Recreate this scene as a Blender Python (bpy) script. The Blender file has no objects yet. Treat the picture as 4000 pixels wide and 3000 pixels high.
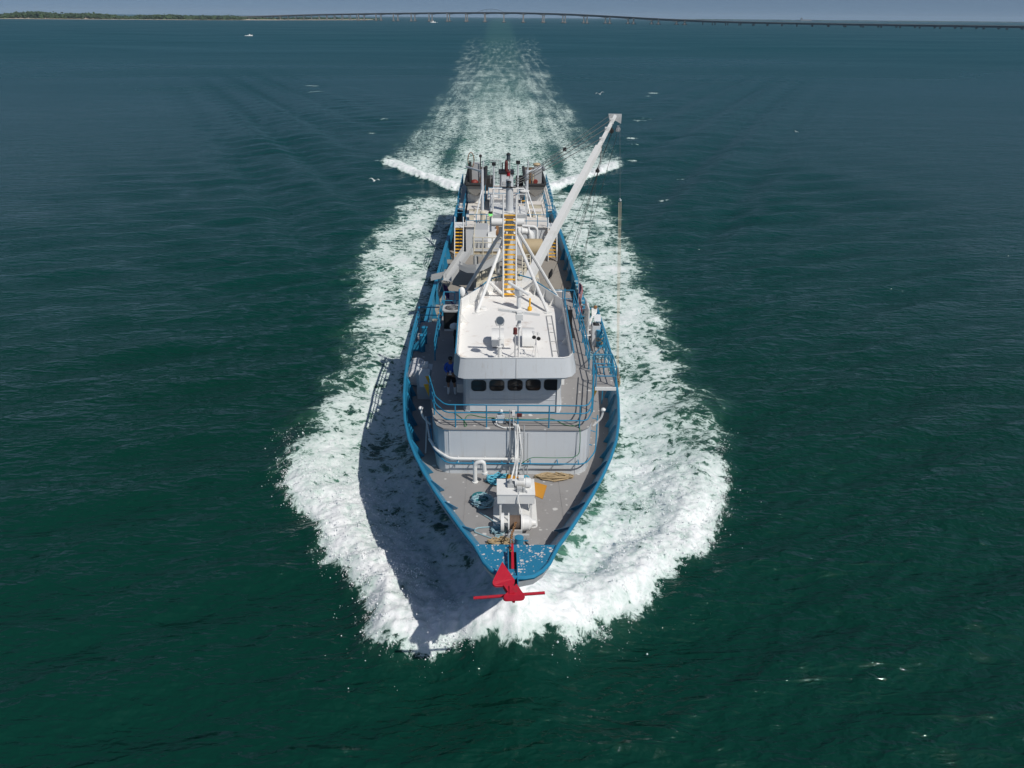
import bpy, bmesh, math, random
import numpy as np
from mathutils import Vector, Matrix, Euler

random.seed(7)
rng = np.random.default_rng(11)
scene = bpy.context.scene
COL = scene.collection

# ------------------------------------------------------------------ camera
CAM_H = 21.3
PITCH = 25.1812
ROLL = 0.4825
cam_data = bpy.data.cameras.new('drone_camera')
cam = bpy.data.objects.new('drone_camera', cam_data)
COL.objects.link(cam)
cam_data.sensor_width = 36.0
cam_data.lens = 3050.0 / 4000.0 * 36.0
cam_data.clip_start = 0.2
cam_data.clip_end = 80000.0
cam.location = (0, 0, CAM_H)
cam.matrix_world = Matrix.Translation((0, 0, CAM_H)) @ Matrix.Rotation(math.radians(90 - PITCH), 4, 'X') @ Matrix.Rotation(math.radians(ROLL), 4, 'Z')
scene.camera = cam

# ------------------------------------------------------------------ sky, sun, exposure
SUN_DIR = Vector((0.60, -0.6, 1.0)).normalized()
SUN_EL = math.asin(SUN_DIR.z)
SUN_AZ = math.atan2(SUN_DIR.x, SUN_DIR.y)
world = bpy.data.worlds.new('World')
scene.world = world
world.use_nodes = True
wn = world.node_tree
wn.nodes.clear()
w_out = wn.nodes.new('ShaderNodeOutputWorld')
w_bg = wn.nodes.new('ShaderNodeBackground')
w_sky = wn.nodes.new('ShaderNodeTexSky')
w_sky.sky_type = 'NISHITA'
w_sky.sun_disc = False
w_sky.sun_elevation = SUN_EL
w_sky.sun_rotation = SUN_AZ
w_sky.altitude = 0
w_sky.air_density = 1.0
w_sky.dust_density = 0.7
w_sky.ozone_density = 2.0
w_bg.inputs['Strength'].default_value = 0.06
# the air near the horizon is even and blue-grey: look the sky up a little higher than the view direction, all round
w_tc = wn.nodes.new('ShaderNodeTexCoord')
w_sp = wn.nodes.new('ShaderNodeSeparateXYZ')
w_ma = wn.nodes.new('ShaderNodeMath')
w_ma.operation = 'MULTIPLY_ADD'
w_ma.inputs[1].default_value = 0.7
w_ma.inputs[2].default_value = 0.2
w_cb = wn.nodes.new('ShaderNodeCombineXYZ')
w_no = wn.nodes.new('ShaderNodeVectorMath')
w_no.operation = 'NORMALIZE'
wn.links.new(w_tc.outputs['Generated'], w_sp.inputs[0])
wn.links.new(w_sp.outputs['X'], w_cb.inputs['X'])
wn.links.new(w_sp.outputs['Y'], w_cb.inputs['Y'])
wn.links.new(w_sp.outputs['Z'], w_ma.inputs[0])
wn.links.new(w_ma.outputs[0], w_cb.inputs['Z'])
wn.links.new(w_cb.outputs[0], w_no.inputs[0])
wn.links.new(w_no.outputs[0], w_sky.inputs['Vector'])
wn.links.new(w_sky.outputs[0], w_bg.inputs['Color'])
wn.links.new(w_bg.outputs[0], w_out.inputs['Surface'])

sun_data = bpy.data.lights.new('sun', 'SUN')
sun_data.energy = 3.7
sun_data.angle = math.radians(0.53)
sun_data.color = (1.0, 0.965, 0.91)
sun = bpy.data.objects.new('sun', sun_data)
COL.objects.link(sun)
sun.rotation_euler = SUN_DIR.to_track_quat('Z', 'Y').to_euler()
sun.location = (60, -60, 120)

scene.view_settings.view_transform = 'Standard'
scene.view_settings.look = 'None'
scene.view_settings.exposure = 0.0
scene.view_settings.gamma = 1.0
scene.view_settings.use_curve_mapping = False
scene.render.engine = 'CYCLES'
scene.cycles.max_bounces = 6
scene.cycles.sample_clamp_indirect = 4.0
scene.cycles.volume_bounces = 0


# ------------------------------------------------------------------ materials
def nt(m):
    m.use_nodes = True
    t = m.node_tree
    return t, t.nodes, t.links


def paint(name, base, rough=0.5, metal=0.0, var=0.06, scale=1.5, bump=0.0, dirt=None, dirt_amt=0.0, dirt_scale=0.8, spec=0.5, fleck=None, fleck_scale=6.0, fleck_lim=0.16, streak=None, streak_amt=0.0):
    """weathered paint or bare material: base tone, slight mottling, optional dirt patches and small flecks"""
    m = bpy.data.materials.new(name)
    t, N, L = nt(m)
    bs = N['Principled BSDF']
    bs.inputs['Roughness'].default_value = rough
    bs.inputs['Metallic'].default_value = metal
    bs.inputs['Specular IOR Level'].default_value = spec
    geo = N.new('ShaderNodeNewGeometry')
    no = N.new('ShaderNodeTexNoise')
    no.inputs['Scale'].default_value = scale
    no.inputs['Detail'].default_value = 6
    no.inputs['Roughness'].default_value = 0.6
    L.new(geo.outputs['Position'], no.inputs['Vector'])
    mx = N.new('ShaderNodeMix')
    mx.data_type = 'RGBA'
    mx.inputs[6].default_value = tuple(max(0, c * (1 - var)) for c in base) + (1,)
    mx.inputs[7].default_value = tuple(min(1, c * (1 + var)) for c in base) + (1,)
    L.new(no.outputs['Fac'], mx.inputs[0])
    col = mx.outputs[2]
    if dirt is not None:
        n2 = N.new('ShaderNodeTexNoise')
        n2.inputs['Scale'].default_value = dirt_scale
        n2.inputs['Detail'].default_value = 9
        n2.inputs['Roughness'].default_value = 0.68
        L.new(geo.outputs['Position'], n2.inputs['Vector'])
        mr = N.new('ShaderNodeMapRange')
        mr.inputs[1].default_value = 0.56
        mr.inputs[2].default_value = 0.74
        mr.inputs[4].default_value = dirt_amt
        L.new(n2.outputs['Fac'], mr.inputs[0])
        m2 = N.new('ShaderNodeMix')
        m2.data_type = 'RGBA'
        m2.inputs[7].default_value = tuple(dirt) + (1,)
        L.new(mr.outputs[0], m2.inputs[0])
        L.new(col, m2.inputs[6])
        col = m2.outputs[2]
    if streak is not None:
        mp = N.new('ShaderNodeMapping')
        mp.inputs['Scale'].default_value = (5.0, 5.0, 0.22)
        L.new(geo.outputs['Position'], mp.inputs['Vector'])
        n6 = N.new('ShaderNodeTexNoise')
        n6.inputs['Scale'].default_value = 1.6
        n6.inputs['Detail'].default_value = 5
        n6.inputs['Roughness'].default_value = 0.7
        L.new(mp.outputs[0], n6.inputs['Vector'])
        mr6 = N.new('ShaderNodeMapRange')
        mr6.inputs[1].default_value = 0.55
        mr6.inputs[2].default_value = 0.8
        mr6.inputs[4].default_value = streak_amt
        L.new(n6.outputs['Fac'], mr6.inputs[0])
        m6 = N.new('ShaderNodeMix')
        m6.data_type = 'RGBA'
        m6.inputs[7].default_value = tuple(streak) + (1,)
        L.new(mr6.outputs[0], m6.inputs[0])
        L.new(col, m6.inputs[6])
        col = m6.outputs[2]
    if fleck is not None:
        vo = N.new('ShaderNodeTexVoronoi')
        vo.inputs['Scale'].default_value = fleck_scale
        n4 = N.new('ShaderNodeTexNoise')
        n4.inputs['Scale'].default_value = fleck_scale * 2.5
        L.new(geo.outputs['Position'], n4.inputs['Vector'])
        vm = N.new('ShaderNodeVectorMath')
        vm.operation = 'MULTIPLY_ADD'
        vm.inputs[1].default_value = (0.12 / fleck_scale * 3,) * 3
        L.new(n4.outputs['Color'], vm.inputs[0])
        L.new(geo.outputs['Position'], vm.inputs[2])
        L.new(vm.outputs[0], vo.inputs['Vector'])
        sx = N.new('ShaderNodeSeparateColor')
        L.new(vo.outputs['Color'], sx.inputs[0])
        n3 = N.new('ShaderNodeTexNoise')
        n3.inputs['Scale'].default_value = fleck_scale * 0.22
        n3.inputs['Detail'].default_value = 3
        L.new(geo.outputs['Position'], n3.inputs['Vector'])
        ct = N.new('ShaderNodeMapRange')
        ct.inputs[1].default_value = 0.28
        ct.inputs[2].default_value = 0.66
        L.new(n3.outputs['Fac'], ct.inputs[0])
        mul = N.new('ShaderNodeMath')
        mul.operation = 'MULTIPLY'
        L.new(sx.outputs[0], mul.inputs[0])
        L.new(ct.outputs[0], mul.inputs[1])
        th = N.new('ShaderNodeMath')
        th.operation = 'MULTIPLY'
        th.inputs[1].default_value = fleck_lim * 3.4
        L.new(mul.outputs[0], th.inputs[0])
        sub = N.new('ShaderNodeMath')
        sub.operation = 'SUBTRACT'
        L.new(th.outputs[0], sub.inputs[0])
        L.new(vo.outputs['Distance'], sub.inputs[1])
        mr = N.new('ShaderNodeMapRange')
        mr.inputs[1].default_value = 0.0
        mr.inputs[2].default_value = 0.10
        L.new(sub.outputs[0], mr.inputs[0])
        m3 = N.new('ShaderNodeMix')
        m3.data_type = 'RGBA'
        m3.inputs[7].default_value = tuple(fleck) + (1,)
        L.new(mr.outputs[0], m3.inputs[0])
        L.new(col, m3.inputs[6])
        col = m3.outputs[2]
    L.new(col, bs.inputs['Base Color'])
    if bump:
        bp = N.new('ShaderNodeBump')
        bp.inputs['Strength'].default_value = bump
        bp.inputs['Distance'].default_value = 0.02
        n5 = N.new('ShaderNodeTexNoise')
        n5.inputs['Scale'].default_value = scale * 3
        n5.inputs['Detail'].default_value = 5
        L.new(geo.outputs['Position'], n5.inputs['Vector'])
        L.new(n5.outputs['Fac'], bp.inputs['Height'])
        L.new(bp.outputs[0], bs.inputs['Normal'])
    return m


M = {}
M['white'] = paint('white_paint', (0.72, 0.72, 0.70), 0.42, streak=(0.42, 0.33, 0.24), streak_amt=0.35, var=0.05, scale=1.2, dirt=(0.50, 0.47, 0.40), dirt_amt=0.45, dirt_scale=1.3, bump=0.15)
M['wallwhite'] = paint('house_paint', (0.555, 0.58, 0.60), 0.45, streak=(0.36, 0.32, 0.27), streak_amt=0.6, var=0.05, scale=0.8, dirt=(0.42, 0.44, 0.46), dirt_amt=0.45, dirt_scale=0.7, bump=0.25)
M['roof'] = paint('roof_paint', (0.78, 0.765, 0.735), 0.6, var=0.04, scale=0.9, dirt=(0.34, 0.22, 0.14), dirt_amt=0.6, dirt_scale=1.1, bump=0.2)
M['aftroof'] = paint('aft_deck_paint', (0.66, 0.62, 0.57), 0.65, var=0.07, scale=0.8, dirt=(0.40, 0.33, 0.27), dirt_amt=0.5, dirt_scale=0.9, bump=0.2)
M['deck'] = paint('deck_grey', (0.275, 0.265, 0.258), 0.7, var=0.10, scale=0.7, dirt=(0.16, 0.145, 0.13), dirt_amt=0.6, dirt_scale=0.9, bump=0.3, fleck=(0.55, 0.54, 0.52), fleck_scale=3.4, fleck_lim=0.13)
M['maindeck'] = paint('worn_work_deck', (0.275, 0.25, 0.215), 0.75, var=0.14, scale=0.6, dirt=(0.15, 0.125, 0.10), dirt_amt=0.7, dirt_scale=0.6, bump=0.3)
M['blue'] = paint('blue_paint', (0.020, 0.200, 0.345), 0.4, var=0.12, scale=1.6, dirt=(0.03, 0.24, 0.40), dirt_amt=0.5, dirt_scale=2.0, bump=0.2)
M['hull'] = paint('hull_blue', (0.035, 0.18, 0.32), 0.42, var=0.1, scale=0.7, dirt=(0.10, 0.22, 0.36), dirt_amt=0.5, dirt_scale=0.7, bump=0.25)
M['bowplate'] = paint('bow_blue', (0.018, 0.185, 0.325), 0.42, var=0.12, scale=1.6, dirt=(0.03, 0.17, 0.24), dirt_amt=0.6, dirt_scale=2.5, bump=0.2, fleck=(0.62, 0.58, 0.55), fleck_scale=10.5, fleck_lim=0.23)
M['red'] = paint('anchor_red', (0.44, 0.010, 0.028), 0.55, var=0.16, scale=4, dirt=(0.13, 0.055, 0.05), dirt_amt=0.8, dirt_scale=5, bump=0.4)
M['yellow'] = paint('tread_yellow', (0.78, 0.42, 0.02), 0.55, var=0.08, scale=5, dirt=(0.6, 0.4, 0.12), dirt_amt=0.5, dirt_scale=5)
M['orange'] = paint('chute_orange', (0.47, 0.215, 0.02), 0.55, var=0.08, scale=3)
M['cream'] = paint('cream_paint', (0.60, 0.555, 0.44), 0.6, var=0.1, scale=1.2, dirt=(0.33, 0.25, 0.16), dirt_amt=0.65, dirt_scale=1.4)
M['lightgrey'] = paint('light_grey_paint', (0.42, 0.43, 0.43), 0.5, var=0.08, scale=1.2, dirt=(0.27, 0.26, 0.24), dirt_amt=0.5, dirt_scale=1.2)
M['steel'] = paint('galvanised_steel', (0.36, 0.37, 0.38), 0.45, metal=0.5, var=0.12, scale=3)
M['black'] = paint('black_paint', (0.012, 0.012, 0.013), 0.5, var=0.2, scale=2)
M['rubber'] = paint('dark_rubber', (0.02, 0.021, 0.022), 0.8, var=0.25, scale=3)
M['rust'] = paint('rusty_chain', (0.23, 0.115, 0.045), 0.8, var=0.3, scale=9, dirt=(0.10, 0.045, 0.02), dirt_amt=0.8, dirt_scale=8)
M['ropeblue'] = paint('cyan_rope', (0.10, 0.42, 0.55), 0.8, var=0.25, scale=12)
M['ropepale'] = paint('pale_blue_rope', (0.27, 0.42, 0.47), 0.8, var=0.25, scale=12)
M['ropetan'] = paint('tan_rope', (0.36, 0.27, 0.155), 0.85, var=0.25, scale=12)
M['wire'] = paint('wire_rope', (0.13, 0.13, 0.125), 0.6, metal=0.3, var=0.2, scale=6)
M['drum'] = paint('wound_wire', (0.15, 0.11, 0.085), 0.8, var=0.35, scale=14)
M['green'] = paint('green_hose', (0.02, 0.16, 0.055), 0.5)
M['hosegrey'] = paint('grey_suction_hose', (0.20, 0.175, 0.15), 0.8, var=0.2, scale=2.5, dirt=(0.1, 0.08, 0.06), dirt_amt=0.7, dirt_scale=2)
M['darkred'] = paint('exhaust_rust_red', (0.10, 0.018, 0.016), 0.7, var=0.3, scale=3)
M['boatgrey'] = paint('workboat_aluminium', (0.30, 0.285, 0.26), 0.5, metal=0.25, var=0.15, scale=1.5, dirt=(0.17, 0.15, 0.125), dirt_amt=0.7, dirt_scale=1.2)
M['tank'] = paint('tan_tank', (0.42, 0.33, 0.20), 0.6, var=0.12, scale=1.4, dirt=(0.30, 0.20, 0.10), dirt_amt=0.7, dirt_scale=1.3)
M['purple'] = paint('purple_cloth', (0.075, 0.04, 0.16), 0.85, var=0.2, scale=5)
M['clothwhite'] = paint('white_cloth', (0.62, 0.62, 0.63), 0.85, var=0.1, scale=5)
M['clothred'] = paint('red_cloth', (0.42, 0.03, 0.05), 0.85, var=0.1, scale=5)
M['clothnavy'] = paint('navy_cloth', (0.02, 0.03, 0.12), 0.85, var=0.1, scale=5)
M['concrete'] = paint('bridge_concrete', (0.25, 0.235, 0.22), 0.8, var=0.08, scale=0.05)
M['steelgrey'] = paint('bridge_girder_paint', (0.14, 0.155, 0.17), 0.7, var=0.05, scale=0.05)
M['footing'] = paint('wet_footing', (0.07, 0.065, 0.06), 0.8, var=0.1, scale=0.1)
M['sandmat'] = paint('beach_sand', (0.50, 0.42, 0.32), 0.9, var=0.12, scale=0.03)
M['shipfar'] = paint('far_ship_paint', (0.16, 0.17, 0.19), 0.7, var=0.1, scale=0.05)
M['skin'] = paint('skin', (0.30, 0.17, 0.11), 0.6, var=0.04)
M['shirt'] = paint('royal_blue_shirt', (0.02, 0.085, 0.40), 0.85, var=0.12, scale=6)
M['shorts'] = paint('black_shorts', (0.010, 0.010, 0.011), 0.85, var=0.1)
M['whiteboot'] = paint('white_rubber_boot', (0.66, 0.66, 0.64), 0.5, var=0.05)
M['feather'] = paint('gull_feather', (0.74, 0.74, 0.72), 0.8, var=0.06)
M['featherdark'] = paint('gull_wingtip', (0.14, 0.14, 0.15), 0.8, var=0.1)
M['pelican'] = paint('brown_feather', (0.085, 0.075, 0.065), 0.8, var=0.1)
M['redlens'] = paint('red_lens', (0.35, 0.01, 0.02), 0.25)
M['lens'] = paint('lamp_glass', (0.16, 0.19, 0.21), 0.12, metal=0.6, var=0.25, scale=8)
M['print'] = paint('printed_lettering', (0.03, 0.03, 0.045), 0.5)
M['toolred'] = paint('equipment_red', (0.20, 0.028, 0.02), 0.6, var=0.2, scale=4)
M['beige'] = paint('beige_wood', (0.45, 0.38, 0.27), 0.8, var=0.15, scale=4)

g = bpy.data.materials.new('dark_window_glass')
t_, N_, L_ = nt(g)
N_['Principled BSDF'].inputs['Base Color'].default_value = (0.032, 0.026, 0.023, 1)
N_['Principled BSDF'].inputs['Roughness'].default_value = 0.06
N_['Principled BSDF'].inputs['IOR'].default_value = 1.5
M['glass'] = g
g = bpy.data.materials.new('lit_green_lens')
t_, N_, L_ = nt(g)
N_['Principled BSDF'].inputs['Base Color'].default_value = (0.15, 0.7, 0.2, 1)
N_['Principled BSDF'].inputs['Emission Color'].default_value = (0.35, 1.0, 0.30, 1)
N_['Principled BSDF'].inputs['Emission Strength'].default_value = 0.7
M['greenlens'] = g


# ------------------------------------------------------------------ mesh building
SHIP_YAW = 0.018      # the ship points a touch to one side of the camera


def W(p):
    """ship point (offset to port, distance, height) to world point"""
    return (p[0] + 0.56 - SHIP_YAW * p[1], p[1], p[2])


def cum_frames(pts, closed=False):
    P_ = [Vector(p) for p in pts]
    n = len(P_)
    T = []
    for i in range(n):
        if closed:
            a, b = P_[i - 1], P_[(i + 1) % n]
        else:
            a, b = P_[max(0, i - 1)], P_[min(n - 1, i + 1)]
        d = b - a
        if d.length < 1e-9:
            d = Vector((0, 0, 1))
        T.append(d.normalized())
    up = Vector((0, 0, 1)) if abs(T[0].z) < 0.9 else Vector((0, 1, 0))
    N0 = T[0].cross(up).normalized()
    Ns = [N0]
    for i in range(1, n):
        v = Ns[-1] - T[i] * Ns[-1].dot(T[i])
        if v.length < 1e-6:
            v = T[i].orthogonal()
        Ns.append(v.normalized())
    return P_, T, Ns


class G:
    def __init__(s):
        s.v = []
        s.f = []
        s.m = []

    def add(s, vs, fs, mi=0):
        o = len(s.v)
        s.v += [tuple(v) for v in vs]
        s.f += [tuple(i + o for i in f) for f in fs]
        s.m += [mi] * len(fs)
        return s

    def box(s, x0, x1, y0, y1, z0, z1, mi=0):
        vs = [(x, y, z) for z in (z0, z1) for y in (y0, y1) for x in (x0, x1)]
        return s.add(vs, [(0, 2, 3, 1), (4, 5, 7, 6), (0, 1, 5, 4), (2, 6, 7, 3), (0, 4, 6, 2), (1, 3, 7, 5)], mi)

    def obox(s, c, size, rot=(0, 0, 0), mi=0):
        R = Euler(rot).to_matrix()
        c = Vector(c)
        vs = [c + R @ Vector((x * size[0] / 2, y * size[1] / 2, z * size[2] / 2)) for z in (-1, 1) for y in (-1, 1) for x in (-1, 1)]
        return s.add(vs, [(0, 2, 3, 1), (4, 5, 7, 6), (0, 1, 5, 4), (2, 6, 7, 3), (0, 4, 6, 2), (1, 3, 7, 5)], mi)

    def tube(s, pts, r, n=8, mi=0, closed=False, cap=True):
        P_, T, Ns = cum_frames(pts, closed)
        k = len(P_)
        rs = r if isinstance(r, (list, tuple)) else [r] * k
        vs = []
        for i in range(k):
            B_ = T[i].cross(Ns[i])
            for j in range(n):
                a = 2 * math.pi * j / n
                vs.append(P_[i] + (Ns[i] * math.cos(a) + B_ * math.sin(a)) * rs[i])
        fs = []
        for i in range(k if closed else k - 1):
            i2 = (i + 1) % k
            for j in range(n):
                j2 = (j + 1) % n
                fs.append((i * n + j, i * n + j2, i2 * n + j2, i2 * n + j))
        if cap and not closed:
            fs.append(tuple(range(n - 1, -1, -1)))
            fs.append(tuple((k - 1) * n + j for j in range(n)))
        return s.add(vs, fs, mi)

    def cyl(s, p, q, r0, r1=None, n=12, mi=0):
        return s.tube([p, q], [r0, r0 if r1 is None else r1], n, mi)

    def lathe(s, prof, c=(0, 0, 0), rot=(0, 0, 0), n=16, mi=0):
        R = Euler(rot).to_matrix()
        c = Vector(c)
        k = len(prof)
        vs = []
        for (r, z) in prof:
            for j in range(n):
                a = 2 * math.pi * j / n
                vs.append(c + R @ Vector((r * math.cos(a), r * math.sin(a), z)))
        fs = []
        for i in range(k - 1):
            for j in range(n):
                j2 = (j + 1) % n
                fs.append((i * n + j, i * n + j2, (i + 1) * n + j2, (i + 1) * n + j))
        fs.append(tuple(range(n - 1, -1, -1)))
        fs.append(tuple((k - 1) * n + j for j in range(n)))
        return s.add(vs, fs, mi)

    def ball(s, c, r, n=10, mi=0):
        r = r if isinstance(r, (tuple, list)) else (r, r, r)
        k = max(4, n // 2 + 1)
        vs = []
        for i in range(1, k):
            th = math.pi * i / k
            for j in range(n):
                a = 2 * math.pi * j / n
                vs.append((c[0] + r[0] * math.sin(th) * math.cos(a), c[1] + r[1] * math.sin(th) * math.sin(a), c[2] - r[2] * math.cos(th)))
        b = len(vs)
        vs += [(c[0], c[1], c[2] - r[2]), (c[0], c[1], c[2] + r[2])]
        fs = []
        for i in range(k - 2):
            for j in range(n):
                j2 = (j + 1) % n
                fs.append((i * n + j, i * n + j2, (i + 1) * n + j2, (i + 1) * n + j))
        for j in range(n):
            j2 = (j + 1) % n
            fs.append((b, j2, j))
            fs.append((b + 1, (k - 2) * n + j, (k - 2) * n + j2))
        return s.add(vs, fs, mi)

    def prism(s, poly, z0, z1, mi=0):
        n = len(poly)
        zf0 = z0 if callable(z0) else (lambda x, y: z0)
        zf1 = z1 if callable(z1) else (lambda x, y: z1)
        vs = [(x, y, zf0(x, y)) for x, y in poly] + [(x, y, zf1(x, y)) for x, y in poly]
        area = sum(poly[i][0] * poly[(i + 1) % n][1] - poly[(i + 1) % n][0] * poly[i][1] for i in range(n))
        bot = tuple(range(n - 1, -1, -1))
        top = tuple(range(n, 2 * n))
        sides = [(i, (i + 1) % n, (i + 1) % n + n, i + n) for i in range(n)]
        if area < 0:
            bot, top = bot[::-1], top[::-1]
            sides = [f[::-1] for f in sides]
        return s.add(vs, [bot, top] + sides, mi)

    def plate(s, pts, th, mi=0):
        """flat polygon given thickness along its normal"""
        P_ = [Vector(p) for p in pts]
        nrm = (P_[1] - P_[0]).cross(P_[2] - P_[0])
        if nrm.length < 1e-9:
            nrm = Vector((0, 0, 1))
        nrm = nrm.normalized() * th / 2
        n = len(P_)
        vs = [p - nrm for p in P_] + [p + nrm for p in P_]
        fs = [tuple(range(n - 1, -1, -1)), tuple(range(n, 2 * n))] + [(i, (i + 1) % n, (i + 1) % n + n, i + n) for i in range(n)]
        return s.add(vs, fs, mi)

    def strip(s, A, B, mi=0, flip=False, closed=False):
        """quads between two equally long point rows"""
        n = len(A)
        vs = list(A) + list(B)
        fs = []
        for i in range(n if closed else n - 1):
            j = (i + 1) % n
            f = (i, j, n + j, n + i)
            fs.append(f[::-1] if flip else f)
        return s.add(vs, fs, mi)


LOC = {}


def tag(o, label=None, cat=None, group=None, kind=None):
    if label:
        o['label'] = label
    if cat:
        o['category'] = cat
    if group:
        o['group'] = group
    if kind:
        o['kind'] = kind
    return o


def thing(name, label, cat, loc=(0, 0, 0), group=None, ship=True):
    o = bpy.data.objects.new(name, None)
    o.empty_display_size = 0.3
    COL.objects.link(o)
    w = W(loc) if ship else loc
    o.location = w
    LOC[o.name] = Vector(w)
    return tag(o, label, cat, group)


def make(name, geo, mats, parent=None, smooth=True, ship=True, base=None, angle=0.6, local=False):
    """links one mesh object; ship=True turns ship coordinates into world ones; local=True takes them as they are"""
    if not isinstance(mats, (list, tuple)):
        mats = [mats]
    vs = geo.v
    if not local:
        if ship:
            vs = [W(v) for v in vs]
        if parent is not None:
            o0 = LOC[parent.name]
        elif base is not None:
            o0 = Vector(W(base) if ship else base)
        else:
            o0 = Vector((0, 0, 0))
        vs = [(v[0] - o0[0], v[1] - o0[1], v[2] - o0[2]) for v in vs]
    else:
        o0 = Vector((0, 0, 0)) if base is None else Vector(base)
    me = bpy.data.meshes.new(name)
    me.from_pydata(vs, [], geo.f)
    for m in mats:
        me.materials.append(M[m] if isinstance(m, str) else m)
    if len(mats) > 1:
        me.polygons.foreach_set('material_index', geo.m)
    if smooth:
        me.polygons.foreach_set('use_smooth', [True] * len(me.polygons))
        me.set_sharp_from_angle(angle=angle)
    me.update()
    o = bpy.data.objects.new(name, me)
    COL.objects.link(o)
    if parent is not None:
        o.parent = parent
        LOC[o.name] = LOC[parent.name] if not local else Vector((0, 0, 0))
    else:
        o.location = o0
        LOC[o.name] = Vector(o0)
    return o


def dup(o, parent=None, loc=None, label=None):
    c = o.copy()
    COL.objects.link(c)
    if parent is not None:
        c.parent = parent
    if loc is not None:
        c.location = loc
    if label:
        c['label'] = label
    LOC[c.name] = Vector(c.location)
    for ch in list(o.children):
        dup(ch, c)
    return c


def interp(tab, x):
    xs = [a for a, b in tab]
    return float(np.interp(x, xs, [b for a, b in tab]))


def arc(c, r, a0, a1, n, z=None):
    out = []
    for i in range(n + 1):
        a = a0 + (a1 - a0) * i / n
        out.append((c[0] + r * math.cos(a), c[1] + r * math.sin(a)) + (() if z is None else (z,)))
    return out


def fillet(pts, r, n=4):
    """polyline with rounded corners"""
    out = [Vector(pts[0])]
    for i in range(1, len(pts) - 1):
        a, b, c = Vector(pts[i - 1]), Vector(pts[i]), Vector(pts[i + 1])
        d1, d2 = (a - b), (c - b)
        rr = min(r, d1.length * 0.45, d2.length * 0.45)
        p, q = b + d1.normalized() * rr, b + d2.normalized() * rr
        for k in range(n + 1):
            u = k / n
            out.append(p * (1 - u) ** 2 + b * 2 * u * (1 - u) + q * u * u)
    out.append(Vector(pts[-1]))
    return [tuple(v) for v in out]


def lerp(a, b, u):
    return tuple(x + (y - x) * u for x, y in zip(a, b))

# ------------------------------------------------------------------ noise on arrays
def _hash(ix, iy, seed):
    h = (ix.astype(np.int64) * 374761393 + iy.astype(np.int64) * 668265263 + seed * 974634777) & 0x7fffffff
    h = ((h ^ (h >> 13)) * 1274126177) & 0x7fffffff
    return (h ^ (h >> 16)) & 0xffff


def pnoise(x, y, seed=0):
    x0 = np.floor(x)
    y0 = np.floor(y)
    fx = x - x0
    fy = y - y0
    u = fx * fx * fx * (fx * (fx * 6 - 15) + 10)
    v = fy * fy * fy * (fy * (fy * 6 - 15) + 10)

    def gr(ix, iy, dx, dy):
        a = _hash(ix, iy, seed) * (2 * np.pi / 65536.0)
        return np.cos(a) * dx + np.sin(a) * dy
    n00 = gr(x0, y0, fx, fy)
    n10 = gr(x0 + 1, y0, fx - 1, fy)
    n01 = gr(x0, y0 + 1, fx, fy - 1)
    n11 = gr(x0 + 1, y0 + 1, fx - 1, fy - 1)
    return ((n00 * (1 - u) + n10 * u) * (1 - v) + (n01 * (1 - u) + n11 * u) * v) * 1.5


def fbm(x, y, octs=4, seed=0, gain=0.5):
    s = np.zeros_like(x)
    a = 1.0
    tot = 0
    for o in range(octs):
        s += a * pnoise(x * 2 ** o + 17.3 * o, y * 2 ** o - 9.1 * o, seed + o)
        tot += a
        a *= gain
    return s / tot


def sstep(a, b, x):
    u = np.clip((x - a) / (b - a), 0, 1)
    return u * u * (3 - 2 * u)


# hull plan tables (distance from camera -> half breadth), used for water and hull alike
B_TOP = [(19.15, 0.0), (19.3, 0.5), (19.6, 0.8), (20, 1.03), (20.5, 1.2), (21, 1.37), (22, 1.84), (23, 2.27), (24.5, 2.9), (26, 3.47), (27.5, 3.97), (29, 4.4), (31, 4.8), (33.5, 5.12), (36, 5.34), (39, 5.5), (42, 5.58), (47, 5.6)]
B_LOW = [(46, 5.42), (52, 5.42), (60, 5.35), (68, 5.26), (76, 5.12), (83, 4.97), (88.5, 4.7)]
B_WL = [(25.0, 0.0), (26.5, 0.9), (29, 2.2), (32, 3.3), (35, 4.1), (38, 4.7), (44, 5.1), (60, 5.2), (80, 4.9), (88.5, 4.5), (88.6, 0.0)]

FOAM_POLY = [(-5.33, 104.0), (-13.75, 103.7), (-13.98, 97.5), (-15.48, 81.3), (-15.17, 69.3), (-13.42, 62.1), (-12.84, 56.7), (-12.43, 51.5), (-11.5, 48.3), (-12.6, 45.0), (-12.48, 42.1), (-13.3, 40.8), (-12.61, 38.9), (-12.32, 36.0), (-11.42, 33.0), (-9.99, 31.3), (-8.68, 29.6), (-7.77, 27.4), (-6.42, 25.9), (-5.74, 24.95), (-5.4, 22.8), (-4.5, 21.7), (-2.97, 21.5), (-1.53, 21.8), (-0.08, 21.7), (1.89, 22.1), (3.22, 22.8), (5.43, 24.8), (6.64, 26.7), (8.08, 27.8), (8.89, 29.3), (9.82, 31.1), (10.34, 32.7), (11.63, 35.1), (12.59, 38.2), (12.96, 40.6), (13.6, 42.6), (12.79, 45.5), (13.2, 50.6), (12.98, 56.2), (14.29, 61.5), (13.42, 68.6), (14.8, 73.5), (14.13, 80.1), (13.94, 87.9), (14.75, 104.8), (6.0, 107.0)]


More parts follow.
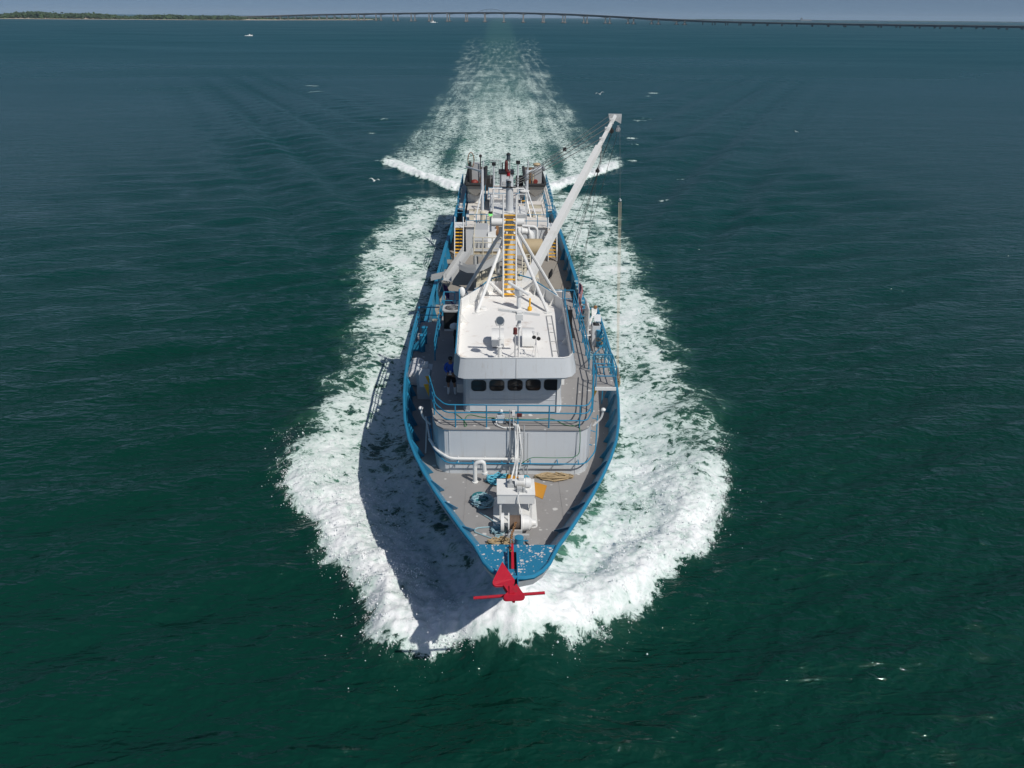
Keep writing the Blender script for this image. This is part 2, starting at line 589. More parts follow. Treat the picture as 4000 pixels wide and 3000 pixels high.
def poly_sd(x, y, poly):
    """signed distance, positive inside"""
    d2 = np.full(x.shape, 1e9)
    ins = np.zeros(x.shape, bool)
    n = len(poly)
    for i in range(n):
        ax, ay = poly[i]
        bx, by = poly[(i + 1) % n]
        ex, ey = bx - ax, by - ay
        wx, wy = x - ax, y - ay
        u = np.clip((wx * ex + wy * ey) / (ex * ex + ey * ey), 0, 1)
        d2 = np.minimum(d2, (wx - ex * u) ** 2 + (wy - ey * u) ** 2)
        c = ((ay > y) != (by > y)) & (x < (bx - ax) * (y - ay) / (by - ay + 1e-12) + ax)
        ins ^= c
    d = np.sqrt(d2)
    return np.where(ins, d, -d)


def lin(tab, x):
    return np.interp(x, [a for a, b in tab], [b for a, b in tab])


CREST = [(5.3, 105.5), (8.2, 109.5), (12.0, 115.5), (15.5, 122.3), (19.6, 129.5)]
CAPS = [(-63.0, 277.8, 2.2), (-57.0, 253.9, 2.2), (47.3, 259.4, 1.8), (31.75, 188.4, 1.6), (25.2, 158.7, 1.2), (20.7, 101.9, .7), (-26.3, 163, 1.1), (-26.9, 186.7, 1.2), (-54, 262, 1.6), (45, 250, 1.4), (34, 193, 1.2), (-20.5, 131, .8), (21.5, 133, .9), (24.5, 150, .8), (26.5, 118, .6)]


def foam_fields(T, D):
    """foam density, aeration and height of the ship-made water, in ship coordinates"""
    foam = np.zeros_like(T)
    aer = np.zeros_like(T)
    hgt = np.zeros_like(T)
    A_ = np.abs(T)
    near = (A_ < 30) & (D > 16) & (D < 112)
    t, d = T[near], D[near]
    wx = fbm(t * 0.55, d * 0.4, 4, 3) * 1.6 + pnoise(t * 2.2, d * 2.0, 9) * 0.28 + pnoise(t * 6.0, d * 5.0, 10) * 0.17
    wy = fbm(t * 0.55, d * 0.4, 4, 31) * 1.6 + pnoise(t * 2.2, d * 2.0, 19) * 0.28 + pnoise(t * 6.0, d * 5.0, 20) * 0.17
    bz = 1 - sstep(30, 41, d)
    amp = 0.45 + 1.1 * (1 - bz)
    e = poly_sd(t + wx * amp * 0.8, d + wy * amp, FOAM_POLY) + 0.6 * bz
    e_s = poly_sd(t + fbm(t * 0.4, d * 0.3, 2, 3) * 0.9, d + fbm(t * 0.4, d * 0.3, 2, 31) * 0.9, FOAM_POLY) + 0.6 * bz
    wl = lin(B_WL, d)
    gap = np.abs(t) - wl
    stem = np.sqrt(t * t + ((d - 22.5) * 0.9) ** 2)
    edge = sstep(-0.25, 1.1, e) * bz + sstep(-0.6, 3.4, e) * (1 - bz)
    hullf = bz + (1 - bz) * (0.35 + 0.65 * sstep(-0.4, 2.2, gap + fbm(t * .3, d * .25, 3, 77) * 1.6 - .8 * sstep(48, 60, d)))
    ring_ = np.maximum(np.exp(-(np.maximum(e, 0) / 3.6) ** 2), 1 - sstep(24.5, 29, d))
    body = (0.60 + 0.34 * ring_) * bz + (0.56 - 0.06 * sstep(60, 100, d)) * (1 - bz)
    holes = fbm(t * 0.35 + 3, d * 0.22, 4, 55)
    body = body + holes * (0.36 + 0.14 * (1 - bz)) + 0.12 * bz * sstep(2.4, 0.2, e)
    # clear green tongue along the hull where the bow lifts the water
    tong = np.exp(-((gap - 0.7 - fbm(t * .4, d * .3, 2, 5) * .5) / 0.6) ** 2) * sstep(22.5, 25, d) * (1 - sstep(33, 38, d))
    f = edge * hullf * body - 0.42 * tong * sstep(-.15, .25, fbm(t * 0.6, d * 0.35, 3, 91) + 0.12)
    foam[near] = np.clip(f, 0, 1.15)
    aer[near] = sstep(-0.5, 3.0, e) * (0.35 + 0.65 * np.clip(hullf, 0, 1)) * (0.55 + 0.45 * bz)
    h = 1.25 * np.exp(-(np.maximum(gap, 0) / 1.7) ** 2) * np.exp(-((d - 24.5) / 4.5) ** 2)
    h += (0.48 + 0.5 * (1 - sstep(24.5, 30, d))) * np.exp(-((e_s - 1.7) / 1.6) ** 2) * (1 - sstep(30, 62, d)) * sstep(-.8, .9, e_s)
    h -= 0.30 * np.exp(-((gap - 2.2) / 1.6) ** 2) * sstep(30, 36, d) * (1 - sstep(44, 58, d))
    lump = fbm(t * 1.1, d * 1.1, 5, 123, 0.6)
    fine = pnoise(t * 4.3, d * 4.3, 201) + 0.6 * pnoise(t * 8.7, d * 8.7, 202)
    fm = np.clip(f, 0, 1)
    h += fm * (0.13 * bz + 0.10) * lump * 1.2 + fm * fine * (0.04 * bz + 0.015)
    hgt[near] = h
    # breaking quarter waves off the stern and the long wake
    far = (D > 88) & (A_ < 90)
    t, d = T[far], D[far]
    at = np.abs(t) + fbm(t * 0.25, d * 0.12, 3, 41) * 1.3
    dc = lin(CREST, np.abs(t)) + fbm(t * 0.3, d * 0.12, 3, 61) * 1.5
    dd = d - dc
    on = sstep(4.9, 5.8, np.abs(t)) * (1 - sstep(17.5, 21, at))
    crest = on * sstep(-2.2, -0.4, dd) * (1 - sstep(3.0, 9.0, dd))
    streak = 0.6 * fbm(t * 0.13, d * 0.06, 5, 71, 0.6) + 0.6 * fbm(t * 0.42, d * 0.022, 3, 75)
    wid = np.interp(d, [105, 131, 150, 180, 250, 375, 600, 840, 1100], [12, 19.7, 21.2, 21.2, 20.8, 24.5, 33, 41, 54])
    outer = sstep(-1.0, 8.0, wid - at + streak * 2.2) * sstep(-0.5, 1.0, np.where(np.abs(t) < 5.2, 3.0, dd))
    fade = np.interp(d, [88, 130, 180, 260, 375, 500, 840, 1100, 1600], [0.42, 0.39, 0.37, 0.32, 0.26, 0.21, 0.15, 0.08, 0.0])
    core = np.exp(-(np.abs(t) / (7.4 + 0.012 * (d - 120))) ** 6)
    gapband = np.exp(-((at - 8.8 - 0.01 * (d - 110)) / 1.6) ** 2) * (1 - sstep(120, 170, d))
    f2 = outer * (fade + 0.10 * core * (1 - sstep(150, 300, d)) + 0.34 * streak) - 0.30 * gapband * outer
    # wake edge streak that lasts longest
    ed = np.exp(-((wid - at - 1.5) / 1.6) ** 2) * (d > 200) * 0.16 * (T[far] > 0)
    behind = on * sstep(0, 1, dd) * (1 - sstep(4, 30, dd)) * 0.24
    f2 = np.clip(np.maximum(f2 + ed * outer + behind, crest * (0.92 + 0.35 * fbm(t * 1.3, d * 0.8, 3, 97))), 0, 1.15)
    foam[far] = np.maximum(foam[far], f2)
    aer[far] = np.maximum(aer[far], outer * np.clip(core * (1 - 0.6 * sstep(140, 420, d)) + 0.45 * (1 - sstep(120, 420, d)), 0, 1) * 0.8)
    h2 = on * 0.6 * np.exp(-((dd - 1.2) / 2.6) ** 2) * (1 - 0.6 * sstep(10, 20, at)) * (1 + .5 * fbm(t * 1.1, d * .5, 3, 88)) + np.clip(f2, 0, 1) * fbm(t * 0.7, d * 0.7, 4, 81) * 0.35 * (1 - sstep(150, 260, d))
    hgt[far] += h2
    # diverging waves of the wake pattern
    rad = np.hypot(A_ * 1.0, D - 30)
    ang = np.arctan2(A_, D - 20)
    env = np.exp(-((ang - math.radians(17.5)) / math.radians(5.0)) ** 2) * sstep(60, 100, D) * (1 - sstep(260, 420, D))
    ph = (A_ * math.cos(math.radians(24)) - D * math.sin(math.radians(24))) * 2 * math.pi / 11.0
    hgt += 0.42 * env * (np.sin(ph) + 0.25 * np.sin(2 * ph + .6))
    # scattered whitecaps
    for (cx, cy, s) in CAPS:
        w = (np.abs(T - cx) < 4 * s) & (np.abs(D - cy) < 6 * s)
        if w.any():
            tt, dd_ = T[w] - cx, D[w] - cy
            q = np.exp(-(tt / s) ** 2 - (dd_ / (s * 0.8)) ** 2) * 1.0
            foam[w] = np.maximum(foam[w], np.clip(q * (0.60 + 1.1 * fbm(tt * 1.3 / s, dd_ * 1.3 / s, 3, int(abs(cx) * 10))), 0, 1))
    return foam, aer, hgt


WAVES = []
for i in range(46):
    lam = 0.6 * (7.5 / 0.6) ** (i / 45.0) * random.uniform(0.9, 1.1)
    a_ = math.radians(112 + random.gauss(0, 17))
    WAVES.append((lam, math.cos(a_), math.sin(a_), random.uniform(0, 6.28), 0.0068 * lam * random.uniform(0.6, 1.2)))


def chop(X, Y, sp):
    h = np.zeros_like(X)
    for lam, cx, cy, p, am in WAVES:
        k = 2 * math.pi / lam
        w = np.clip(lam / (2.6 * sp) - 0.6, 0, 1)
        sn = np.sin(k * (cx * X + cy * Y) + p)
        h += am * w * sn
    return h * (0.75 + 0.6 * fbm(X * 0.035, Y * 0.035, 3, 301))


def grow(a, b, step, ratio, limit):
    """fine spacing between a and b, growing outside up to limit"""
    mid = list(np.arange(a, b + 1e-6, step))
    return mid


def axis(a, b, step, ratio, lo, hi):
    mid = list(np.arange(a, b + 1e-6, step))
    up = []
    s, x = step, mid[-1]
    while x < hi:
        s *= ratio
        x += s
        up.append(x)
    dn = []
    s, x = step, a
    while x > lo:
        s *= ratio
        x -= s
        dn.append(x)
    return np.array(dn[::-1] + mid + up)


def build_water():
    ax = axis(-20.5, 20.5, 0.1, 1.06, -26000, 26000)
    ay = axis(20.0, 58.0, 0.095, 1.0118, -60, 30000)
    X, Y = np.meshgrid(ax, ay)
    sx = np.gradient(ax)[None, :] + 0 * X
    sy = np.gradient(ay)[:, None] + 0 * X
    sp = np.maximum(sx, sy)
    T = X - 0.56 + SHIP_YAW * Y
    foam, aer, hgt = foam_fields(T, Y)
    Z = chop(X, Y, sp) * (1 - 0.55 * np.clip(foam, 0, 1)) + hgt
    ny, nx = X.shape
    # no water inside the hull
    ins = (np.abs(T) < lin(B_WL, Y) - 0.3) & (Y > 27.5) & (Y < 88)
    Z = np.where(ins, np.minimum(Z, -0.6), Z)
    co = np.stack([X, Y, Z], -1).reshape(-1, 3).astype(np.float32)
    idx = np.arange(nx * ny).reshape(ny, nx)
    q = np.stack([idx[:-1, :-1], idx[:-1, 1:], idx[1:, 1:], idx[1:, :-1]], -1).reshape(-1, 4)
    me = bpy.data.meshes.new('sea_water')
    me.vertices.add(len(co))
    me.vertices.foreach_set('co', co.ravel())
    me.loops.add(q.size)
    me.loops.foreach_set('vertex_index', q.ravel().astype(np.int32))
    me.polygons.add(len(q))
    me.polygons.foreach_set('loop_start', np.arange(0, q.size, 4, dtype=np.int32))
    me.polygons.foreach_set('use_smooth', np.ones(len(q), bool))
    far_ramp = np.clip(np.log(np.maximum(Y, 30) / 45.0) / np.log(700 / 45.0), 0, 1)  # grows with distance; drives far roughness and the painted sky blue
    for nm, arr in (('foam', foam), ('aer', aer), ('unresolved', far_ramp)):
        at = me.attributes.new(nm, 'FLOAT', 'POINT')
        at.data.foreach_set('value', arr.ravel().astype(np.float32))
    me.update()
    me.validate()
    o = bpy.data.objects.new('sea_water', me)
    COL.objects.link(o)
    tag(o, 'green sea with foaming bow wave and long white wake', kind='structure')
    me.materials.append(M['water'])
    return o


def water_material():
    m = bpy.data.materials.new('sea_water')
    t, N, L = nt(m)
    N.clear()
    out = N.new('ShaderNodeOutputMaterial')
    geo = N.new('ShaderNodeNewGeometry')

    def attr(n):
        a = N.new('ShaderNodeAttribute')
        a.attribute_name = n
        return a.outputs['Fac']

    def math_(op, a, b=None, c=None, clamp=False):
        n = N.new('ShaderNodeMath')
        n.operation = op
        n.use_clamp = clamp
        for i, v in enumerate((a, b, c)):
            if v is None:
                continue
            if isinstance(v, (int, float)):
                n.inputs[i].default_value = v
            else:
                L.new(v, n.inputs[i])
        return n.outputs[0]

    def mapping(rot, sc):
        mp = N.new('ShaderNodeMapping')
        mp.inputs['Rotation'].default_value = (0, 0, rot)
        mp.inputs['Scale'].default_value = sc
        L.new(geo.outputs['Position'], mp.inputs['Vector'])
        return mp.outputs[0]

    def noise(vec, sc, det, ro=0.55, dist=0.0, out_='Fac'):
        n = N.new('ShaderNodeTexNoise')
        n.inputs['Scale'].default_value = sc
        n.inputs['Detail'].default_value = det
        n.inputs['Roughness'].default_value = ro
        n.inputs['Distortion'].default_value = dist
        L.new(vec, n.inputs['Vector'])
        return n.outputs[out_]

    foam = attr('foam')
    aer = attr('aer')
    flat = mapping(0, (1, 1, 0.0))
    # lacy foam: ridges of warped noise at two sizes, plus fine grain
    warp = noise(flat, 0.9, 3, 0.5, 0, 'Color')
    wv = N.new('ShaderNodeVectorMath')
    wv.operation = 'MULTIPLY_ADD'
    wv.inputs[1].default_value = (0.9, 0.9, 0.0)
    L.new(warp, wv.inputs[0])
    L.new(flat, wv.inputs[2])
    n1 = noise(wv.outputs[0], 0.95, 6, 0.6, 0.4)
    n2 = noise(wv.outputs[0], 2.6, 5, 0.6, 0.6)
    n3 = noise(flat, 8.0, 5, 0.68, 0.3)
    r1 = math_('SUBTRACT', 1.0, math_('MULTIPLY', math_('ABSOLUTE', math_('SUBTRACT', n1, 0.5)), 6.5))
    r2 = math_('SUBTRACT', 1.0, math_('MULTIPLY', math_('ABSOLUTE', math_('SUBTRACT', n2, 0.5)), 6.0))
    lace = math_('ADD', math_('MULTIPLY', r1, 0.48), math_('MULTIPLY', r2, 0.34))
    lace = math_('ADD', lace, math_('MULTIPLY', n3, 0.36))
    v = math_('ADD', foam, math_('MULTIPLY', math_('SUBTRACT', lace, 0.52), 0.88))
    mask = N.new('ShaderNodeMapRange')
    mask.interpolation_type = 'SMOOTHSTEP'
    mask.inputs[1].default_value = 0.45
    mask.inputs[2].default_value = 0.74
    L.new(v, mask.inputs[0])
    gate = N.new('ShaderNodeMapRange')
    gate.inputs[1].default_value = 0.03
    gate.inputs[2].default_value = 0.16
    L.new(foam, gate.inputs[0])
    fm = math_('MULTIPLY', mask.outputs[0], gate.outputs[0])

    # water body colour: deep green, milky where air is mixed in
    deep = N.new('ShaderNodeMix')
    deep.data_type = 'RGBA'
    deep.inputs[6].default_value = (0.0016, 0.0265, 0.0175, 1)
    deep.inputs[7].default_value = (0.0026, 0.0355, 0.0250, 1)
    L.new(noise(mapping(0.3, (1, 1, 0)), 0.035, 4), deep.inputs[0])
    offing = N.new('ShaderNodeMix')      # sky's blue reflection painted into the colour of the far bay
    offing.data_type = 'RGBA'
    offing.inputs[7].default_value = (0.0015, 0.058, 0.068, 1)
    L.new(attr('unresolved'), offing.inputs[0])
    L.new(deep.outputs[2], offing.inputs[6])
    milk = N.new('ShaderNodeMix')
    milk.data_type = 'RGBA'
    milk.inputs[7].default_value = (0.12, 0.29, 0.195, 1)
    am = math_('MULTIPLY', aer, math_('MULTIPLY_ADD', n1, 1.5, -0.25), None, True)
    L.new(math_('MULTIPLY', am, 0.85), milk.inputs[0])
    L.new(offing.outputs[2], milk.inputs[6])
    wb = N.new('ShaderNodeBsdfPrincipled')
    L.new(milk.outputs[2], wb.inputs['Base Color'])
    wb.inputs['IOR'].default_value = 1.333
    slick = math_('MULTIPLY_ADD', noise(mapping(0.08, (0.35, 1.0, 0)), 0.012, 6, 0.62, 0.8), 0.9, 0.5)
    L.new(math_('MULTIPLY_ADD', math_('MULTIPLY', attr('unresolved'), slick), 0.36, 0.02), wb.inputs['Roughness'])
    wb.inputs['Specular IOR Level'].default_value = 0.40
    fb = N.new('ShaderNodeBsdfPrincipled')
    fcol = N.new('ShaderNodeMix')
    fcol.data_type = 'RGBA'
    fcol.inputs[6].default_value = (0.42, 0.56, 0.50, 1)
    fcol.inputs[7].default_value = (0.83, 0.84, 0.84, 1)
    tone = N.new('ShaderNodeMapRange')
    tone.inputs[1].default_value = 0.50
    tone.inputs[2].default_value = 1.28
    L.new(v, tone.inputs[0])
    L.new(tone.outputs[0], fcol.inputs[0])
    L.new(fcol.outputs[2], fb.inputs['Base Color'])
    fb.inputs['Roughness'].default_value = 0.85
    fb.inputs['Specular IOR Level'].default_value = 0.2

    # ripples
    rot = math.radians(-26)
    def ridge(x, k=2.4, p=1.6):
        q = math_('SUBTRACT', 1.0, math_('ABSOLUTE', math_('MULTIPLY_ADD', x, 2.0 * k, -k)), None, True)
        return math_('POWER', q, p)
    rp = math_('MULTIPLY', noise(mapping(rot - .1, (0.45, 1.2, 0)), 0.12, 3, 0.5, 0.3), 1.6)
    rp = math_('ADD', rp, math_('MULTIPLY', noise(mapping(rot, (0.5, 1.25, 0)), 0.46, 3, 0.5, 0.3), 0.62))
    rp = math_('ADD', rp, math_('MULTIPLY', ridge(noise(mapping(rot + 0.12, (0.34, 1.25, 0)), 0.62, 2, 0.45, 0.5)), 0.29))
    rp = math_('ADD', rp, math_('MULTIPLY', ridge(noise(mapping(rot - 0.22, (0.4, 1.25, 0)), 1.5, 2, 0.5, 0.4)), 0.14))
    rp = math_('ADD', rp, math_('MULTIPLY', noise(mapping(rot + 0.3, (0.7, 1.15, 0)), 3.4, 1, 0.5, 0.2), 0.33))
    rp = math_('ADD', rp, math_('MULTIPLY', noise(mapping(rot - 0.4, (0.85, 1.15, 0)), 9.0, 2, 0.6, 0.2), 0.10))
    gust = N.new('ShaderNodeMapRange')
    gust.inputs[1].default_value = 0.3
    gust.inputs[2].default_value = 0.7
    gust.inputs[3].default_value = 0.75
    gust.inputs[4].default_value = 1.12
    L.new(noise(mapping(0.2, (0.6, 1.6, 0)), 0.012, 4, 0.55, 0.5), gust.inputs[0])
    rp = math_('MULTIPLY', rp, gust.outputs[0])
    bw = N.new('ShaderNodeBump')
    bw.inputs['Strength'].default_value = 0.8
    bw.inputs['Distance'].default_value = 0.42
    L.new(rp, bw.inputs['Height'])
    L.new(bw.outputs[0], wb.inputs['Normal'])
    fh = math_('ADD', math_('MULTIPLY', v, 0.5), math_('MULTIPLY', noise(flat, 13.0, 6, 0.7), 0.7))
    bf = N.new('ShaderNodeBump')
    bf.inputs['Strength'].default_value = 0.4
    bf.inputs['Distance'].default_value = 0.09
    L.new(fh, bf.inputs['Height'])
    L.new(bf.outputs[0], fb.inputs['Normal'])
    mix = N.new('ShaderNodeMixShader')
    L.new(fm, mix.inputs[0])
    L.new(wb.outputs[0], mix.inputs[1])
    L.new(fb.outputs[0], mix.inputs[2])
    L.new(mix.outputs[0], out.inputs['Surface'])
    return m


M['water'] = water_material()
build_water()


# spray flung up along the front edge of the bow wave
def build_spray():
    t = rng.uniform(-14, 14.5, 520000)
    d = rng.uniform(20.0, 44, 520000)
    bz = 1 - sstep(30, 41, d)
    wx = fbm(t * 0.55, d * 0.4, 4, 3) * 1.6 + pnoise(t * 2.2, d * 2.0, 9) * 0.28 + pnoise(t * 6.0, d * 5.0, 10) * 0.17
    wy = fbm(t * 0.55, d * 0.4, 4, 31) * 1.6 + pnoise(t * 2.2, d * 2.0, 19) * 0.28 + pnoise(t * 6.0, d * 5.0, 20) * 0.17
    amp = 0.45 + 1.1 * (1 - bz)
    e = poly_sd(t + wx * amp * 0.8, d + wy * amp, FOAM_POLY) + 0.6 * bz
    clump = fbm(t * 1.6, d * 1.6, 3, 400)
    front = 1 - sstep(31, 40, d)
    rim = np.exp(-((e - 0.42) / 0.30) ** 2) * np.clip(0.35 + 1.8 * clump, 0, 1)
    out = np.exp(-np.maximum(0.4 - e, 0) / 0.35) * (e < 0.4) * 0.22 * np.clip(0.2 + 2.5 * clump, 0, 1)
    body = sstep(0.3, 0.9, e) * (1 - sstep(3.0, 6.5, e)) * 0.13 * np.clip(0.5 + 1.5 * clump, 0, 1)
    keep = rng.random(t.shape) < np.maximum(np.maximum(rim, out), body) * front
    keep &= np.abs(t) > lin(B_TOP, np.maximum(d - 1.0, 19.2)) + 0.15
    keep |= False
    t, d, e = t[keep], d[keep], e[keep]
    n = min(len(t), 30000)
    t, d, e = t[:n], d[:n], e[:n]
    _, _, hb = foam_fields(t, d)
    z = hb + rng.exponential(0.07, n) * np.clip(1.0 + 0.5 * e, 0.3, 1.8) + 0.01
    s = 0.005 + rng.exponential(0.0065, n) + 0.006 * (e > 0.6)
    octa = np.array([(1, 0, 0), (-1, 0, 0), (0, 1, 0), (0, -1, 0), (0, 0, 1.5), (0, 0, -1.5)], float)
    of = np.array([(0, 2, 4), (2, 1, 4), (1, 3, 4), (3, 0, 4), (2, 0, 5), (1, 2, 5), (3, 1, 5), (0, 3, 5)])
    vs = (np.stack([t, d, z], -1)[:, None, :] + octa[None] * s[:, None, None]).reshape(-1, 3)
    gg = G()
    gg.v = [tuple(v) for v in vs.tolist()]
    gg.f = (of[None] + 6 * np.arange(n)[:, None, None]).reshape(-1, 3).tolist()
    gg.m = [0] * len(gg.f)
    o = make('spray', gg, [M['foamdrop']], smooth=False)
    tag(o, 'white spray droplets thrown off the front of the bow wave', kind='stuff')


M['foamdrop'] = paint('spray_white', (0.85, 0.86, 0.86), 0.8, var=0.02)
build_spray()

# ------------------------------------------------------------------ far shore
SHORE = [(-4200, 2750), (-3000, 3020), (-2300, 3180), (-1700, 3330), (-1300, 3520), (-1080, 3800), (-960, 4150), (-860, 4550), (-800, 4900), (-860, 5150), (-1250, 5250), (-2200, 5000), (-4200, 4700)]
gg = G()
poly = SHORE
inner = [(x - 22, y + 28) if y < 4800 and x < 0 else (x - 10, y - 30) for x, y in poly]
A = [(x, y, -0.5) for x, y in poly]
Bm = [(x, y, 2.0) for x, y in inner]
gg.strip(A, Bm, 0, closed=True)
gg.add(Bm, [tuple(range(len(Bm)))], 0)
tag(make('beach', gg, ['sandmat'], ship=False, smooth=False), 'thin pale beach along the far low island', kind='structure')


def foliage_material():
    m = bpy.data.materials.new('woodland_leaves')
    t, N, L = nt(m)
    bs = N['Principled BSDF']
    bs.inputs['Roughness'].default_value = 0.85
    geo = N.new('ShaderNodeNewGeometry')
    no = N.new('ShaderNodeTexNoise')
    no.inputs['Scale'].default_value = 0.05
    no.inputs['Detail'].default_value = 6
    L.new(geo.outputs['Position'], no.inputs['Vector'])
    cr = N.new('ShaderNodeValToRGB')
    cr.color_ramp.elements[0].position = 0.35
    cr.color_ramp.elements[0].color = (0.014, 0.030, 0.012, 1)
    cr.color_ramp.elements[1].position = 0.68
    cr.color_ramp.elements[1].color = (0.05, 0.088, 0.030, 1)
    L.new(no.outputs['Fac'], cr.inputs[0])
    L.new(cr.outputs[0], bs.inputs['Base Color'])
    return m


M['leaves'] = foliage_material()


def woodland():
    ico = bmesh.new()
    bmesh.ops.create_icosphere(ico, subdivisions=1, radius=1)
    iv = np.array([v.co[:] for v in ico.verts])
    fi = [tuple(v.index for v in f.verts) for f in ico.faces]
    ico.free()
    sx = [p[0] for p in SHORE[:9]]
    sy = [p[1] for p in SHORE[:9]]
    n = 8000
    V, F_ = [], []
    xs = rng.uniform(-3000, -815, n)
    r_ = np.random.default_rng(5)
    cnt = 0
    for x in xs:
        ys = float(np.interp(x, sx, sy))
        back = r_.exponential(55) + 24 + 10 * r_.random()
        if x > -1180:
            back = r_.uniform(0, 1) * 260 + 150
        hmax = float(np.interp(x, [-3000, -2200, -1750, -1350, -1100, -900, -815], [24, 25, 23, 17, 12, 9, 5])) * (0.85 + 0.3 * math.sin(x * 0.021) * math.sin(x * 0.0077 + 1))
        hmax *= min(1.0, 0.35 + back / 90.0)
        z = hmax * r_.uniform(0.25, 1.0) ** 0.6
        r = r_.uniform(3.0, 6.5)
        if r_.random() < 0.04:
            z += r_.uniform(2, 6)
            r = r_.uniform(2, 4)
        jit = 1 + 0.35 * r_.standard_normal((len(iv), 1))
        vv = iv * jit * np.array([r * 1.25, r * 1.25, r * 0.8]) + np.array([x, ys + back, max(z - r * 0.5, 1.5)])
        V.append(vv)
        F_ += [tuple(cnt + i for i in f) for f in fi]
        cnt += len(iv)
    gg = G()
    gg.v = [tuple(v) for v in np.concatenate(V)]
    gg.f = F_
    gg.m = [0] * len(F_)
    tag(make('woodland', gg, ['leaves'], ship=False, smooth=False), 'low dark green woodland behind the pale beach of the island', kind='stuff')


woodland()
gg = G()
for i in range(60):
    x = 2600 + i * 150
    gg.box(x - 80, x + 80, 15000 + random.uniform(-300, 300), 15600, -1, random.uniform(6, 13))
tag(make('far_coast', gg, ['leaves'], ship=False, smooth=False), 'faint low coast on the horizon', kind='structure')


# ------------------------------------------------------------------ sea haze
def build_haze():
    m = bpy.data.materials.new('sea_haze')
    t, N, L = nt(m)
    N.clear()
    out = N.new('ShaderNodeOutputMaterial')
    v = N.new('ShaderNodeVolumePrincipled')
    v.inputs['Color'].default_value = (0.62, 0.82, 1.0, 1)
    v.inputs['Density'].default_value = HAZE
    L.new(v.outputs[0], out.inputs['Volume'])
    o = make('haze', G().box(-26500, 26500, -100, 30500, -12, 140), [m], ship=False, smooth=False)
    tag(o, 'thin blue sea haze over the bay', kind='stuff')


HAZE = 0.000028
build_haze()


# ------------------------------------------------------------------ bridges
def bridge_y(x):
    return 3560 - 0.62 * x - 0.00025 * x * x


DECK_Z = [(-1700, 7), (-1400, 9), (-1230, 14), (-1070, 20), (-900, 25.5), (-600, 32), (-300, 36.6), (0, 38.6), (220, 34), (430, 24.5), (560, 18), (700, 13.5), (810, 11.6), (1100, 9.6), (2600, 8.6)]


def dz(x):
    return interp(DECK_Z, x) * 0.6 + 0.2 * (interp(DECK_Z, x - 80) + interp(DECK_Z, x + 80))


def build_bridge(name, label, off, drop, haunch, phase):
    root = thing(name, label, 'bridge', (0, bridge_y(0) + off, 0), ship=False)
    xs = [-1500 + 20 * i for i in range(190)]
    gd = G()
    gr = G()
    rows = {}
    for w_, z_ in ((-6.5, 0), (6.5, 0), (6.5, -1.1), (4.6, -1.1), (4.6, -3.6), (-4.6, -3.6), (-4.6, -1.1), (-6.5, -1.1)):
        rows[(w_, z_)] = [(x, bridge_y(x) + off + w_, dz(x) - drop + z_) for x in xs]
    ks = list(rows)
    for i in range(len(ks)):
        gd.strip(rows[ks[i]], rows[ks[(i + 1) % len(ks)]], 0, flip=True)
    make('deck', gd, ['steelgrey'], root, ship=False, smooth=False)
    for s in (-6.4, 6.4):
        gr.tube([(x, bridge_y(x) + off + s, dz(x) - drop + 0.55) for x in xs], 0.5, 4)
    make('parapet', gr, ['concrete'], root, ship=False, smooth=False)
    px = []
    x = -1380 + phase
    while x < 1750:
        px.append(x)
        x += 82 if -720 < x < 620 else 37
    for x in px:
        big = -720 < x < 640
        zt = dz(x) - drop - 3.3
        y = bridge_y(x) + off
        p = G()
        if big:
            p.prism([(x - 1.9, y - 5.5), (x + 1.9, y - 5.5), (x + 1.9, y + 5.5), (x - 1.9, y + 5.5)], 3.0, zt)
            p.prism([(x - 3.4, y - 7), (x + 3.4, y - 7), (x + 3.4, y + 7), (x - 3.4, y + 7)], zt - 2.4, zt - 0.1)
            p.prism([(x - 3.6, y - 6.5), (x + 3.6, y - 6.5), (x + 3.6, y + 6.5), (x - 3.6, y + 6.5)], 1.2, 6)
        else:
            for s in (-4.2, 0, 4.2):
                p.cyl((x, y + s, -1), (x, y + s, zt - 1), 0.9, n=8)
            p.box(x - 1.2, x + 1.2, y - 6.2, y + 6.2, zt - 1.6, zt - 0.05)
        po = make('pier', p, ['concrete'], root, ship=False, smooth=False)
        if big:
            ft = G().box(x - 8, x + 8, y - 9, y + 9, -1, 1.9)
            make('footing', ft, ['footing'], po, ship=False, smooth=False)
        if haunch and big:
            h_ = G()
            zb = dz(x) - drop
            for s in (-4.4, 4.4):
                h_.plate([(x - 22, y + s, zb - 3.5), (x, y + s, zb - 6.0), (x + 22, y + s, zb - 3.5)], 0.6)
            make('haunch', h_, ['steelgrey'], root, ship=False, smooth=False)
    return root


build_bridge('causeway_bridge', 'long causeway bridge crossing the horizon on wide footed piers, nearer of the two', 0, 0, False, 11)
rear = build_bridge('girder_bridge', 'second parallel bridge with haunched girders and an arch, behind the nearer one', 150, 2.0, True, 47)
ar = G()
xa, xb = -172, -42
for s in (-5.5, 5.5):
    pts = []
    for i in range(15):
        u = i / 14
        x = xa + (xb - xa) * u
        pts.append((x, bridge_y(x) + 150 + s, dz(x) - 2 + 15.5 * math.sin(math.pi * u) ** 0.8))
    ar.tube(pts, 0.55, 5)
    for i in range(1, 14, 2):
        ar.tube([pts[i], (pts[i][0], pts[i][1], dz(pts[i][0]) - 2)], 0.32, 4)
make('arch_truss', ar, ['steelgrey'], rear, ship=False, smooth=False)


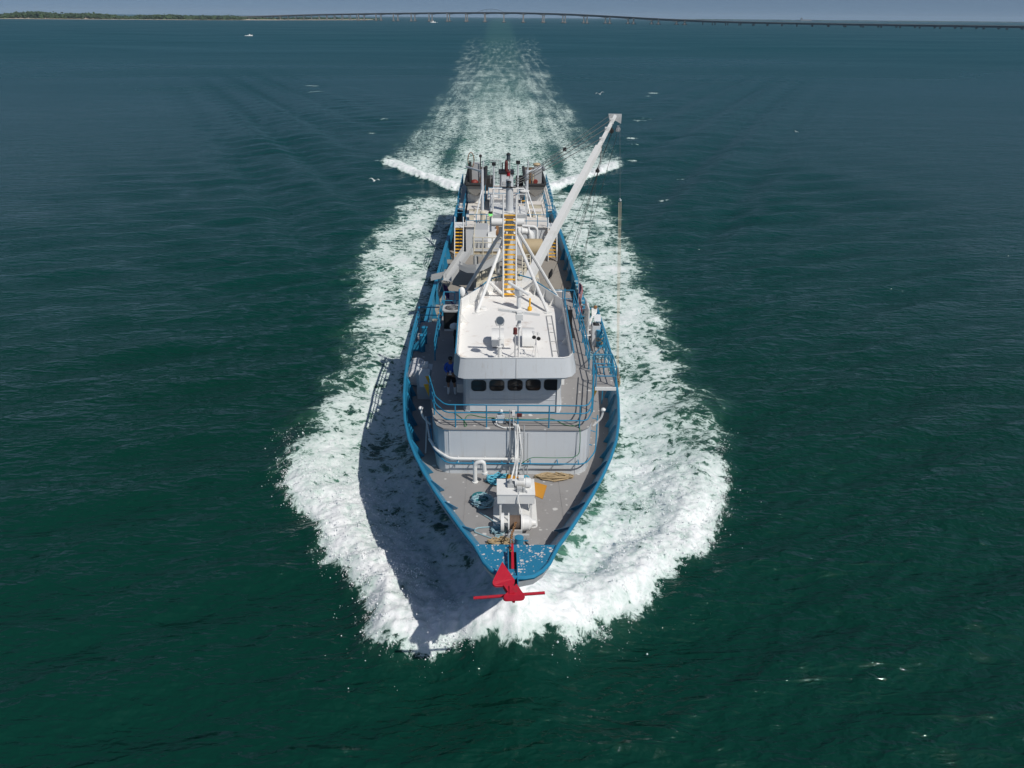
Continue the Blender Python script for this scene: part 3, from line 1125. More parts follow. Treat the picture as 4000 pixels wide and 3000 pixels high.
# ------------------------------------------------------------------ distant craft
def motorboat(name, label, pos, size, yaw, group):
    t = thing(name, label, 'boat', pos, group, ship=False)
    h = G()
    L_ = size
    b = L_ * 0.16
    sec = []
    for u, w_, k in ((-0.5, 0.9, 0.0), (-0.2, 1.0, 0.0), (0.15, 0.92, 0.02), (0.38, 0.5, 0.05), (0.5, 0.03, 0.08)):
        x = u * L_
        z = 0.12 * L_ + k * L_
        sec.append([(x, -b * w_, z), (x, -b * w_ * 0.75, -0.05 * L_), (x, b * w_ * 0.75, -0.05 * L_), (x, b * w_, z)])
    for i in range(len(sec) - 1):
        h.strip(sec[i], sec[i + 1], 0, closed=True)
    h.add(sec[0], [(0, 1, 2, 3)])
    R = Matrix.Rotation(yaw, 4, 'Z')

    def tr(g_):
        g_.v = [tuple(R @ Vector(v)) for v in g_.v]
        return g_
    o = make('hull', tr(h), ['white'], t, local=True)
    c = G().box(-0.12 * L_, 0.12 * L_, -b * 0.6, b * 0.6, 0.12 * L_, 0.27 * L_)
    c.box(-0.15 * L_, 0.10 * L_, -b * 0.7, b * 0.7, 0.275 * L_, 0.295 * L_)
    make('cabin', tr(c), ['white'], t, local=True)
    w_ = G().box(0.121 * L_, 0.125 * L_, -b * 0.5, b * 0.5, 0.19 * L_, 0.26 * L_)
    make('windscreen', tr(w_), ['glass'], t, local=True)
    wk = G()
    wk.prism([(-0.5 * L_, -b), (-0.9 * L_, -b * 1.5), (-0.9 * L_, b * 1.5), (-0.5 * L_, b)], 0.0, 0.35)
    wk.prism([(0.3 * L_, -b * 1.5), (-0.5 * L_, -b * 1.6), (-0.5 * L_, b * 1.6), (0.3 * L_, b * 1.5)], 0.0, 0.5)
    k = make('wake', tr(wk), ['foamdrop'], t, local=True)
    return t


motorboat('motorboat', 'white motorboat throwing foam in front of the bridge piers', (-300, 3150, 0.2), 20, math.radians(195), 'small boats near the bridge')
motorboat('motorboat', 'small white skiff alone on open water below the wooded island', (-293, 944, 0.1), 6.0, math.radians(12), 'small boats near the bridge')
t = thing('cargo_ship', 'tiny grey cargo ship on the right horizon beyond the bridge', 'ship', (3980, 11800, 0), ship=False)
h = G().prism([(3905, 11790), (4040, 11790), (4058, 11802), (4040, 11814), (3905, 11814)], -1, 20)
make('hull', h, ['shipfar'], t, ship=False)
make('bridge_house', G().box(3908, 3928, 11792, 11812, 20, 38).box(3914, 3920, 11799, 11805, 38, 46), ['shipfar'], t, ship=False)


# ------------------------------------------------------------------ birds
def gull(name, label, p, span, yaw, bank, lift, mats, group):
    t = thing(name, label, 'bird', p, group)
    R = Euler((bank, 0, yaw)).to_matrix()
    s = span / 1.2
    b = G()
    prof = [(-0.26, 0.012), (-0.2, 0.04), (-0.08, 0.065), (0.06, 0.068), (0.15, 0.05), (0.2, 0.042), (0.235, 0.036), (0.262, 0.016), (0.30, 0.004)]
    b.tube([(x, 0, 0.012 * math.sin(x * 6)) for x, r in prof], [r for x, r in prof], 8)
    b.plate([(-0.22, -0.03, 0.0), (-0.22, 0.03, 0.0), (-0.37, 0.07, 0.0), (-0.37, -0.07, 0.0)], 0.012)

    def tr(g_):
        g_.v = [tuple(R @ Vector(v) * s) for v in g_.v]
        return g_
    make('body', tr(b), [mats[0]], t, local=True)
    for sd in (-1, 1):
        w_ = G()
        st = [(0.03, 0.09, -0.10, 0.0), (0.2, 0.12, -0.07, lift * 0.6), (0.36, 0.13, -0.03, lift), (0.5, 0.07, -0.05, lift * 0.85), (0.62, -0.03, -0.09, lift * 0.6)]
        A_ = [(f, sd * y, z) for y, f, r, z in st]
        B_ = [(r, sd * y, z - 0.004) for y, f, r, z in st]
        C_ = [(r, sd * y, z + 0.012) for y, f, r, z in st]
        D_ = [(f, sd * y, z + 0.018) for y, f, r, z in st]
        w_.strip(A_, B_, 0).strip(B_, C_, 0).strip(C_, D_, 0).strip(D_, A_, 0)
        wo = make('wing', tr(w_), [mats[0]], t, local=True)
        tp = G().plate([(st[3][1], sd * 0.5, lift * 0.86 + 0.01), (st[4][1], sd * 0.62, lift * 0.6 + 0.01), (st[4][1] - 0.07, sd * 0.66, lift * 0.55 + .01), (st[4][2], sd * 0.61, lift * 0.6 + .01)], 0.014)
        make('wing_tip', tr(tp), [mats[1]], wo, local=True)
    return t


GM = ('feather', 'featherdark')
gp = 'gulls gliding over the wake'
gull('gull', 'white gull with raised wings low over green water left of the stern', (-15.06,92.00,3.97), 1.25, math.radians(80), 0.1, 0.22, GM, gp)
gull('gull', 'white gull gliding above the dark water right of the wake', (12.73,110.00,12.12), 1.15, math.radians(100), -0.15, 0.24, GM, gp)
gull('gull', 'lone small gull far out over open water on the right', (43.13,120.00,6.30), 0.6, math.radians(60), 0.3, 0.2, GM, gp)
gull('gull', 'white gull against the churned foam beside the left hull side', (-9.42,84.00,2.56), 0.9, math.radians(150), 0.9, 0.1, GM, gp)
gull('pelican', 'dark bird banking on edge over the white wake behind the stack', (2.96,100.00,4.82), 0.95, math.radians(75), 1.15, 0.14, ('pelican', 'pelican'), 'dark birds')

# ================================================================== the fishing vessel
ship = thing('fishing_vessel', 'long blue and white fishing vessel steaming towards the camera with a foaming bow wave', 'ship', (0, 19.2, 0))


def zdk(d):
    return 3.55 + 0.0011 * max(0.0, 46 - d) ** 2


ZTOP = [(19.15, 5.68), (21, 5.52), (23, 5.36), (25, 5.22), (27, 5.1), (29.5, 5.0), (31, 4.92), (34, 4.82), (36.6, 4.75)]


def ztp(d):
    return interp(ZTOP, d)


def btop(d):
    return interp(B_TOP, d)


def blow(d):
    return interp(B_LOW, d)


def rake(d):
    u = min(1, max(0, (d - 19.15) / 15.0))
    return 6.0 * (1 - u * u * (3 - 2 * u))


def recede(d):
    """how far the hull at deck level lies behind the rail above it"""
    return 1.45 * rake(d) / 6.0


def shell(geo, ds, bf, zf, mi=0):
    for s in (-1, 1):
        rows = [[], [], [], [], []]
        for d in ds:
            b, z = bf(d), zf(d)
            dw = min(d + rake(d), 88.45)
            w = min(interp(B_WL, dw), b) if d > 19.2 else 0.0
            zd_ = min(zdk(d), z) - 0.25
            rows[0].append((s * b, d, z))
            rows[1].append((s * max(0, b - 0.04), d + 0.10 * rake(d) / 6, z - 0.34))
            rows[2].append((s * (0.85 * b + 0.15 * w), d + recede(d) + .1, zd_))
            rows[3].append((s * (0.2 * b + 0.8 * w), d + rake(d) * 0.8, z * 0.3))
            rows[4].append((s * w * 0.85, d + rake(d) * 1.05, -1.6))
        for i in range(4):
            geo.strip(rows[i], rows[i + 1], mi, flip=(s > 0))


DS_A = [19.15, 19.22, 19.3, 19.45, 19.6, 19.8, 20, 20.25, 20.5, 21, 21.5, 22, 23, 24.5, 26, 27.5, 29, 31, 33.5, 36.0, 36.6]
DS_B = [36.6, 39, 42, 45, 47]
DS_C = [46.98, 49, 52, 56, 60, 64, 68, 72, 76, 80, 83, 86, 88.5]
h = G()
shell(h, DS_A, btop, ztp)
shell(h, DS_B, btop, lambda d: 3.62)
shell(h, DS_C, blow, lambda d: 3.0)
zz = [(1.0, 3.0), (0.96, 0.75), (0.8, -1.6)]
bt = blow(88.5)
h.add([(s * bt * k, 88.5, z) for k, z in zz for s in (-1, 1)], [(0, 1, 3, 2), (2, 3, 5, 4)])
for s in (-1, 1):
    h.add([(s * btop(47), 47, 3.62), (s * (blow(47) - 0.1), 47, 3.62), (s * (blow(47) - .1), 47, 0.5), (s * btop(47), 47, .5)], [(0, 1, 2, 3)])
make('hull', h, ['hull'], ship, angle=0.9)
# pale band round the stem just under the rail
b = G()
for s in (-1, 1):
    A_, B_ = [], []
    for d in DS_A[:10]:
        k_ = 0.02 + 0.30 * max(0.15, 1 - (d - 19.15) / 2.2)
        A_.append((s * (btop(d) + 0.02), d - 0.03, ztp(d) - 0.08))
        B_.append((s * (max(0, btop(d) - 0.03) + 0.02), d - 0.03 + 0.09, ztp(d) - k_ - .06))
    b.strip(A_, B_, 0, flip=(s > 0))
make('stem_band', b, ['wallwhite'], ship, angle=0.9)

# bulwark lining, rail caps
_k = [(d + recede(d) + 0.1, max(0.05, btop(d) * .97 - 0.12 - 0.17 * min(1, max(0, (40 - d) / 12)))) for d in DS_A]


def tdeck(d):
    return float(np.interp(d, [a for a, c in _k], [c for a, c in _k]))


inn = G()
for s in (-1, 1):
    A_, B_ = [], []
    for d in DS_A[8:]:
        ins_ = 0.12 + 0.2 * min(1, (40 - d) / 12)
        A_.append((s * (btop(d) - 0.06), d + 0.04, ztp(d) - 0.03))
        B_.append((s * tdeck(d + recede(d) + .1), d + recede(d) + 0.1, zdk(d) - 0.05))
    inn.strip(A_, B_, 0, flip=(s < 0))
    A_ = [(s * (blow(d) - 0.07), d, 2.99) for d in DS_C]
    B_ = [(s * (blow(d) - 0.13), d, 1.85) for d in DS_C]
    inn.strip(A_, B_, 0, flip=(s < 0))
bt = blow(88.4) - .07
inn.add([(-bt, 88.38, 2.99), (bt, 88.38, 2.99), (bt, 88.38, 1.85), (-bt, 88.38, 1.85)], [(0, 1, 2, 3)])
make('bulwark', inn, ['blue'], ship, angle=0.9)
rc = G()
left = [(-btop(d), d, ztp(d)) for d in DS_A[1:]]
right = [(btop(d), d, ztp(d)) for d in DS_A[1:]]
rc.tube(left[::-1] + right, 0.07, 8)
make('rail_cap', rc, ['blue'], ship)
for s in (-1, 1):
    rc = G()
    pts = [(s * blow(d), d, 3.02) for d in DS_C]
    for i in range(len(pts) - 1):
        a, b_ = pts[i], pts[i + 1]
        w = 0.13
        rc.add([(a[0] - w, a[1], 3.0), (a[0] + w, a[1], 3.0), (a[0] + w, a[1], 3.07), (a[0] - w, a[1], 3.07), (b_[0] - w, b_[1], 3.0), (b_[0] + w, b_[1], 3.0), (b_[0] + w, b_[1], 3.07), (b_[0] - w, b_[1], 3.07)], [(0, 1, 5, 4), (1, 2, 6, 5), (2, 3, 7, 6), (3, 0, 4, 7)])
    make('rail_cap', rc, ['blue'], ship, smooth=False)
# stays inside the bow bulwark and along the working deck
for s in (-1, 1):
    for d in (22.3, 24.0, 25.6, 27.3, 29.0, 30.7, 32.4, 34.1, 35.8):
        ins_ = 0.12 + 0.2 * min(1, (40 - d) / 12)
        rc_ = recede(d) + .1
        td = tdeck(d + rc_)
        k = G().plate([(s * (btop(d) - 0.08), d + .03, ztp(d) - 0.06), (s * (td + .02), d + rc_, zdk(d)), (s * (td - 0.17), d + rc_ + .1, zdk(d)), (s * (btop(d) - 0.16), d + .1, ztp(d) - 0.10)], 0.025)
        make('bulwark_stay', k, ['blue'], ship, smooth=False)
    for d in range(49, 68, 3):
        k = G().plate([(s * (blow(d) - 0.08), d, 2.98), (s * (blow(d) - .12), d, 1.92), (s * (blow(d) - .5), d, 1.92), (s * (blow(d) - .22), d, 2.95)], 0.03)
        make('bulwark_stay', k, ['blue'], ship, smooth=False)
# tall inner bulwark panels on the starboard working deck, as the picture shows lit blue pieces
for d0, d1, z1 in ((47.3, 51.5, 3.3), (54.5, 57.0, 3.2), (57.8, 61.5, 3.25)):
    k = G().plate([(-(blow(d0) - 0.16), d0, 2.2), (-(blow(d1) - 0.16), d1, 2.2), (-(blow(d1) - 0.24), d1, z1), (-(blow(d0) - 0.24), d0, z1)], 0.05)
    make('bulwark_panel', k, ['blue'], ship, smooth=False)

# decks
fd = G()
A_, B_ = [], []
for d in [21.0, 21.5, 22, 22.5, 23, 23.7, 24.5, 25.2, 26, 27.5, 29, 31, 33.5, 36, 39, 42, 45, 46.98]:
    ins_ = 0.1 + 0.2 * min(1, (40 - d) / 12) if d < 37 else 0.02
    w = tdeck(d) + .02 if d < 36 else btop(d) - ins_
    A_.append((-w, d, zdk(d)))
    B_.append((w, d, zdk(d)))
fd.strip(A_, B_, 0, flip=True)
fd.add([(-5.55, 46.98, 3.55), (5.55, 46.98, 3.55), (5.55, 46.98, 1.8), (-5.55, 46.98, 1.8)], [(0, 1, 2, 3)])
make('foredeck', fd, ['deck'], ship, smooth=False)
md = G()
A_ = [(-(blow(d) - 0.1), d, 1.9) for d in DS_C]
B_ = [((blow(d) - 0.1), d, 1.9) for d in DS_C]
md.strip(A_, B_, 0, flip=True)
make('working_deck', md, ['maindeck'], ship, smooth=False)
# weld seams of the foredeck plating
for tt in (-1.9, 1.9):
    make('deck_seam', G().box(tt - .012, tt + .012, 23.5, 27.9, 0, 0.008), ['deck'], ship, smooth=False)
for o in [o for o in bpy.data.objects if o.name.startswith('deck_seam')]:
    for v in o.data.vertices:
        v.co.z += zdk(v.co.y + 19.2)
make('deck_hatch', G().lathe([(0.26, 0), (0.26, 0.012), (0.235, 0.018)], (0.67,23.06,4.22), n=20), ['deck'], ship)

# bow plate
pl = [(btop(d) - 0.03, d, ztp(d) - 0.03) for d in (19.3, 19.45, 19.6, 19.8, 20, 20.25, 20.5, 20.8, 21.15)]
pts = [(0, 19.19, 5.65)] + pl + [(-x, y, z) for x, y, z in pl[::-1]]
n = len(pts)
bp = G()
vs = [(x, y, z) for x, y, z in pts] + [(x, y, z - 0.05) for x, y, z in pts]
bp.add(vs, [tuple(range(n)), tuple(range(2 * n - 1, n - 1, -1))] + [(i, n + i, n + (i + 1) % n, (i + 1) % n) for i in range(n)])
make('bow_plate', bp, ['bowplate'], ship, smooth=False)
ch = G()
ca, cb = (-0.13,20.59,5.56), (-0.13,18.96,5.50)
anchor_x = ca[0]
ch.box(anchor_x - 0.13, anchor_x + 0.13, cb[1] + 0.1, ca[1], 5.48, 5.60, 1)
ch.box(anchor_x - 0.155, anchor_x - 0.125, cb[1] - 0.15, ca[1], 5.5, 5.74, 0)
ch.box(anchor_x + 0.125, anchor_x + 0.155, cb[1] - 0.15, ca[1], 5.5, 5.74, 0)
ch.cyl((anchor_x - 0.13, cb[1] - 0.02, 5.56), (anchor_x + 0.13, cb[1] - 0.02, 5.56), 0.09, n=12, mi=1)
make('anchor_roller', ch, ['blue', 'black'], ship)
k = G().plate([(-0.08,19.47,5.64), (0.06,19.43,5.64), (0.10,19.20,5.60), (-0.08,19.20,5.60)], 0.06)
make('bow_chock', k, ['blue'], ship, smooth=False)

# ------------------------------------------------------------------ first-tier deckhouse
HALF = [(3.75, 45.8), (3.78, 40), (3.78, 35.5), (3.72, 33), (3.55, 30.6), (3.28, 28.9), (3.12, 28.4), (2.85, 28.15), (2.6, 28.1)]


def ring(half, grow_=0.0):
    r = [(x + grow_, y - (grow_ if y < 29 else 0)) for x, y in half]
    return r + [(-x, y) for x, y in r[::-1]]


hs = G().prism(ring(HALF, -0.03), 3.3, 6.0)
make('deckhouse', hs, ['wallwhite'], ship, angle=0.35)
ud = G().prism(ring(HALF, 0.02), 6.003, 6.06)
make('upper_deck', ud, ['deck'], ship, smooth=False)
for tt in (-2.62, 2.62):
    make('weld_seam', G().box(tt - 0.012, tt + 0.012, 28.118, 28.13, 3.95, 5.99), ['wallwhite'], ship, smooth=False)
for (x, z) in ((-0.9, 4.6), (1.35, 4.6)):
    pass


def rail(name_or, path, zs, posts, r=0.028, mat='blue', parent=ship, corner=0.25, rp=None):
    """guard rail: bars at several heights along a plan path, with stanchions"""
    g_ = G()
    for z in zs:
        p = fillet([(x, y, b + z) for x, y, b in path], corner)
        g_.tube(p, r, 6)
    for x, y, b in posts:
        g_.tube([(x, y, b), (x, y, b + max(zs))], rp or r, 6)
    return make(name_or, g_, [mat], parent)


UD = 6.06
F_Y = 28.22
rail('guard_rail', [(-3.62, 31.0, UD), (-3.22, 29.0, UD), (-2.75, F_Y, UD), (3.02, F_Y, UD), (3.3, 29.0, UD), (3.74, 32.6, UD)], (0.34, 0.67, 1.02), [(-2.35, F_Y, UD), (-1.08, F_Y, UD), (0.2, F_Y, UD), (1.47, F_Y, UD), (2.72, F_Y, UD), (3.42, 29.7, UD), (3.7, 31.9, UD), (-3.3, 29.3, UD), (-3.58, 30.8, UD)])
rail('guard_rail', [(3.72, 34.1, UD), (3.76, 37.5, UD), (3.76, 41.0, UD), (3.74, 43.0, UD)], (0.3, 0.6, 1.02), [(3.72, 34.15, UD), (3.74, 35.8, UD), (3.75, 37.5, UD), (3.75, 39.2, UD), (3.74, 41, UD), (3.73, 42.9, UD)], r=0.033)
rail('guard_rail', [(-3.7, 35.0, UD), (-3.74, 38, UD), (-3.72, 42.5, UD)], (0.3, 0.6, 1.02), [(-3.7, 35.05, UD), (-3.73, 36.6, UD), (-3.73, 38.2, UD), (-3.72, 39.8, UD), (-3.71, 41.3, UD), (-3.7, 42.4, UD)], r=0.033)
rail('guard_rail', [(-3.7, 42.5, UD), (-2.4, 42.5, UD)], (0.5, 1.02), [(-3.1, 42.5, UD), (-2.4, 42.5, UD)])
rail('guard_rail', [(3.74, 43.0, UD), (2.6, 43.0, UD)], (0.5, 1.02), [(3.1, 43.0, UD), (2.6, 43.0, UD)])
# stairs platform with gate frame on the port side
gt = G()
g0 = (3.95, 32.5)
for q in ([(3.85, 32.3), (4.75, 32.3)], [(3.85, 33.7), (4.75, 33.7)], [(3.85, 32.3), (3.85, 33.7)], [(4.75, 32.3), (4.75, 33.7)]):
    for z in (6.55, 7.0):
        gt.tube([(q[0][0], q[0][1], z), (q[1][0], q[1][1], z)], 0.03, 6)
for x, y in ((3.85, 32.3), (4.75, 32.3), (3.85, 33.7), (4.75, 33.7)):
    gt.tube([(x, y, 6.0), (x, y, 7.0)], 0.03, 6)
gt.tube([(3.85, 33.7, 7.0), (4.6, 35.2, 7.0), (4.75, 33.7, 7.0)], 0.03, 6)
gt.tube([(4.6, 35.2, 7.0), (4.6, 35.2, 3.7)], 0.03, 6)
make('stair_gate', gt, ['blue'], ship)
make('stair_platform', G().box(3.82, 4.76, 32.3, 33.72, 5.94, 6.0), ['deck'], ship, smooth=False)
make('platform_edge', G().box(3.82, 4.78, 32.22, 32.298, 5.86, 6.01), ['white'], ship, smooth=False)
for s in (-1, 1):
    make('platform_bracket', G().plate([(s * 3.82, 32.6, 5.92), (s * 4.05, 32.6, 5.92), (s * 3.82, 32.6, 5.3)], 0.06), ['yellow'], ship, smooth=False)
    make('platform_bracket', G().plate([(s * 3.82, 33.5, 5.92), (s * 4.05, 33.5, 5.92), (s * 3.82, 33.5, 5.3)], 0.06), ['yellow'], ship, smooth=False)

# handrail, pipes, hoses on the deckhouse front
yf = 28.11 - 0.03
g_ = G()
pth = fillet([(-3.75, 31.5, 4.75), (-3.38, 28.9, 4.62), (-2.75, yf - 0.22, 4.56), (3.0, yf - 0.22, 4.56), (3.52, 28.8, 4.62), (3.95, 31.8, 4.8)], 0.3)
g_.tube(pth, 0.03, 6)
for x in (-2.3, -1.65, -0.45, 0.72, 1.85, 2.72):
    g_.tube([(x, yf - 0.22, 4.56), (x, yf + 0.02, 4.62)], 0.025, 5)
    g_.ball((x, yf - 0.22, 4.57), 0.045, 6)
for s in (-1, 1):
    for x, y in ((3.42, 29.2), (3.7, 30.4), (3.9, 31.6)):
        g_.tube([(s * x - (.05 if s < 0 else 0), y, 4.7), (s * (x - 0.25), y + 0.05, 4.75)], 0.02, 5)
make('wall_handrail', g_, ['blue'], ship)
g_ = G()
g_.tube(fillet([(-3.55, 29.2, 4.95), (-3.2, 28.5, 4.80), (-2.6, yf - 0.13, 4.72), (0.05, yf - 0.13, 4.72)], 0.25), 0.06, 8)
for x in (-2.25, -1.15, -0.15):
    g_.tube([(x, yf - 0.13, 4.84), (x, yf - 0.13, 4.5)], 0.022, 5)
g_.box(-0.02, 0.28, yf - 0.24, yf, 4.64, 4.8)
g_.tube(fillet([(-3.55, 29.3, 4.95), (-3.85, 31, 5.1), (-3.85, 31.2, 4.5), (-3.8, 29.8, 3.9)], 0.1), 0.035, 8)
make('white_pipe', g_, ['white'], ship)
ve = G()
a, b_ = (-1.55,27.68,3.96), (-1.53,27.35,4.84)
x0, y0 = a[0], 27.4
ve.tube(fillet([(x0, y0, 3.9), (x0, y0, 4.85), (x0 + 0.36, y0 - 0.02, 4.95), (x0 + 0.40, y0 - 0.03, 4.38)], 0.34, 8), 0.085, 10)
ve.cyl((x0 + 0.395, y0 - 0.03, 4.44), (x0 + 0.40, y0 - 0.03, 4.36), 0.125, n=12)
ve.lathe([(0.13, 0), (0.13, 0.03)], (x0, y0, 3.94), n=12)
make('vent_pipe', ve, ['white'], ship)
# mushroom vents on the deckhouse sides
for s in (-1, 1):
    k = G()
    k.tube(fillet([(s * 3.62, 30.6, 4.9), (s * 3.95, 30.55, 5.3), (s * 4.0, 30.5, 5.7)], 0.2), 0.045, 8)
    k.ball((s * 4.0, 30.5, 5.75), (0.11, 0.11, 0.09), 10)
    make('mushroom_vent', k, ['white'], ship)
# vertical ladder and cable bundle from the upper deck down to the windlass
la = G()
lx = (0.25,27.90,5.88)[0]
for s in (-0.16, 0.2):
    la.tube([(lx + s, 27.92, 3.95), (lx + s, 27.95, 6.3)], 0.028, 6)
for i in range(8):
    la.tube([(lx - 0.16, 27.93, 4.15 + 0.26 * i), (lx + 0.2, 27.93, 4.15 + 0.26 * i)], 0.018, 5)
la.tube([(lx + 0.36, 27.98, 3.95), (lx + 0.36, 27.98, 5.95)], 0.022, 5)
la.tube([(lx - 0.38, 28.0, 3.95), (lx - 0.38, 28.0, 7.0)], 0.022, 5)
make('wall_ladder', la, ['lightgrey'], ship)

# ------------------------------------------------------------------ pilothouse
PH = [(2.2, 38.4), (2.2, 34), (2.12, 30.6), (2.06, 29.85), (1.97, 29.6), (1.8, 29.5)]
ph = G().prism(ring(PH), 6.05, 8.14)
pilot = make('pilothouse', ph, ['wallwhite'], ship, angle=0.35)
make('base_coaming', G().prism(ring(PH, 0.035), 6.06, 6.14), ['wallwhite'], pilot, smooth=False)
make('corner_post', G().box(1.86, 1.98, 29.44, 29.50, 6.07, 7.9), ['white'], pilot, smooth=False)
make('weld_seam', G().box(-1.78, 1.8, 29.485, 29.51, 6.70, 6.712), ['wallwhite'], pilot, smooth=False)
make('weld_seam', G().box(1.2, 1.8, 29.482, 29.51, 6.93, 6.95), ['white'], pilot, smooth=False)


def rrect(cx, cz, w, h_, r, n=5):
    p = []
    for (sx, sz, a0) in ((1, 1, 0), (-1, 1, 90), (-1, -1, 180), (1, -1, 270)):
        for i in range(n + 1):
            a = math.radians(a0 + 90 * i / n)
            p.append((cx + sx * (w / 2 - r) + r * math.cos(a), cz + sz * (h_ / 2 - r) + r * math.sin(a)))
    return p


w0, w1 = (-1.42,29.50,7.35), (1.62,29.50,7.42)
for i in range(5):
    cx = w0[0] + (w1[0] - w0[0]) * i / 4
    cz = w0[2] + (w1[2] - w0[2]) * i / 4
    wn_ = G()
    o1 = rrect(cx, cz, 0.63, 0.50, 0.16)
    o2 = rrect(cx, cz, 0.57, 0.44, 0.13)
    A_ = [(x, 29.465, z) for x, z in o1]
    B_ = [(x, 29.465, z) for x, z in o2]
    C_ = [(x, 29.485, z) for x, z in o2]
    D_ = [(x, 29.51, z) for x, z in o1]
    wn_.strip(A_, B_, 0, closed=True).strip(D_, A_, 0, closed=True).strip(B_, C_, 0, closed=True)
    wn_.add(C_, [tuple(range(len(C_)))[::-1]], 1)
    make('window', wn_, ['rubber', 'glass'], pilot, smooth=False)
make('window_lamp', G().box(-.03 + .05, .1 + .05, 29.3, 29.48, 7.62, 7.76), ['black'], pilot, smooth=False)
for s in (-1, 1):
    for y in (31.2, 32.6, 35.0, 36.4):
        o1 = rrect(y, 7.35, 0.75, 0.5, 0.14)
        xx = s * (interp([(29.85, 2.06), (30.6, 2.12), (34, 2.2), (38.4, 2.2)], y) + 0.012)
        k = G().add([(xx, y_, z_) for y_, z_ in o1], [tuple(range(len(o1)))])
        make('side_window', k, ['glass'], pilot, smooth=False)
    dr = G().box(s * 2.19 - 0.03, s * 2.19 + 0.03, 33.3, 34.1, 6.2, 7.95)
    make('door', dr, ['white'], pilot, smooth=False)
make('wall_box', G().box(2.02, 2.25, 30.6, 30.95, 6.9, 7.3), ['white'], pilot, smooth=False)
make('wall_box', G().box(-2.4, -2.06, 30.55, 31.0, 6.5, 6.9), ['lightgrey'], pilot, smooth=False)

# roof with its sloping visor and plate parapet
LO = [(2.62, 38.0), (2.6, 34), (2.52, 29.6), (2.46, 29.0), (2.28, 28.65), (2.0, 28.5)]
UP = [(2.50, 36.4), (2.47, 34), (2.36, 29.6), (2.32, 29.1), (2.18, 28.75), (1.95, 28.64)]
LO_ = [(2.5, 36.4)] + LO[1:]
lo = [(x + 0.09, y, 8.15 + 0.02 * x) for x, y in LO]
lo = lo + [(-x + 0.05, y, 8.15 - 0.02 * x) for x, y in LO[::-1]]
def zup(y):
    return 8.78 + 0.21 * (1 - min(1, max(0, (y - 28.6) / 4.0)))


up = [(x + 0.06, y, zup(y) + 0.015 * x) for x, y in UP]
up = up + [(-x + 0.06, y, zup(y) - 0.015 * x) for x, y in UP[::-1]]
AFT = [(2.56, 36.4), (1.18, 39.45), (-1.04, 39.2), (-2.44, 36.4)]
vi = G()
vi.strip(up, lo, 0)
# under-side back to the wall
sof = [(x * 0.78, max(29.45, y + 0.25), 8.13) for x, y, z in lo]
vi.strip(lo, sof, 0)
make('visor', vi, ['wallwhite'], ship, angle=0.5)
cap = G()
cap.tube(up, 0.022, 6)
make('visor_lip', cap, ['white'], ship)
make('visor_seam', G().plate([(0.11, 28.48, 8.17), (0.125, 28.48, 8.17), (0.125, 28.63, 8.98), (0.11, 28.63, 8.98)], 0.012), ['lightgrey'], ship, smooth=False)
rf = G()
upin = [(x * 0.985, y + 0.03) for x, y, z in up]
poly = [(x, y) for x, y in upin[:len(UP)]][::-1]
poly = upin[len(UP):] + [AFT[2], AFT[1]] + upin[:len(UP)]
rf.prism(poly, 8.05, 8.2)
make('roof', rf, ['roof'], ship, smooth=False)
pi = G()
A_ = [(x * 0.985, y + 0.03, z) for x, y, z in up]
B_ = [(x * 0.985, y + 0.03, 8.2) for x, y, z in up]
pi.strip(A_, B_, 0)
make('parapet_lining', pi, ['white'], ship, angle=0.5)
aftp = G()
for i in range(3):
    a, b_ = AFT[i], AFT[i + 1]
    aftp.plate([(a[0], a[1], 8.15), (b_[0], b_[1], 8.15), (b_[0], b_[1], 8.78), (a[0], a[1], 8.78)], 0.03)
make('aft_parapet', aftp, ['white'], ship, smooth=False)
for i, us in ((0, (0.25, 0.55, 0.85)), (2, (0.15, 0.45, 0.75))):
    for u in us:
        a = Vector(AFT[i]) + (Vector(AFT[i + 1]) - Vector(AFT[i])) * u
        inw = Vector((0.1, 36.8)) - a
        inw = inw.normalized() * 0.32
        make('parapet_bracket', G().plate([(a.x, a.y, 8.72), (a.x, a.y, 8.2), (a.x + inw.x, a.y + inw.y, 8.2)], 0.025), ['white'], ship, smooth=False)
for s, y_ in ((1, 34.6), (1, 32.0), (-1, 34.6)):
    x_ = s * (2.38 + 0.02) + 0.05
    make('parapet_bracket', G().plate([(x_, y_, 8.7), (x_, y_, 8.2), (x_ - s * 0.3, y_, 8.2)], 0.025), ['white'], ship, smooth=False)
for s in (-1, 1):
    g_ = G()
    x_ = [p for p in up if (p[0] > 0) == (s > 0)]
    e1, e2 = (x_[0], x_[3]) if s > 0 else (x_[-1], x_[-4])
    g_.tube([(e1[0] + s * .07, e1[1], e1[2] + 0.08), (e2[0] + s * .07, e2[1], e2[2] + 0.05)], 0.035, 6)
    g_.tube([(e1[0] + s * .07, e1[1] - .1, e1[2] + 0.55), (e1[0] + s * .07, e1[1] - .1, 6.1)], 0.035, 6)
    make('roof_edge_rail', g_, ['blue'], ship)
# blue rail behind the roof
top = [(-2.36,37.40,8.45), (-1.76,38.60,8.52), (-1.01,39.60,8.81), (-0.28,39.90,8.92)]
g_ = G().tube(top, 0.035, 6)
for p, zb in ((top[1], 8.3), (top[2], 8.3), (top[0], 8.3)):
    g_.tube([p, (p[0], p[1], zb)], 0.04, 6)
make('roof_aft_rail', g_, ['blue'], ship)
top = [(0.49,39.90,8.93), (1.16,39.70,8.80), (1.91,38.70,8.57), (2.32,37.80,8.56)]
g_ = G().tube(top, 0.035, 6)
for p, zb in ((top[1], 8.3), (top[2], 8.3), (top[3], 8.3)):
    g_.tube([p, (p[0], p[1], zb)], 0.04, 6)
make('roof_aft_rail', g_, ['blue'], ship)

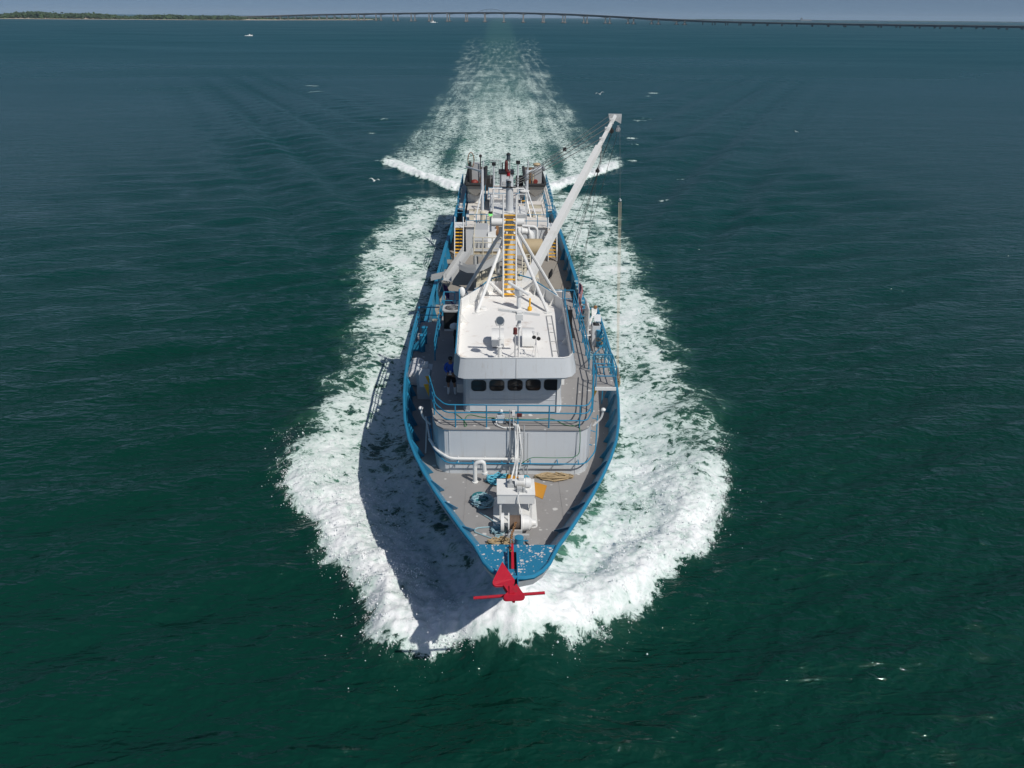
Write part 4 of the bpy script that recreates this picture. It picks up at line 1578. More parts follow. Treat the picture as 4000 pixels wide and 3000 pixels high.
# ------------------------------------------------------------------ foredeck pipe rails (open part of the sheer rail)
for s in (-1, 1):
    dd = (36.6, 38.5, 40.5, 42.5, 44.5, 46.5)
    pts = [(s * btop(d), d, 4.73) for d in dd]
    g_ = G()
    g_.tube(pts, 0.075, 8)
    for z in (4.02, 4.38):
        g_.tube([(s * (btop(d) - 0.02), d, z) for d in dd], 0.035, 6)
    for d in np.arange(37.4, 46.6, 1.3):
        g_.tube([(s * btop(d), d, 3.6), (s * btop(d), d, 4.73)], 0.04, 6)
    g_.tube([(s * btop(46.5), 46.5, 4.73), (s * (btop(46.5) - 1.35), 46.5, 4.73)], 0.045, 6)
    g_.tube([(s * (btop(46.5) - 1.35), 46.5, 3.6), (s * (btop(46.5) - 1.35), 46.5, 4.73)], 0.045, 6)
    g_.tube([(s * btop(46.5), 46.5, 4.2), (s * (btop(46.5) - 1.35), 46.5, 4.2)], 0.03, 6)
    make('sheer_rail', g_, ['blue'], ship)

# ------------------------------------------------------------------ stairs from the foredeck down to the working deck, starboard
st = G()
for s_ in (-4.75, -3.95):
    st.plate([(s_, 46.9, 3.6), (s_, 47.2, 3.6), (s_, 48.9, 1.95), (s_, 48.6, 1.95)], 0.05)
stair = make('deck_stair', st, ['cream'], ship, smooth=False)
for i in range(7):
    z = 2.1 + i * 0.235
    d = 48.75 - (z - 1.95) * 1.05
    make('tread', G().box(-4.73, -3.97, d - 0.12, d + 0.12, z, z + 0.03), ['cream'], stair, smooth=False)

# ------------------------------------------------------------------ raised fish hold trunk amidships
tk = G().prism([(-2.3, 48.2), (2.5, 48.2), (2.5, 60.5), (-2.3, 60.5)], 1.85, 3.1)
make('hold_trunk', tk, ['cream'], ship, smooth=False)
for x0, x1, y0, y1 in ((-2.0, -0.5, 49.5, 52.0), (-0.3, 0.9, 49.0, 51.5), (1.1, 2.3, 49.3, 51.2), (-1.9, -0.4, 53.6, 56.2), (1.0, 2.3, 54.2, 57.0), (-1.9, 0.0, 57.4, 59.8)):
    hc = make('hold_cover', G().box(x0, x1, y0, y1, 3.09, 3.28), ['cream'], ship, smooth=False)
    make('cover_lid', G().box(x0 + .08, x1 - .08, y0 + .08, y1 - .08, 3.28, 3.33), ['cream'], hc, smooth=False)
for i, (x, y, z, s_) in enumerate([(-2.0, 48.9, 3.1, 0.35), (-0.9, 52.8, 3.1, 0.4), (0.6, 52.6, 3.1, 0.5), (1.9, 52.8, 3.1, 0.4), (-2.1, 56.9, 3.1, 0.3), (2.1, 58.2, 3.1, .45), (0.45, 55.6, 3.1, .5)]):
    k = G().box(x - s_ / 2, x + s_ / 2, y - s_ / 2, y + s_ / 2, z, z + s_ * 1.1)
    k.cyl((x, y, z + s_ * 1.1), (x, y, z + s_ * 1.5), s_ * 0.2, n=8)
    make('deck_fitting', k, ['cream' if i % 3 else 'rubber'], ship, smooth=False)
fr = random.Random(33)
for i in range(34):
    x, y = fr.uniform(-2.2, 2.4), fr.uniform(48.4, 60.2)
    w_, l_, hh = fr.uniform(.12, .45), fr.uniform(.12, .7), fr.uniform(.1, .75)
    k = G()
    if i % 3 == 0:
        k.box(x - w_ / 2, x + w_ / 2, y - l_ / 2, y + l_ / 2, 3.1, 3.1 + hh)
    elif i % 3 == 1:
        k.tube(fillet([(x, y, 3.1), (x, y, 3.2 + hh), (x + fr.choice((-1, 1)) * (.2 + w_), y, 3.2 + hh), (x + fr.choice((-1, 1)) * (.2 + w_), y + .3, 3.15)], .12), .05, 7)
    else:
        k.cyl((x, y, 3.1), (x, y, 3.2 + hh), .09, n=9)
        k.cyl((x, y, 3.2 + hh), (x, y, 3.24 + hh), .17, n=10)
    make('deck_fitting', k, [fr.choice(['cream', 'cream', 'white', 'lightgrey', 'rubber', 'rust'])], ship, smooth=False)
k = G()
for (px_, q) in enumerate([((-2.0, 48.6), (-2.0, 52.5)), ((-1.2, 52.3), (2.2, 52.3)), ((0.3, 48.5), (0.3, 52.0))]):
    k.tube([(q[0][0], q[0][1], 3.35), (q[1][0], q[1][1], 3.35)], 0.06, 7)
for x in (-1.9, -1.55, -1.2):
    k.tube(fillet([(x, 50.6, 3.1), (x, 50.6, 3.9), (x + 0.25, 50.6, 3.95), (x + .25, 50.6, 3.6)], 0.12), 0.05, 7)
k.tube(fillet([(1.85, 49.3, 3.1), (1.85, 49.3, 4.3), (2.25, 49.3, 4.3), (2.25, 49.3, 3.1)], 0.1), 0.04, 6)
k.tube(fillet([(1.95, 50.1, 3.1), (1.95, 50.1, 4.5), (2.35, 50.1, 4.5), (2.35, 50.1, 3.1)], 0.1), 0.04, 6)
make('hold_piping', k, ['white'], ship)
lad = G()
for s in (1.15, 1.75):
    lad.tube([(s, 55.2, 3.1), (s, 57.2, 5.2)], 0.04, 6)
for i in range(9):
    u = i / 8
    lad.box(1.17, 1.73, 55.2 + 2.0 * u - .07, 55.2 + 2.0 * u + .07, 3.15 + 2.0 * u, 3.18 + 2.0 * u)
make('hold_ladder', lad, ['cream'], ship, smooth=False)

# ------------------------------------------------------------------ after deckhouse
AH = 4.5
ah = G().prism([(-3.55, 68.5), (3.75, 68.5), (3.7, 87.0), (-3.6, 87.0)], 1.85, AH - 0.05)
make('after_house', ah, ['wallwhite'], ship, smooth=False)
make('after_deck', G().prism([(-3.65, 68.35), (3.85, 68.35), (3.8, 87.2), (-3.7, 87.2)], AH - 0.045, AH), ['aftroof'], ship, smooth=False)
for s in (-1, 1):
    make('side_walkway', G().prism([(s * 3.86, 74.6), (s * 4.55, 75.3), (s * 4.6, 88), (s * 3.86, 88)], AH - 0.06, AH + 0.01), ['aftroof'], ship, smooth=False)
    rail('guard_rail', [(s * 4.55, 75.4, AH), (s * 4.6, 81, AH), (s * 4.6, 87.9, AH)], (0.35, 0.7, 1.05), [(s * 4.58, y, AH) for y in (75.4, 77, 78.6, 80.2, 81.8, 83.4, 85, 86.5, 87.9)], r=0.035)
    rail('guard_rail', [(s * 3.9, 72.5, AH), (s * 3.9, 87.9, AH)], (0.5, 1.05), [(s * 3.9, y, AH) for y in (72.5, 74.2, 76, 78, 80, 82, 84, 86, 87.9)], r=0.035)
    # landing at the head of the side stairs
    make('stair_landing', G().box(min(s * 3.68, s * 4.55), max(s * 3.68, s * 4.55), 68.2, 70.0, AH - 0.07, AH - 0.002), ['white'], ship, smooth=False)
    rail('guard_rail', [(s * 4.5, 68.4, AH), (s * 4.5, 72.0, AH), (s * 3.75, 72.0, AH)], (0.4, 0.75, 1.1), [(s * 4.5, 68.4, AH), (s * 4.5, 70.2, AH), (s * 4.5, 72, AH), (s * 3.78, 72, AH), (s * 3.78, 68.6, AH)], r=0.035)
    st = G()
    for x in (s * 3.72, s * 4.48):
        st.plate([(x, 68.15, AH), (x, 68.4, AH), (x, 66.8, 1.95), (x, 66.55, 1.95)], 0.05)
        st.tube([(x, 68.2, AH + 0.9), (x, 66.6, 2.85), (x, 66.55, 1.95)], 0.035, 6)
    stair = make('side_stair', st, ['white'], ship, smooth=False)
    for i in range(9):
        z = 2.2 + i * 0.26
        d = 66.7 + (z - 1.95) * 0.62
        make('tread', G().box(min(s * 3.74, s * 4.46), max(s * 3.74, s * 4.46), d, d + 0.24, z, z + 0.035), ['yellow'], stair, smooth=False)
rail('guard_rail', [(-3.5, 68.55, AH), (-0.8, 68.55, AH)], (0.5, 1.05), [(x, 68.55, AH) for x in (-3.5, -2.6, -1.7, -.8)], r=0.03)
rail('guard_rail', [(0.9, 68.55, AH), (3.7, 68.55, AH)], (0.5, 1.05), [(x, 68.55, AH) for x in (0.9, 1.8, 2.8, 3.7)], r=0.03)
# small house on the after deck, steps, boxes
sm = make('winch_house', G().box(-1.5, 1.25, 74.5, 79.5, AH, AH + 1.15), ['wallwhite'], ship, smooth=False)
make('winch_house_roof', G().box(-1.7, 1.4, 74.3, 79.7, AH + 1.15, AH + 1.22), ['aftroof'], sm, smooth=False)
st = G()
for x in (1.5, 2.1):
    st.plate([(x, 74.4, AH + 1.2), (x, 74.6, AH + 1.2), (x, 73.5, AH), (x, 73.3, AH)], 0.05)
stair = make('short_stair', st, ['white'], ship, smooth=False)
for i in range(4):
    make('tread', G().box(1.52, 2.08, 73.45 + .26 * i, 73.72 + .26 * i, AH + .2 + .27 * i, AH + .24 + .27 * i), ['yellow'], stair, smooth=False)
for x0, x1, y0, y1, h_ in ((2.3, 3.3, 72.2, 73.3, .5), (2.2, 3.4, 74.0, 75.3, .75), (-3.3, -2.9, 70.6, 71.6, .55), (-3.4, -2.4, 73.0, 74.2, .5)):
    bx = make('deck_box', G().box(x0, x1, y0, y1, AH, AH + h_), ['cream'], ship, smooth=False)
    make('lid', G().box(x0 - .03, x1 + .03, y0 - .03, y1 + .03, AH + h_, AH + h_ + .05), ['aftroof'], bx, smooth=False)
k = G()
for i in range(5):
    x = (-2.45,68.86,4.50)[0] + i * 0.17
    k.tube([(x, 68.6, AH + 0.05), (x, 71.3, AH + 0.05)], 0.045, 6)
make('deck_pipes', k, ['white'], ship)
k = G()
k.cyl((-2.05, 69.6, AH), (-2.05, 69.6, AH + 0.85), 0.22, n=12)
k.ball((-2.05, 69.6, AH + 0.95), (0.28, 0.28, 0.2), 10)
k.box(-1.75, -1.2, 69.3, 69.9, AH, AH + .6)
k.tube(fillet([(-1.5, 69.6, AH + .6), (-1.5, 69.6, AH + 1.1), (-1.0, 69.6, AH + 1.1), (-1.0, 69.2, AH + .3)], 0.2), 0.07, 7)
make('deck_pump', k, ['cream'], ship)
# funnel with exhausts
fa, fb_ = (-0.56,79.00,6.67)[0], (0.82,79.00,6.68)[0]
fm_ = (fa + fb_) / 2
fu = G().prism([(fa, 79.1), (fa + .2, 78.8), (fb_ - .2, 78.8), (fb_, 79.1), (fb_, 80.9), (fa, 80.9)], AH, 7.2)
fun = make('funnel', fu, ['wallwhite'], ship, smooth=False)
make('funnel_cap', G().box(fa - .08, fb_ + .08, 78.75, 81, 7.2, 7.32), ['black'], fun, smooth=False)
fz = (0.08,80.00,8.35)[2]
k = G().tube([(fm_, 80, 7.3), (fm_, 80, fz - .2), (fm_, 80.1, fz)], [0.17, 0.17, 0.1], 14)
make('exhaust_pipe', k, ['darkred'], fun)
for x in ((-0.28,80.00,7.75)[0], (0.47,80.00,7.75)[0]):
    make('exhaust_pipe', G().tube([(x, 80, 7.3), (x, 80, fz - .25)], 0.06, 10), ['black'], fun)
make('funnel_vent', G().box(fm_ - .35, fm_ + .35, 78.74, 78.8, 6.2, 6.5), ['lightgrey'], fun, smooth=False)
# davit posts beside the workboats, with braces
for (s, xt, xb) in ((-1, 1904, 1904), (1, 2050, 2050)):
    bx = -2.15 if s < 0 else 1.98
    k = G()
    k.tube([(bx, 73.2, AH), (bx, 73.2, 8.6)], 0.14, 10)
    k.tube([(bx, 73.2, AH + 2.4), (bx + s * .75 + .15, 71.7, AH)], 0.06, 7)
    k.tube([(bx, 73.2, AH + 2.4), (bx + s * .2, 76.5, AH)], 0.06, 7)
    k.tube([(bx + .05, 73.2, 8.6), (bx + .12, 73.2, 9.4)], 0.05, 6)
    k.tube([(bx, 73.2, 8.4), (bx + s * 1.6, 77, 8.2)], 0.10, 8)
    make('davit_post', k, ['wallwhite'], ship)
# light posts
for x, y in (((-1.10,76.00,7.22)[0], 76), ((1.23,77.00,7.06)[0], 77)):
    k = G().tube([(x, y, AH + 1.0), (x, y, 8.5)], 0.08, 8)
    po = make('light_post', k, ['wallwhite'], ship)
    make('floodlight', G().box(x - .2, x + .2, y - .12, y + .15, 8.5, 8.8), ['black'], po, smooth=False)
k = G()
for i in range(7):
    x = (-1.49,80.00,6.98)[0] + i * 0.17
    k.tube([(x, 81, 5.8), (x, 81, 8.2)], 0.025, 5)
for z in (6.4, 8.2):
    k.tube([((-1.49,80.00,6.98)[0], 81, z), ((-1.49,80.00,6.98)[0] + 1.05, 81, z)], 0.03, 5)
make('ladder_screen', k, ['lightgrey'], ship)
rail('guard_rail', [(-1.6, 74.5, AH + 1.2), (1.3, 74.5, AH + 1.2)], (0.5, 1.0), [(x, 74.5, AH + 1.2) for x in (-1.6, -.6, .4, 1.3)], r=.03)
rail('guard_rail', [(-2.0, 82, AH), (-2.0, 75.5, AH)], (0.5, 1.0), [(-2, y, AH) for y in (75.5, 77, 79, 82)], r=.035)
rail('guard_rail', [(1.9, 82, AH), (1.9, 75.5, AH)], (0.5, 1.0), [(1.9, y, AH) for y in (75.5, 77, 79, 82)], r=.035)
# transom deck gear
for x in (-2.0, 1.2):
    make('net_drum_frame', G().box(x, x + .8, 84, 86, AH, AH + 1.3), ['rubber'], ship, smooth=False)

# ------------------------------------------------------------------ bulkhead pipes in front of the after house
k = G()
zt = (-0.58,67.80,5.04)[2]
k.tube([(-1.38,67.60,5.09), (1.61,67.60,5.11)], 0.36, 14)
make('air_receiver', k, ['white'], ship)
k = G()
p1, p2 = (-0.26,62.50,5.59), (1.95,62.50,5.61)
k.tube(fillet([p1, p2, (p2[0] + .12, 62.5, 3.0)], 0.55, 6), 0.27, 12)
for u in (0.35, 0.7, 0.95):
    q = lerp(p1, p2, u)
    k.tube([(q[0] - .05, q[1], q[2]), (q[0] + .05, q[1], q[2])], 0.34, 12)
make('fish_pipe', k, ['white'], ship)
k = G()
for a, c in (((0.70,64.50,5.42), (2.27,64.50,5.06)), ((1.37,65.50,5.31), (2.63,65.50,5.23))):
    k.tube(fillet([a, c, (c[0] + .02, c[1], 3.0)], 0.4, 5), 0.12, 9)
make('wash_pipe', k, ['white'], ship)
a, c = (1.26,60.80,4.69), (2.85,60.80,4.70)
k = G().tube([a, c], 0.72, 18)
make('storage_tank', k, ['tank'], ship)
for x in (a[0] + .3, c[0] - .3):
    make('tank_saddle', G().box(x - .1, x + .1, 60.2, 61.4, 3.05, a[2] - .4), ['cream'], ship, smooth=False)

# ------------------------------------------------------------------ fish separator on its platform
sep = thing('fish_separator', 'grey ribbed dewatering box on legs behind the yellow mast ladder', 'machine', (-2.2, 58, 1.9))
zp = (-2.41,58.00,4.87)[2]
xl, xr = (-2.52,58.00,4.86)[0], (-0.38,58.00,4.88)[0]
k = G()
for x, y in ((xl + .1, 58.1), (xr - .3, 58.1), (xl + .1, 62.4), (xr - .3, 62.4)):
    k.tube([(x, y, 1.95), (x, y, zp)], 0.13, 8)
make('platform_legs', k, ['lightgrey'], sep)
make('platform', G().box(xl, xr, 58, 63.5, zp - .12, zp), ['lightgrey'], sep, smooth=False)
zr = (-2.51,58.00,6.21)[2]
k = G()
for z in (zp + .05, zp + .5, zp + .95, zr):
    k.tube([(xl, 58.02, z), (xr, 58.02, z)], 0.035, 6)
    k.tube([(xl, 58.02, z), (xl, 62.5, z)], 0.035, 6)
for i in range(4):
    x = xl + (xr - xl) * i / 3
    k.tube([(x, 58.02, zp - .1), (x, 58.02, zr)], 0.04, 6)
make('platform_rail', k, ['cream'], sep)
make('kick_plate', G().box(xl, xr, 58.2, 58.26, zp + .02, zp + .22), ['tank'], sep, smooth=False)
bz1 = (-2.63,62.00,6.05)[2]
bx0, bx1 = (-2.68,61.00,6.01)[0], (-1.47,61.00,6.02)[0]
bd = G()
bd.add([(bx0, 60, zp), (bx1, 60, zp), (bx1, 60, bz1 - .55), (bx0, 60, bz1 - .55), (bx0 + .1, 61.1, bz1), (bx1, 61.1, bz1), (bx0 + .1, 63.2, bz1), (bx1, 63.2, bz1), (bx0, 63.4, zp), (bx1, 63.4, zp)],
       [(0, 1, 2, 3), (3, 2, 5, 4), (4, 5, 7, 6), (6, 7, 9, 8), (0, 3, 4, 6, 8), (1, 9, 7, 5, 2)])
make('separator_box', bd, ['lightgrey'], sep, smooth=False)
for i in range(4):
    x = bx0 + .15 + (bx1 - bx0 - .3) * i / 3
    make('stiffener', G().plate([(x, 59.98, zp), (x, 59.7, zp), (x, 59.98, bz1 - .6)], 0.05), ['lightgrey'], sep, smooth=False)
fx = (-0.76,61.50,5.79)
cn = G()
A_ = [(bx1, 60.2, bz1 - 1.3), (bx1, 62.8, bz1 - 1.3), (bx1, 62.8, bz1 - .1), (bx1, 60.4, bz1 - .1)]
B_ = [(fx[0], 61.2, fx[2] - .3), (fx[0], 61.9, fx[2] - .3), (fx[0], 61.9, fx[2] + .3), (fx[0], 61.2, fx[2] + .3)]
cn.strip(A_, B_, 0, closed=True)
make('hopper_cone', cn, ['white'], sep, smooth=False)
make('flange', G().cyl((fx[0] - .08, 61.55, fx[2]), (fx[0] + .14, 61.55, fx[2]), 0.46, n=16), ['rust'], sep)


def trough(a, b_, w0_, w1_, hgt_, name, mat, parent):
    """open U channel from a to b"""
    a, b_ = Vector(a), Vector(b_)
    dr_ = (b_ - a).normalized()
    sd = dr_.cross(Vector((0, 0, 1))).normalized()
    u_ = Vector((0, 0, 1))
    g_ = G()
    for (p0, p1) in ((-1, 1),):
        g_.plate([a - sd * w0_ / 2, a + sd * w0_ / 2, b_ + sd * w1_ / 2, b_ - sd * w1_ / 2], 0.03)
    for s in (-1, 1):
        g_.plate([a + sd * s * w0_ / 2, b_ + sd * s * w1_ / 2, b_ + sd * s * w1_ / 2 + u_ * hgt_, a + sd * s * w0_ / 2 + u_ * hgt_], 0.03)
    return make(name, g_, [mat], parent, smooth=False)


trough((-3.00,58.30,5.00), (-4.40,55.50,3.57), 0.75, 0.7, 0.42, 'discharge_chute', 'lightgrey', sep)
trough((-4.49,56.20,3.75), (-5.67,56.20,3.46), 0.6, 0.55, 0.3, 'overboard_chute', 'lightgrey', sep)
cp = [(-3.57,56.30,4.24), (-2.95,56.00,4.06), (-2.28,55.80,4.13), (-1.52,56.00,4.39), (-0.48,56.80,4.75), (0.10,57.40,4.92)]
g_ = G()
A_ = [(x, y, z) for x, y, z in cp]
B_ = [(x, y + .6, z + .05) for x, y, z in cp]
C_ = [(x, y, z + .42) for x, y, z in cp]
D_ = [(x, y + .62, z + .45) for x, y, z in cp]
g_.strip(A_, B_, 0).strip(C_, A_, 0).strip(B_, D_, 0)
make('curved_chute', g_, ['lightgrey'], sep, angle=0.5)

# suction hose on the port side of the working deck
hp = [(2.71,53.50,4.52), (3.71,53.20,4.53), (3.82,52.20,4.48), (3.84,50.30,4.37), (3.85,48.60,4.15), (3.85,47.80,3.82)]
hz = [3.4, 3.4, 3.1, 2.6, 2.4, 2.35]
hp = [(p[0], p[1], z) for p, z in zip(hp, hz)]
so = thing('suction_hose', 'thick grey suction hose with black hoops lying along the port work deck', 'hose', (hp[3][0], hp[3][1], 1.9))
make('white_elbow', G().tube(hp[:2], 0.3, 12).ball(hp[1], 0.36, 10), ['white'], so)
make('hose_body', G().tube(hp[1:], 0.31, 12), ['hosegrey'], so)
for i in (2, 3, 4):
    p, q = Vector(hp[i]), Vector(hp[i + 1])
    for u in ((0.2, 0.75) if i == 3 else (0.4,)):
        c = p.lerp(q, u)
        dr_ = (q - p).normalized() * 0.05
        make('hoop', G().tube([c - dr_, c + dr_], 0.37, 12), ['rubber'], so)
make('hose_cradle', G().box(hp[3][0] - .5, hp[3][0] + .4, hp[3][1] - 1.2, hp[3][1] + 1.2, 1.9, 2.15), ['tank'], so, smooth=False)

# ================================================================== mast with its ladder
mast = thing('mast', 'white tripod mast with yellow treaded ladder and crow nest behind the pilothouse', 'mast', (0, 41, 6.06))
ct = (-0.07,41.00,13.69)[2]
mx = -0.03
make('mast_column', G().tube([(mx, 41, 1.95), (mx, 41, 9), (mx, 41, ct)], [0.26, 0.22, 0.19], 12), ['wallwhite'], mast)
apx = (-0.06,40.70,11.21)
for s, base, ap in ((-1, (-1.67, 35.93, 8.2), -0.12), (1, (1.82, 36.09, 8.2), 0.12)):
    k = G().tube([base, (ap, 40.8, apx[2])], 0.085, 8)
    k.lathe([(0.2, 0), (0.2, 0.03)], base, n=10)
    make('mast_leg', k, ['white'], mast)
for s, base, ap in ((-1, (-3.05, 43.0, 6.06), -0.15), (1, (3.2, 42.6, 6.06), 0.15)):
    make('mast_leg', G().tube([base, (ap, 41.0, apx[2] + .25)], 0.095, 8), ['white'], mast)
make('mast_leg', G().tube([(-1.08,38.10,9.12), (-0.28, 38.6, 8.2)], 0.085, 8), ['white'], mast)
make('mast_leg', G().tube([(1.23,38.10,9.12), (0.35, 39.2, 8.1)], 0.075, 8), ['white'], mast)
ld = G()
for s in (-0.33, 0.33):
    ld.tube([(mx + s, 38.35, 8.2), (mx + s, 39.95, 12.2), (mx + s, 40.0, 13.1)], 0.045, 7)
ladder = make('ladder', ld, ['white'], mast)
tr0 = None
for i in range(17):
    z = 8.32 + 0.235 * i
    d = 38.42 + (z - 8.2) * 0.4
    if tr0 is None:
        tr0 = make('tread', G().box(mx - .30, mx + .30, d - .10, d + .12, z, z + .03), ['yellow'], ladder, smooth=False)
        z_0, d_0 = z, d
    else:
        c = tr0.copy()
        COL.objects.link(c)
        c.parent = ladder
        c.location = tr0.location + Vector((-SHIP_YAW * (d - d_0), d - d_0, z - z_0))
FL = 12.08
nest = make('crow_nest_floor', G().box(-0.9, 0.86, 40.05, 42.1, FL - .05, FL), ['white'], mast, smooth=False)
make('floor_edge', G().box(-0.9, 0.86, 40.0, 40.05, FL - .16, FL + .03), ['lightgrey'], mast, smooth=False)
k = G()
for z in (0.55, 1.05):
    k.tube([(-.36, 40.1, FL + z), (-.88, 40.1, FL + z), (-.88, 42.1, FL + z), (.84, 42.1, FL + z), (.84, 40.1, FL + z), (.36, 40.1, FL + z)], 0.026, 6)
for x, y in ((-.36, 40.1), (-.88, 40.1), (-.88, 41.1), (-.88, 42.1), (0, 42.1), (.84, 42.1), (.84, 41.1), (.84, 40.1), (.36, 40.1)):
    k.tube([(x, y, FL), (x, y, FL + 1.05)], 0.026, 6)
make('crow_nest_rail', k, ['white'], mast)
yz = (-0.07,41.00,13.23)[2]
make('yard', G().tube([(-0.92,41.00,13.21), (0.73,41.00,13.25)], 0.04, 7), ['white'], mast)
for c in ((-0.89,41.00,12.85), (0.73,41.00,13.13)):
    k = G().lathe([(0.02, 0.05), (0.26, 0.02), (0.27, -0.02), (0.2, -0.06)], c, n=20)
    k.tube([c, (c[0], c[1] + .02, yz + .02)], 0.03, 6)
    make('disc_antenna', k, ['white'], mast)
gp_ = (-1.02,40.60,11.97)
k = G().tube([(gp_[0], gp_[1], gp_[2] - .9), (gp_[0], gp_[1], gp_[2] - .12)], 0.05, 7)
k.tube([(gp_[0], gp_[1], gp_[2] + .14), (gp_[0] + .05, gp_[1], gp_[2] + .9)], 0.06, 7)
make('lamp_arm', k, ['wallwhite'], mast)
k = G().lathe([(0.08, 0.16), (0.1, 0.14), (0.1, 0.05), (0.08, 0.05)], gp_, n=12)
gl = make('starboard_light', k, ['black'], mast)
make('green_lens', G().lathe([(0.08, 0.05), (0.115, 0.03), (0.115, -0.05), (0.08, -0.07)], gp_, n=14), ['greenlens'], gl)
make('mast_strut', G().tube([(0.80,41.00,13.00), (1.06,40.30,11.87)], 0.035, 6), ['white'], mast)
tm = (-0.10,41.00,14.84)
make('topmast', G().tube([(mx, 41, ct), (mx, 41, tm[2] - .12)], 0.03, 7), ['lightgrey'], mast)


def lantern(c, r, h_, mats, name='masthead_light'):
    k = G().lathe([(r * 1.25, -h_ * .5), (r, -h_ * .4), (r * .92, -h_ * .36)], c, n=12)
    k.lathe([(r * 1.3, h_ * .3), (r * 1.2, h_ * .38), (r * .3, h_ * .55)], c, n=12)
    o = make(name, k, [mats[0]], mast)
    make('lens', G().lathe([(r * .92, -h_ * .38), (r * .95, h_ * .32)], c, n=12), [mats[1]], o)


lantern(tm, 0.1, 0.36, ('black', 'lens'))
c = (-0.10,41.00,14.01)
lantern(c, 0.1, 0.28, ('darkred', 'redlens'))
c = (-0.07,40.80,13.51)
lantern(c, 0.11, 0.30, ('black', 'lens'))
make('lamp_bracket', G().box(c[0] - .35, c[0] + .35, c[1] - .03, c[1] + .03, c[2] - .2, c[2] - .15), ['black'], mast, smooth=False)

# ================================================================== cargo boom and its rigging
heel, tip = (0.87,43.20,7.17), (6.92,53.00,15.58)
brk = lerp(heel, tip, 0.80)


def beam(geo, p, q, w0_, h0_, w1_, h1_):
    p, q = Vector(p), Vector(q)
    d = (q - p).normalized()
    sd = d.cross(Vector((0, 0, 1))).normalized()
    up_ = sd.cross(d).normalized()
    A_ = [p + sd * a * w0_ / 2 + up_ * b * h0_ / 2 for a, b in ((-1, -1), (1, -1), (1, 1), (-1, 1))]
    B_ = [q + sd * a * w1_ / 2 + up_ * b * h1_ / 2 for a, b in ((-1, -1), (1, -1), (1, 1), (-1, 1))]
    geo.strip(A_, B_, 0, closed=True)
    o = len(geo.v)
    geo.add(A_ + B_, [(3, 2, 1, 0), (4, 5, 6, 7)])


boom = thing('cargo_boom', 'long white box boom raised over the port side from the mast', 'crane boom', heel)
k = G()
beam(k, heel, brk, 0.46, 0.40, 0.34, 0.34)
make('boom_beam', k, ['white'], boom, smooth=False)
k = G()
beam(k, lerp(heel, tip, 0.79), tip, 0.21, 0.22, 0.15, 0.16)
make('boom_extension', k, ['white'], boom, smooth=False)
tv = Vector(tip)
make('head_plate', G().plate([tv + Vector(v) for v in ((-.45, 0, .12), (.42, .1, .1), (.4, .1, -.5), (.0, .05, -.3), (-.4, 0, -.2))], 0.06), ['lightgrey'], boom, smooth=False)
make('heel_bracket', G().tube([(0.1, 41.2, heel[2] - .3), (heel[0], heel[1], heel[2] - .1)], 0.16, 8), ['white'], boom)
for u in (0.83, 0.895, 0.95):
    q = lerp(heel, tip, u)
    make('pad_eye', G().box(q[0] - .13, q[0] + .13, q[1] - .1, q[1] + .1, q[2] - .02, q[2] + .3), ['white'], boom, smooth=False)


def block(c, r, label=None):
    k = G().lathe([(r * .2, -.09), (r, -.07), (r, .07), (r * .2, .09)], c, rot=(math.radians(90), 0, 0.3), n=14)
    k.box(c[0] - r * .35, c[0] + r * .35, c[1] - .11, c[1] + .11, c[2] - r * .2, c[2] + r * 1.5)
    return k


make('cargo_block', block((tip[0] - .2, tip[1], tip[2] - .95), .15), ['rubber'], boom)
cb_ = make('cargo_block', block((tip[0] + .22, tip[1], tip[2] - .85), .16), ['steel'], boom)


def text_mesh(name, body, size, mat, parent, M4):
    cu = bpy.data.curves.new(name, 'FONT')
    cu.body = body
    cu.size = size
    cu.align_x = 'CENTER'
    cu.align_y = 'CENTER'
    cu.extrude = 0.002
    tmp = bpy.data.objects.new(name + '_tmp', cu)
    COL.objects.link(tmp)
    dg = bpy.context.evaluated_depsgraph_get()
    me = bpy.data.meshes.new_from_object(tmp.evaluated_get(dg))
    bpy.data.objects.remove(tmp)
    me.transform(M4)
    me.materials.clear()
    me.materials.append(M[mat])
    o = bpy.data.objects.new(name, me)
    COL.objects.link(o)
    o.parent = parent
    return o


def rel(p, parent):
    return Vector(W(p)) - LOC[parent.name]


def facing(pos, parent, xdir, updir):
    x = Vector(xdir).normalized()
    z = x.cross(Vector(updir)).normalized()
    y = z.cross(x).normalized()
    m = Matrix((x, y, z)).transposed().to_4x4()
    return Matrix.Translation(rel(pos, parent)) @ m


text_mesh('block_number', '2', 0.2, 'clothwhite', boom, facing((tip[0] + .22, tip[1] - .115, tip[2] - .85), boom, (1, 0, 0), (0, 0, 1)))
make('tackle_chain', G().tube([lerp(heel, tip, 0.84), (5.79,50.50,13.11), (5.61,50.00,12.80)], 0.028, 6), ['wire'], boom)
make('tackle_block', block((5.59,50.00,12.60), .12), ['rubber'], boom)

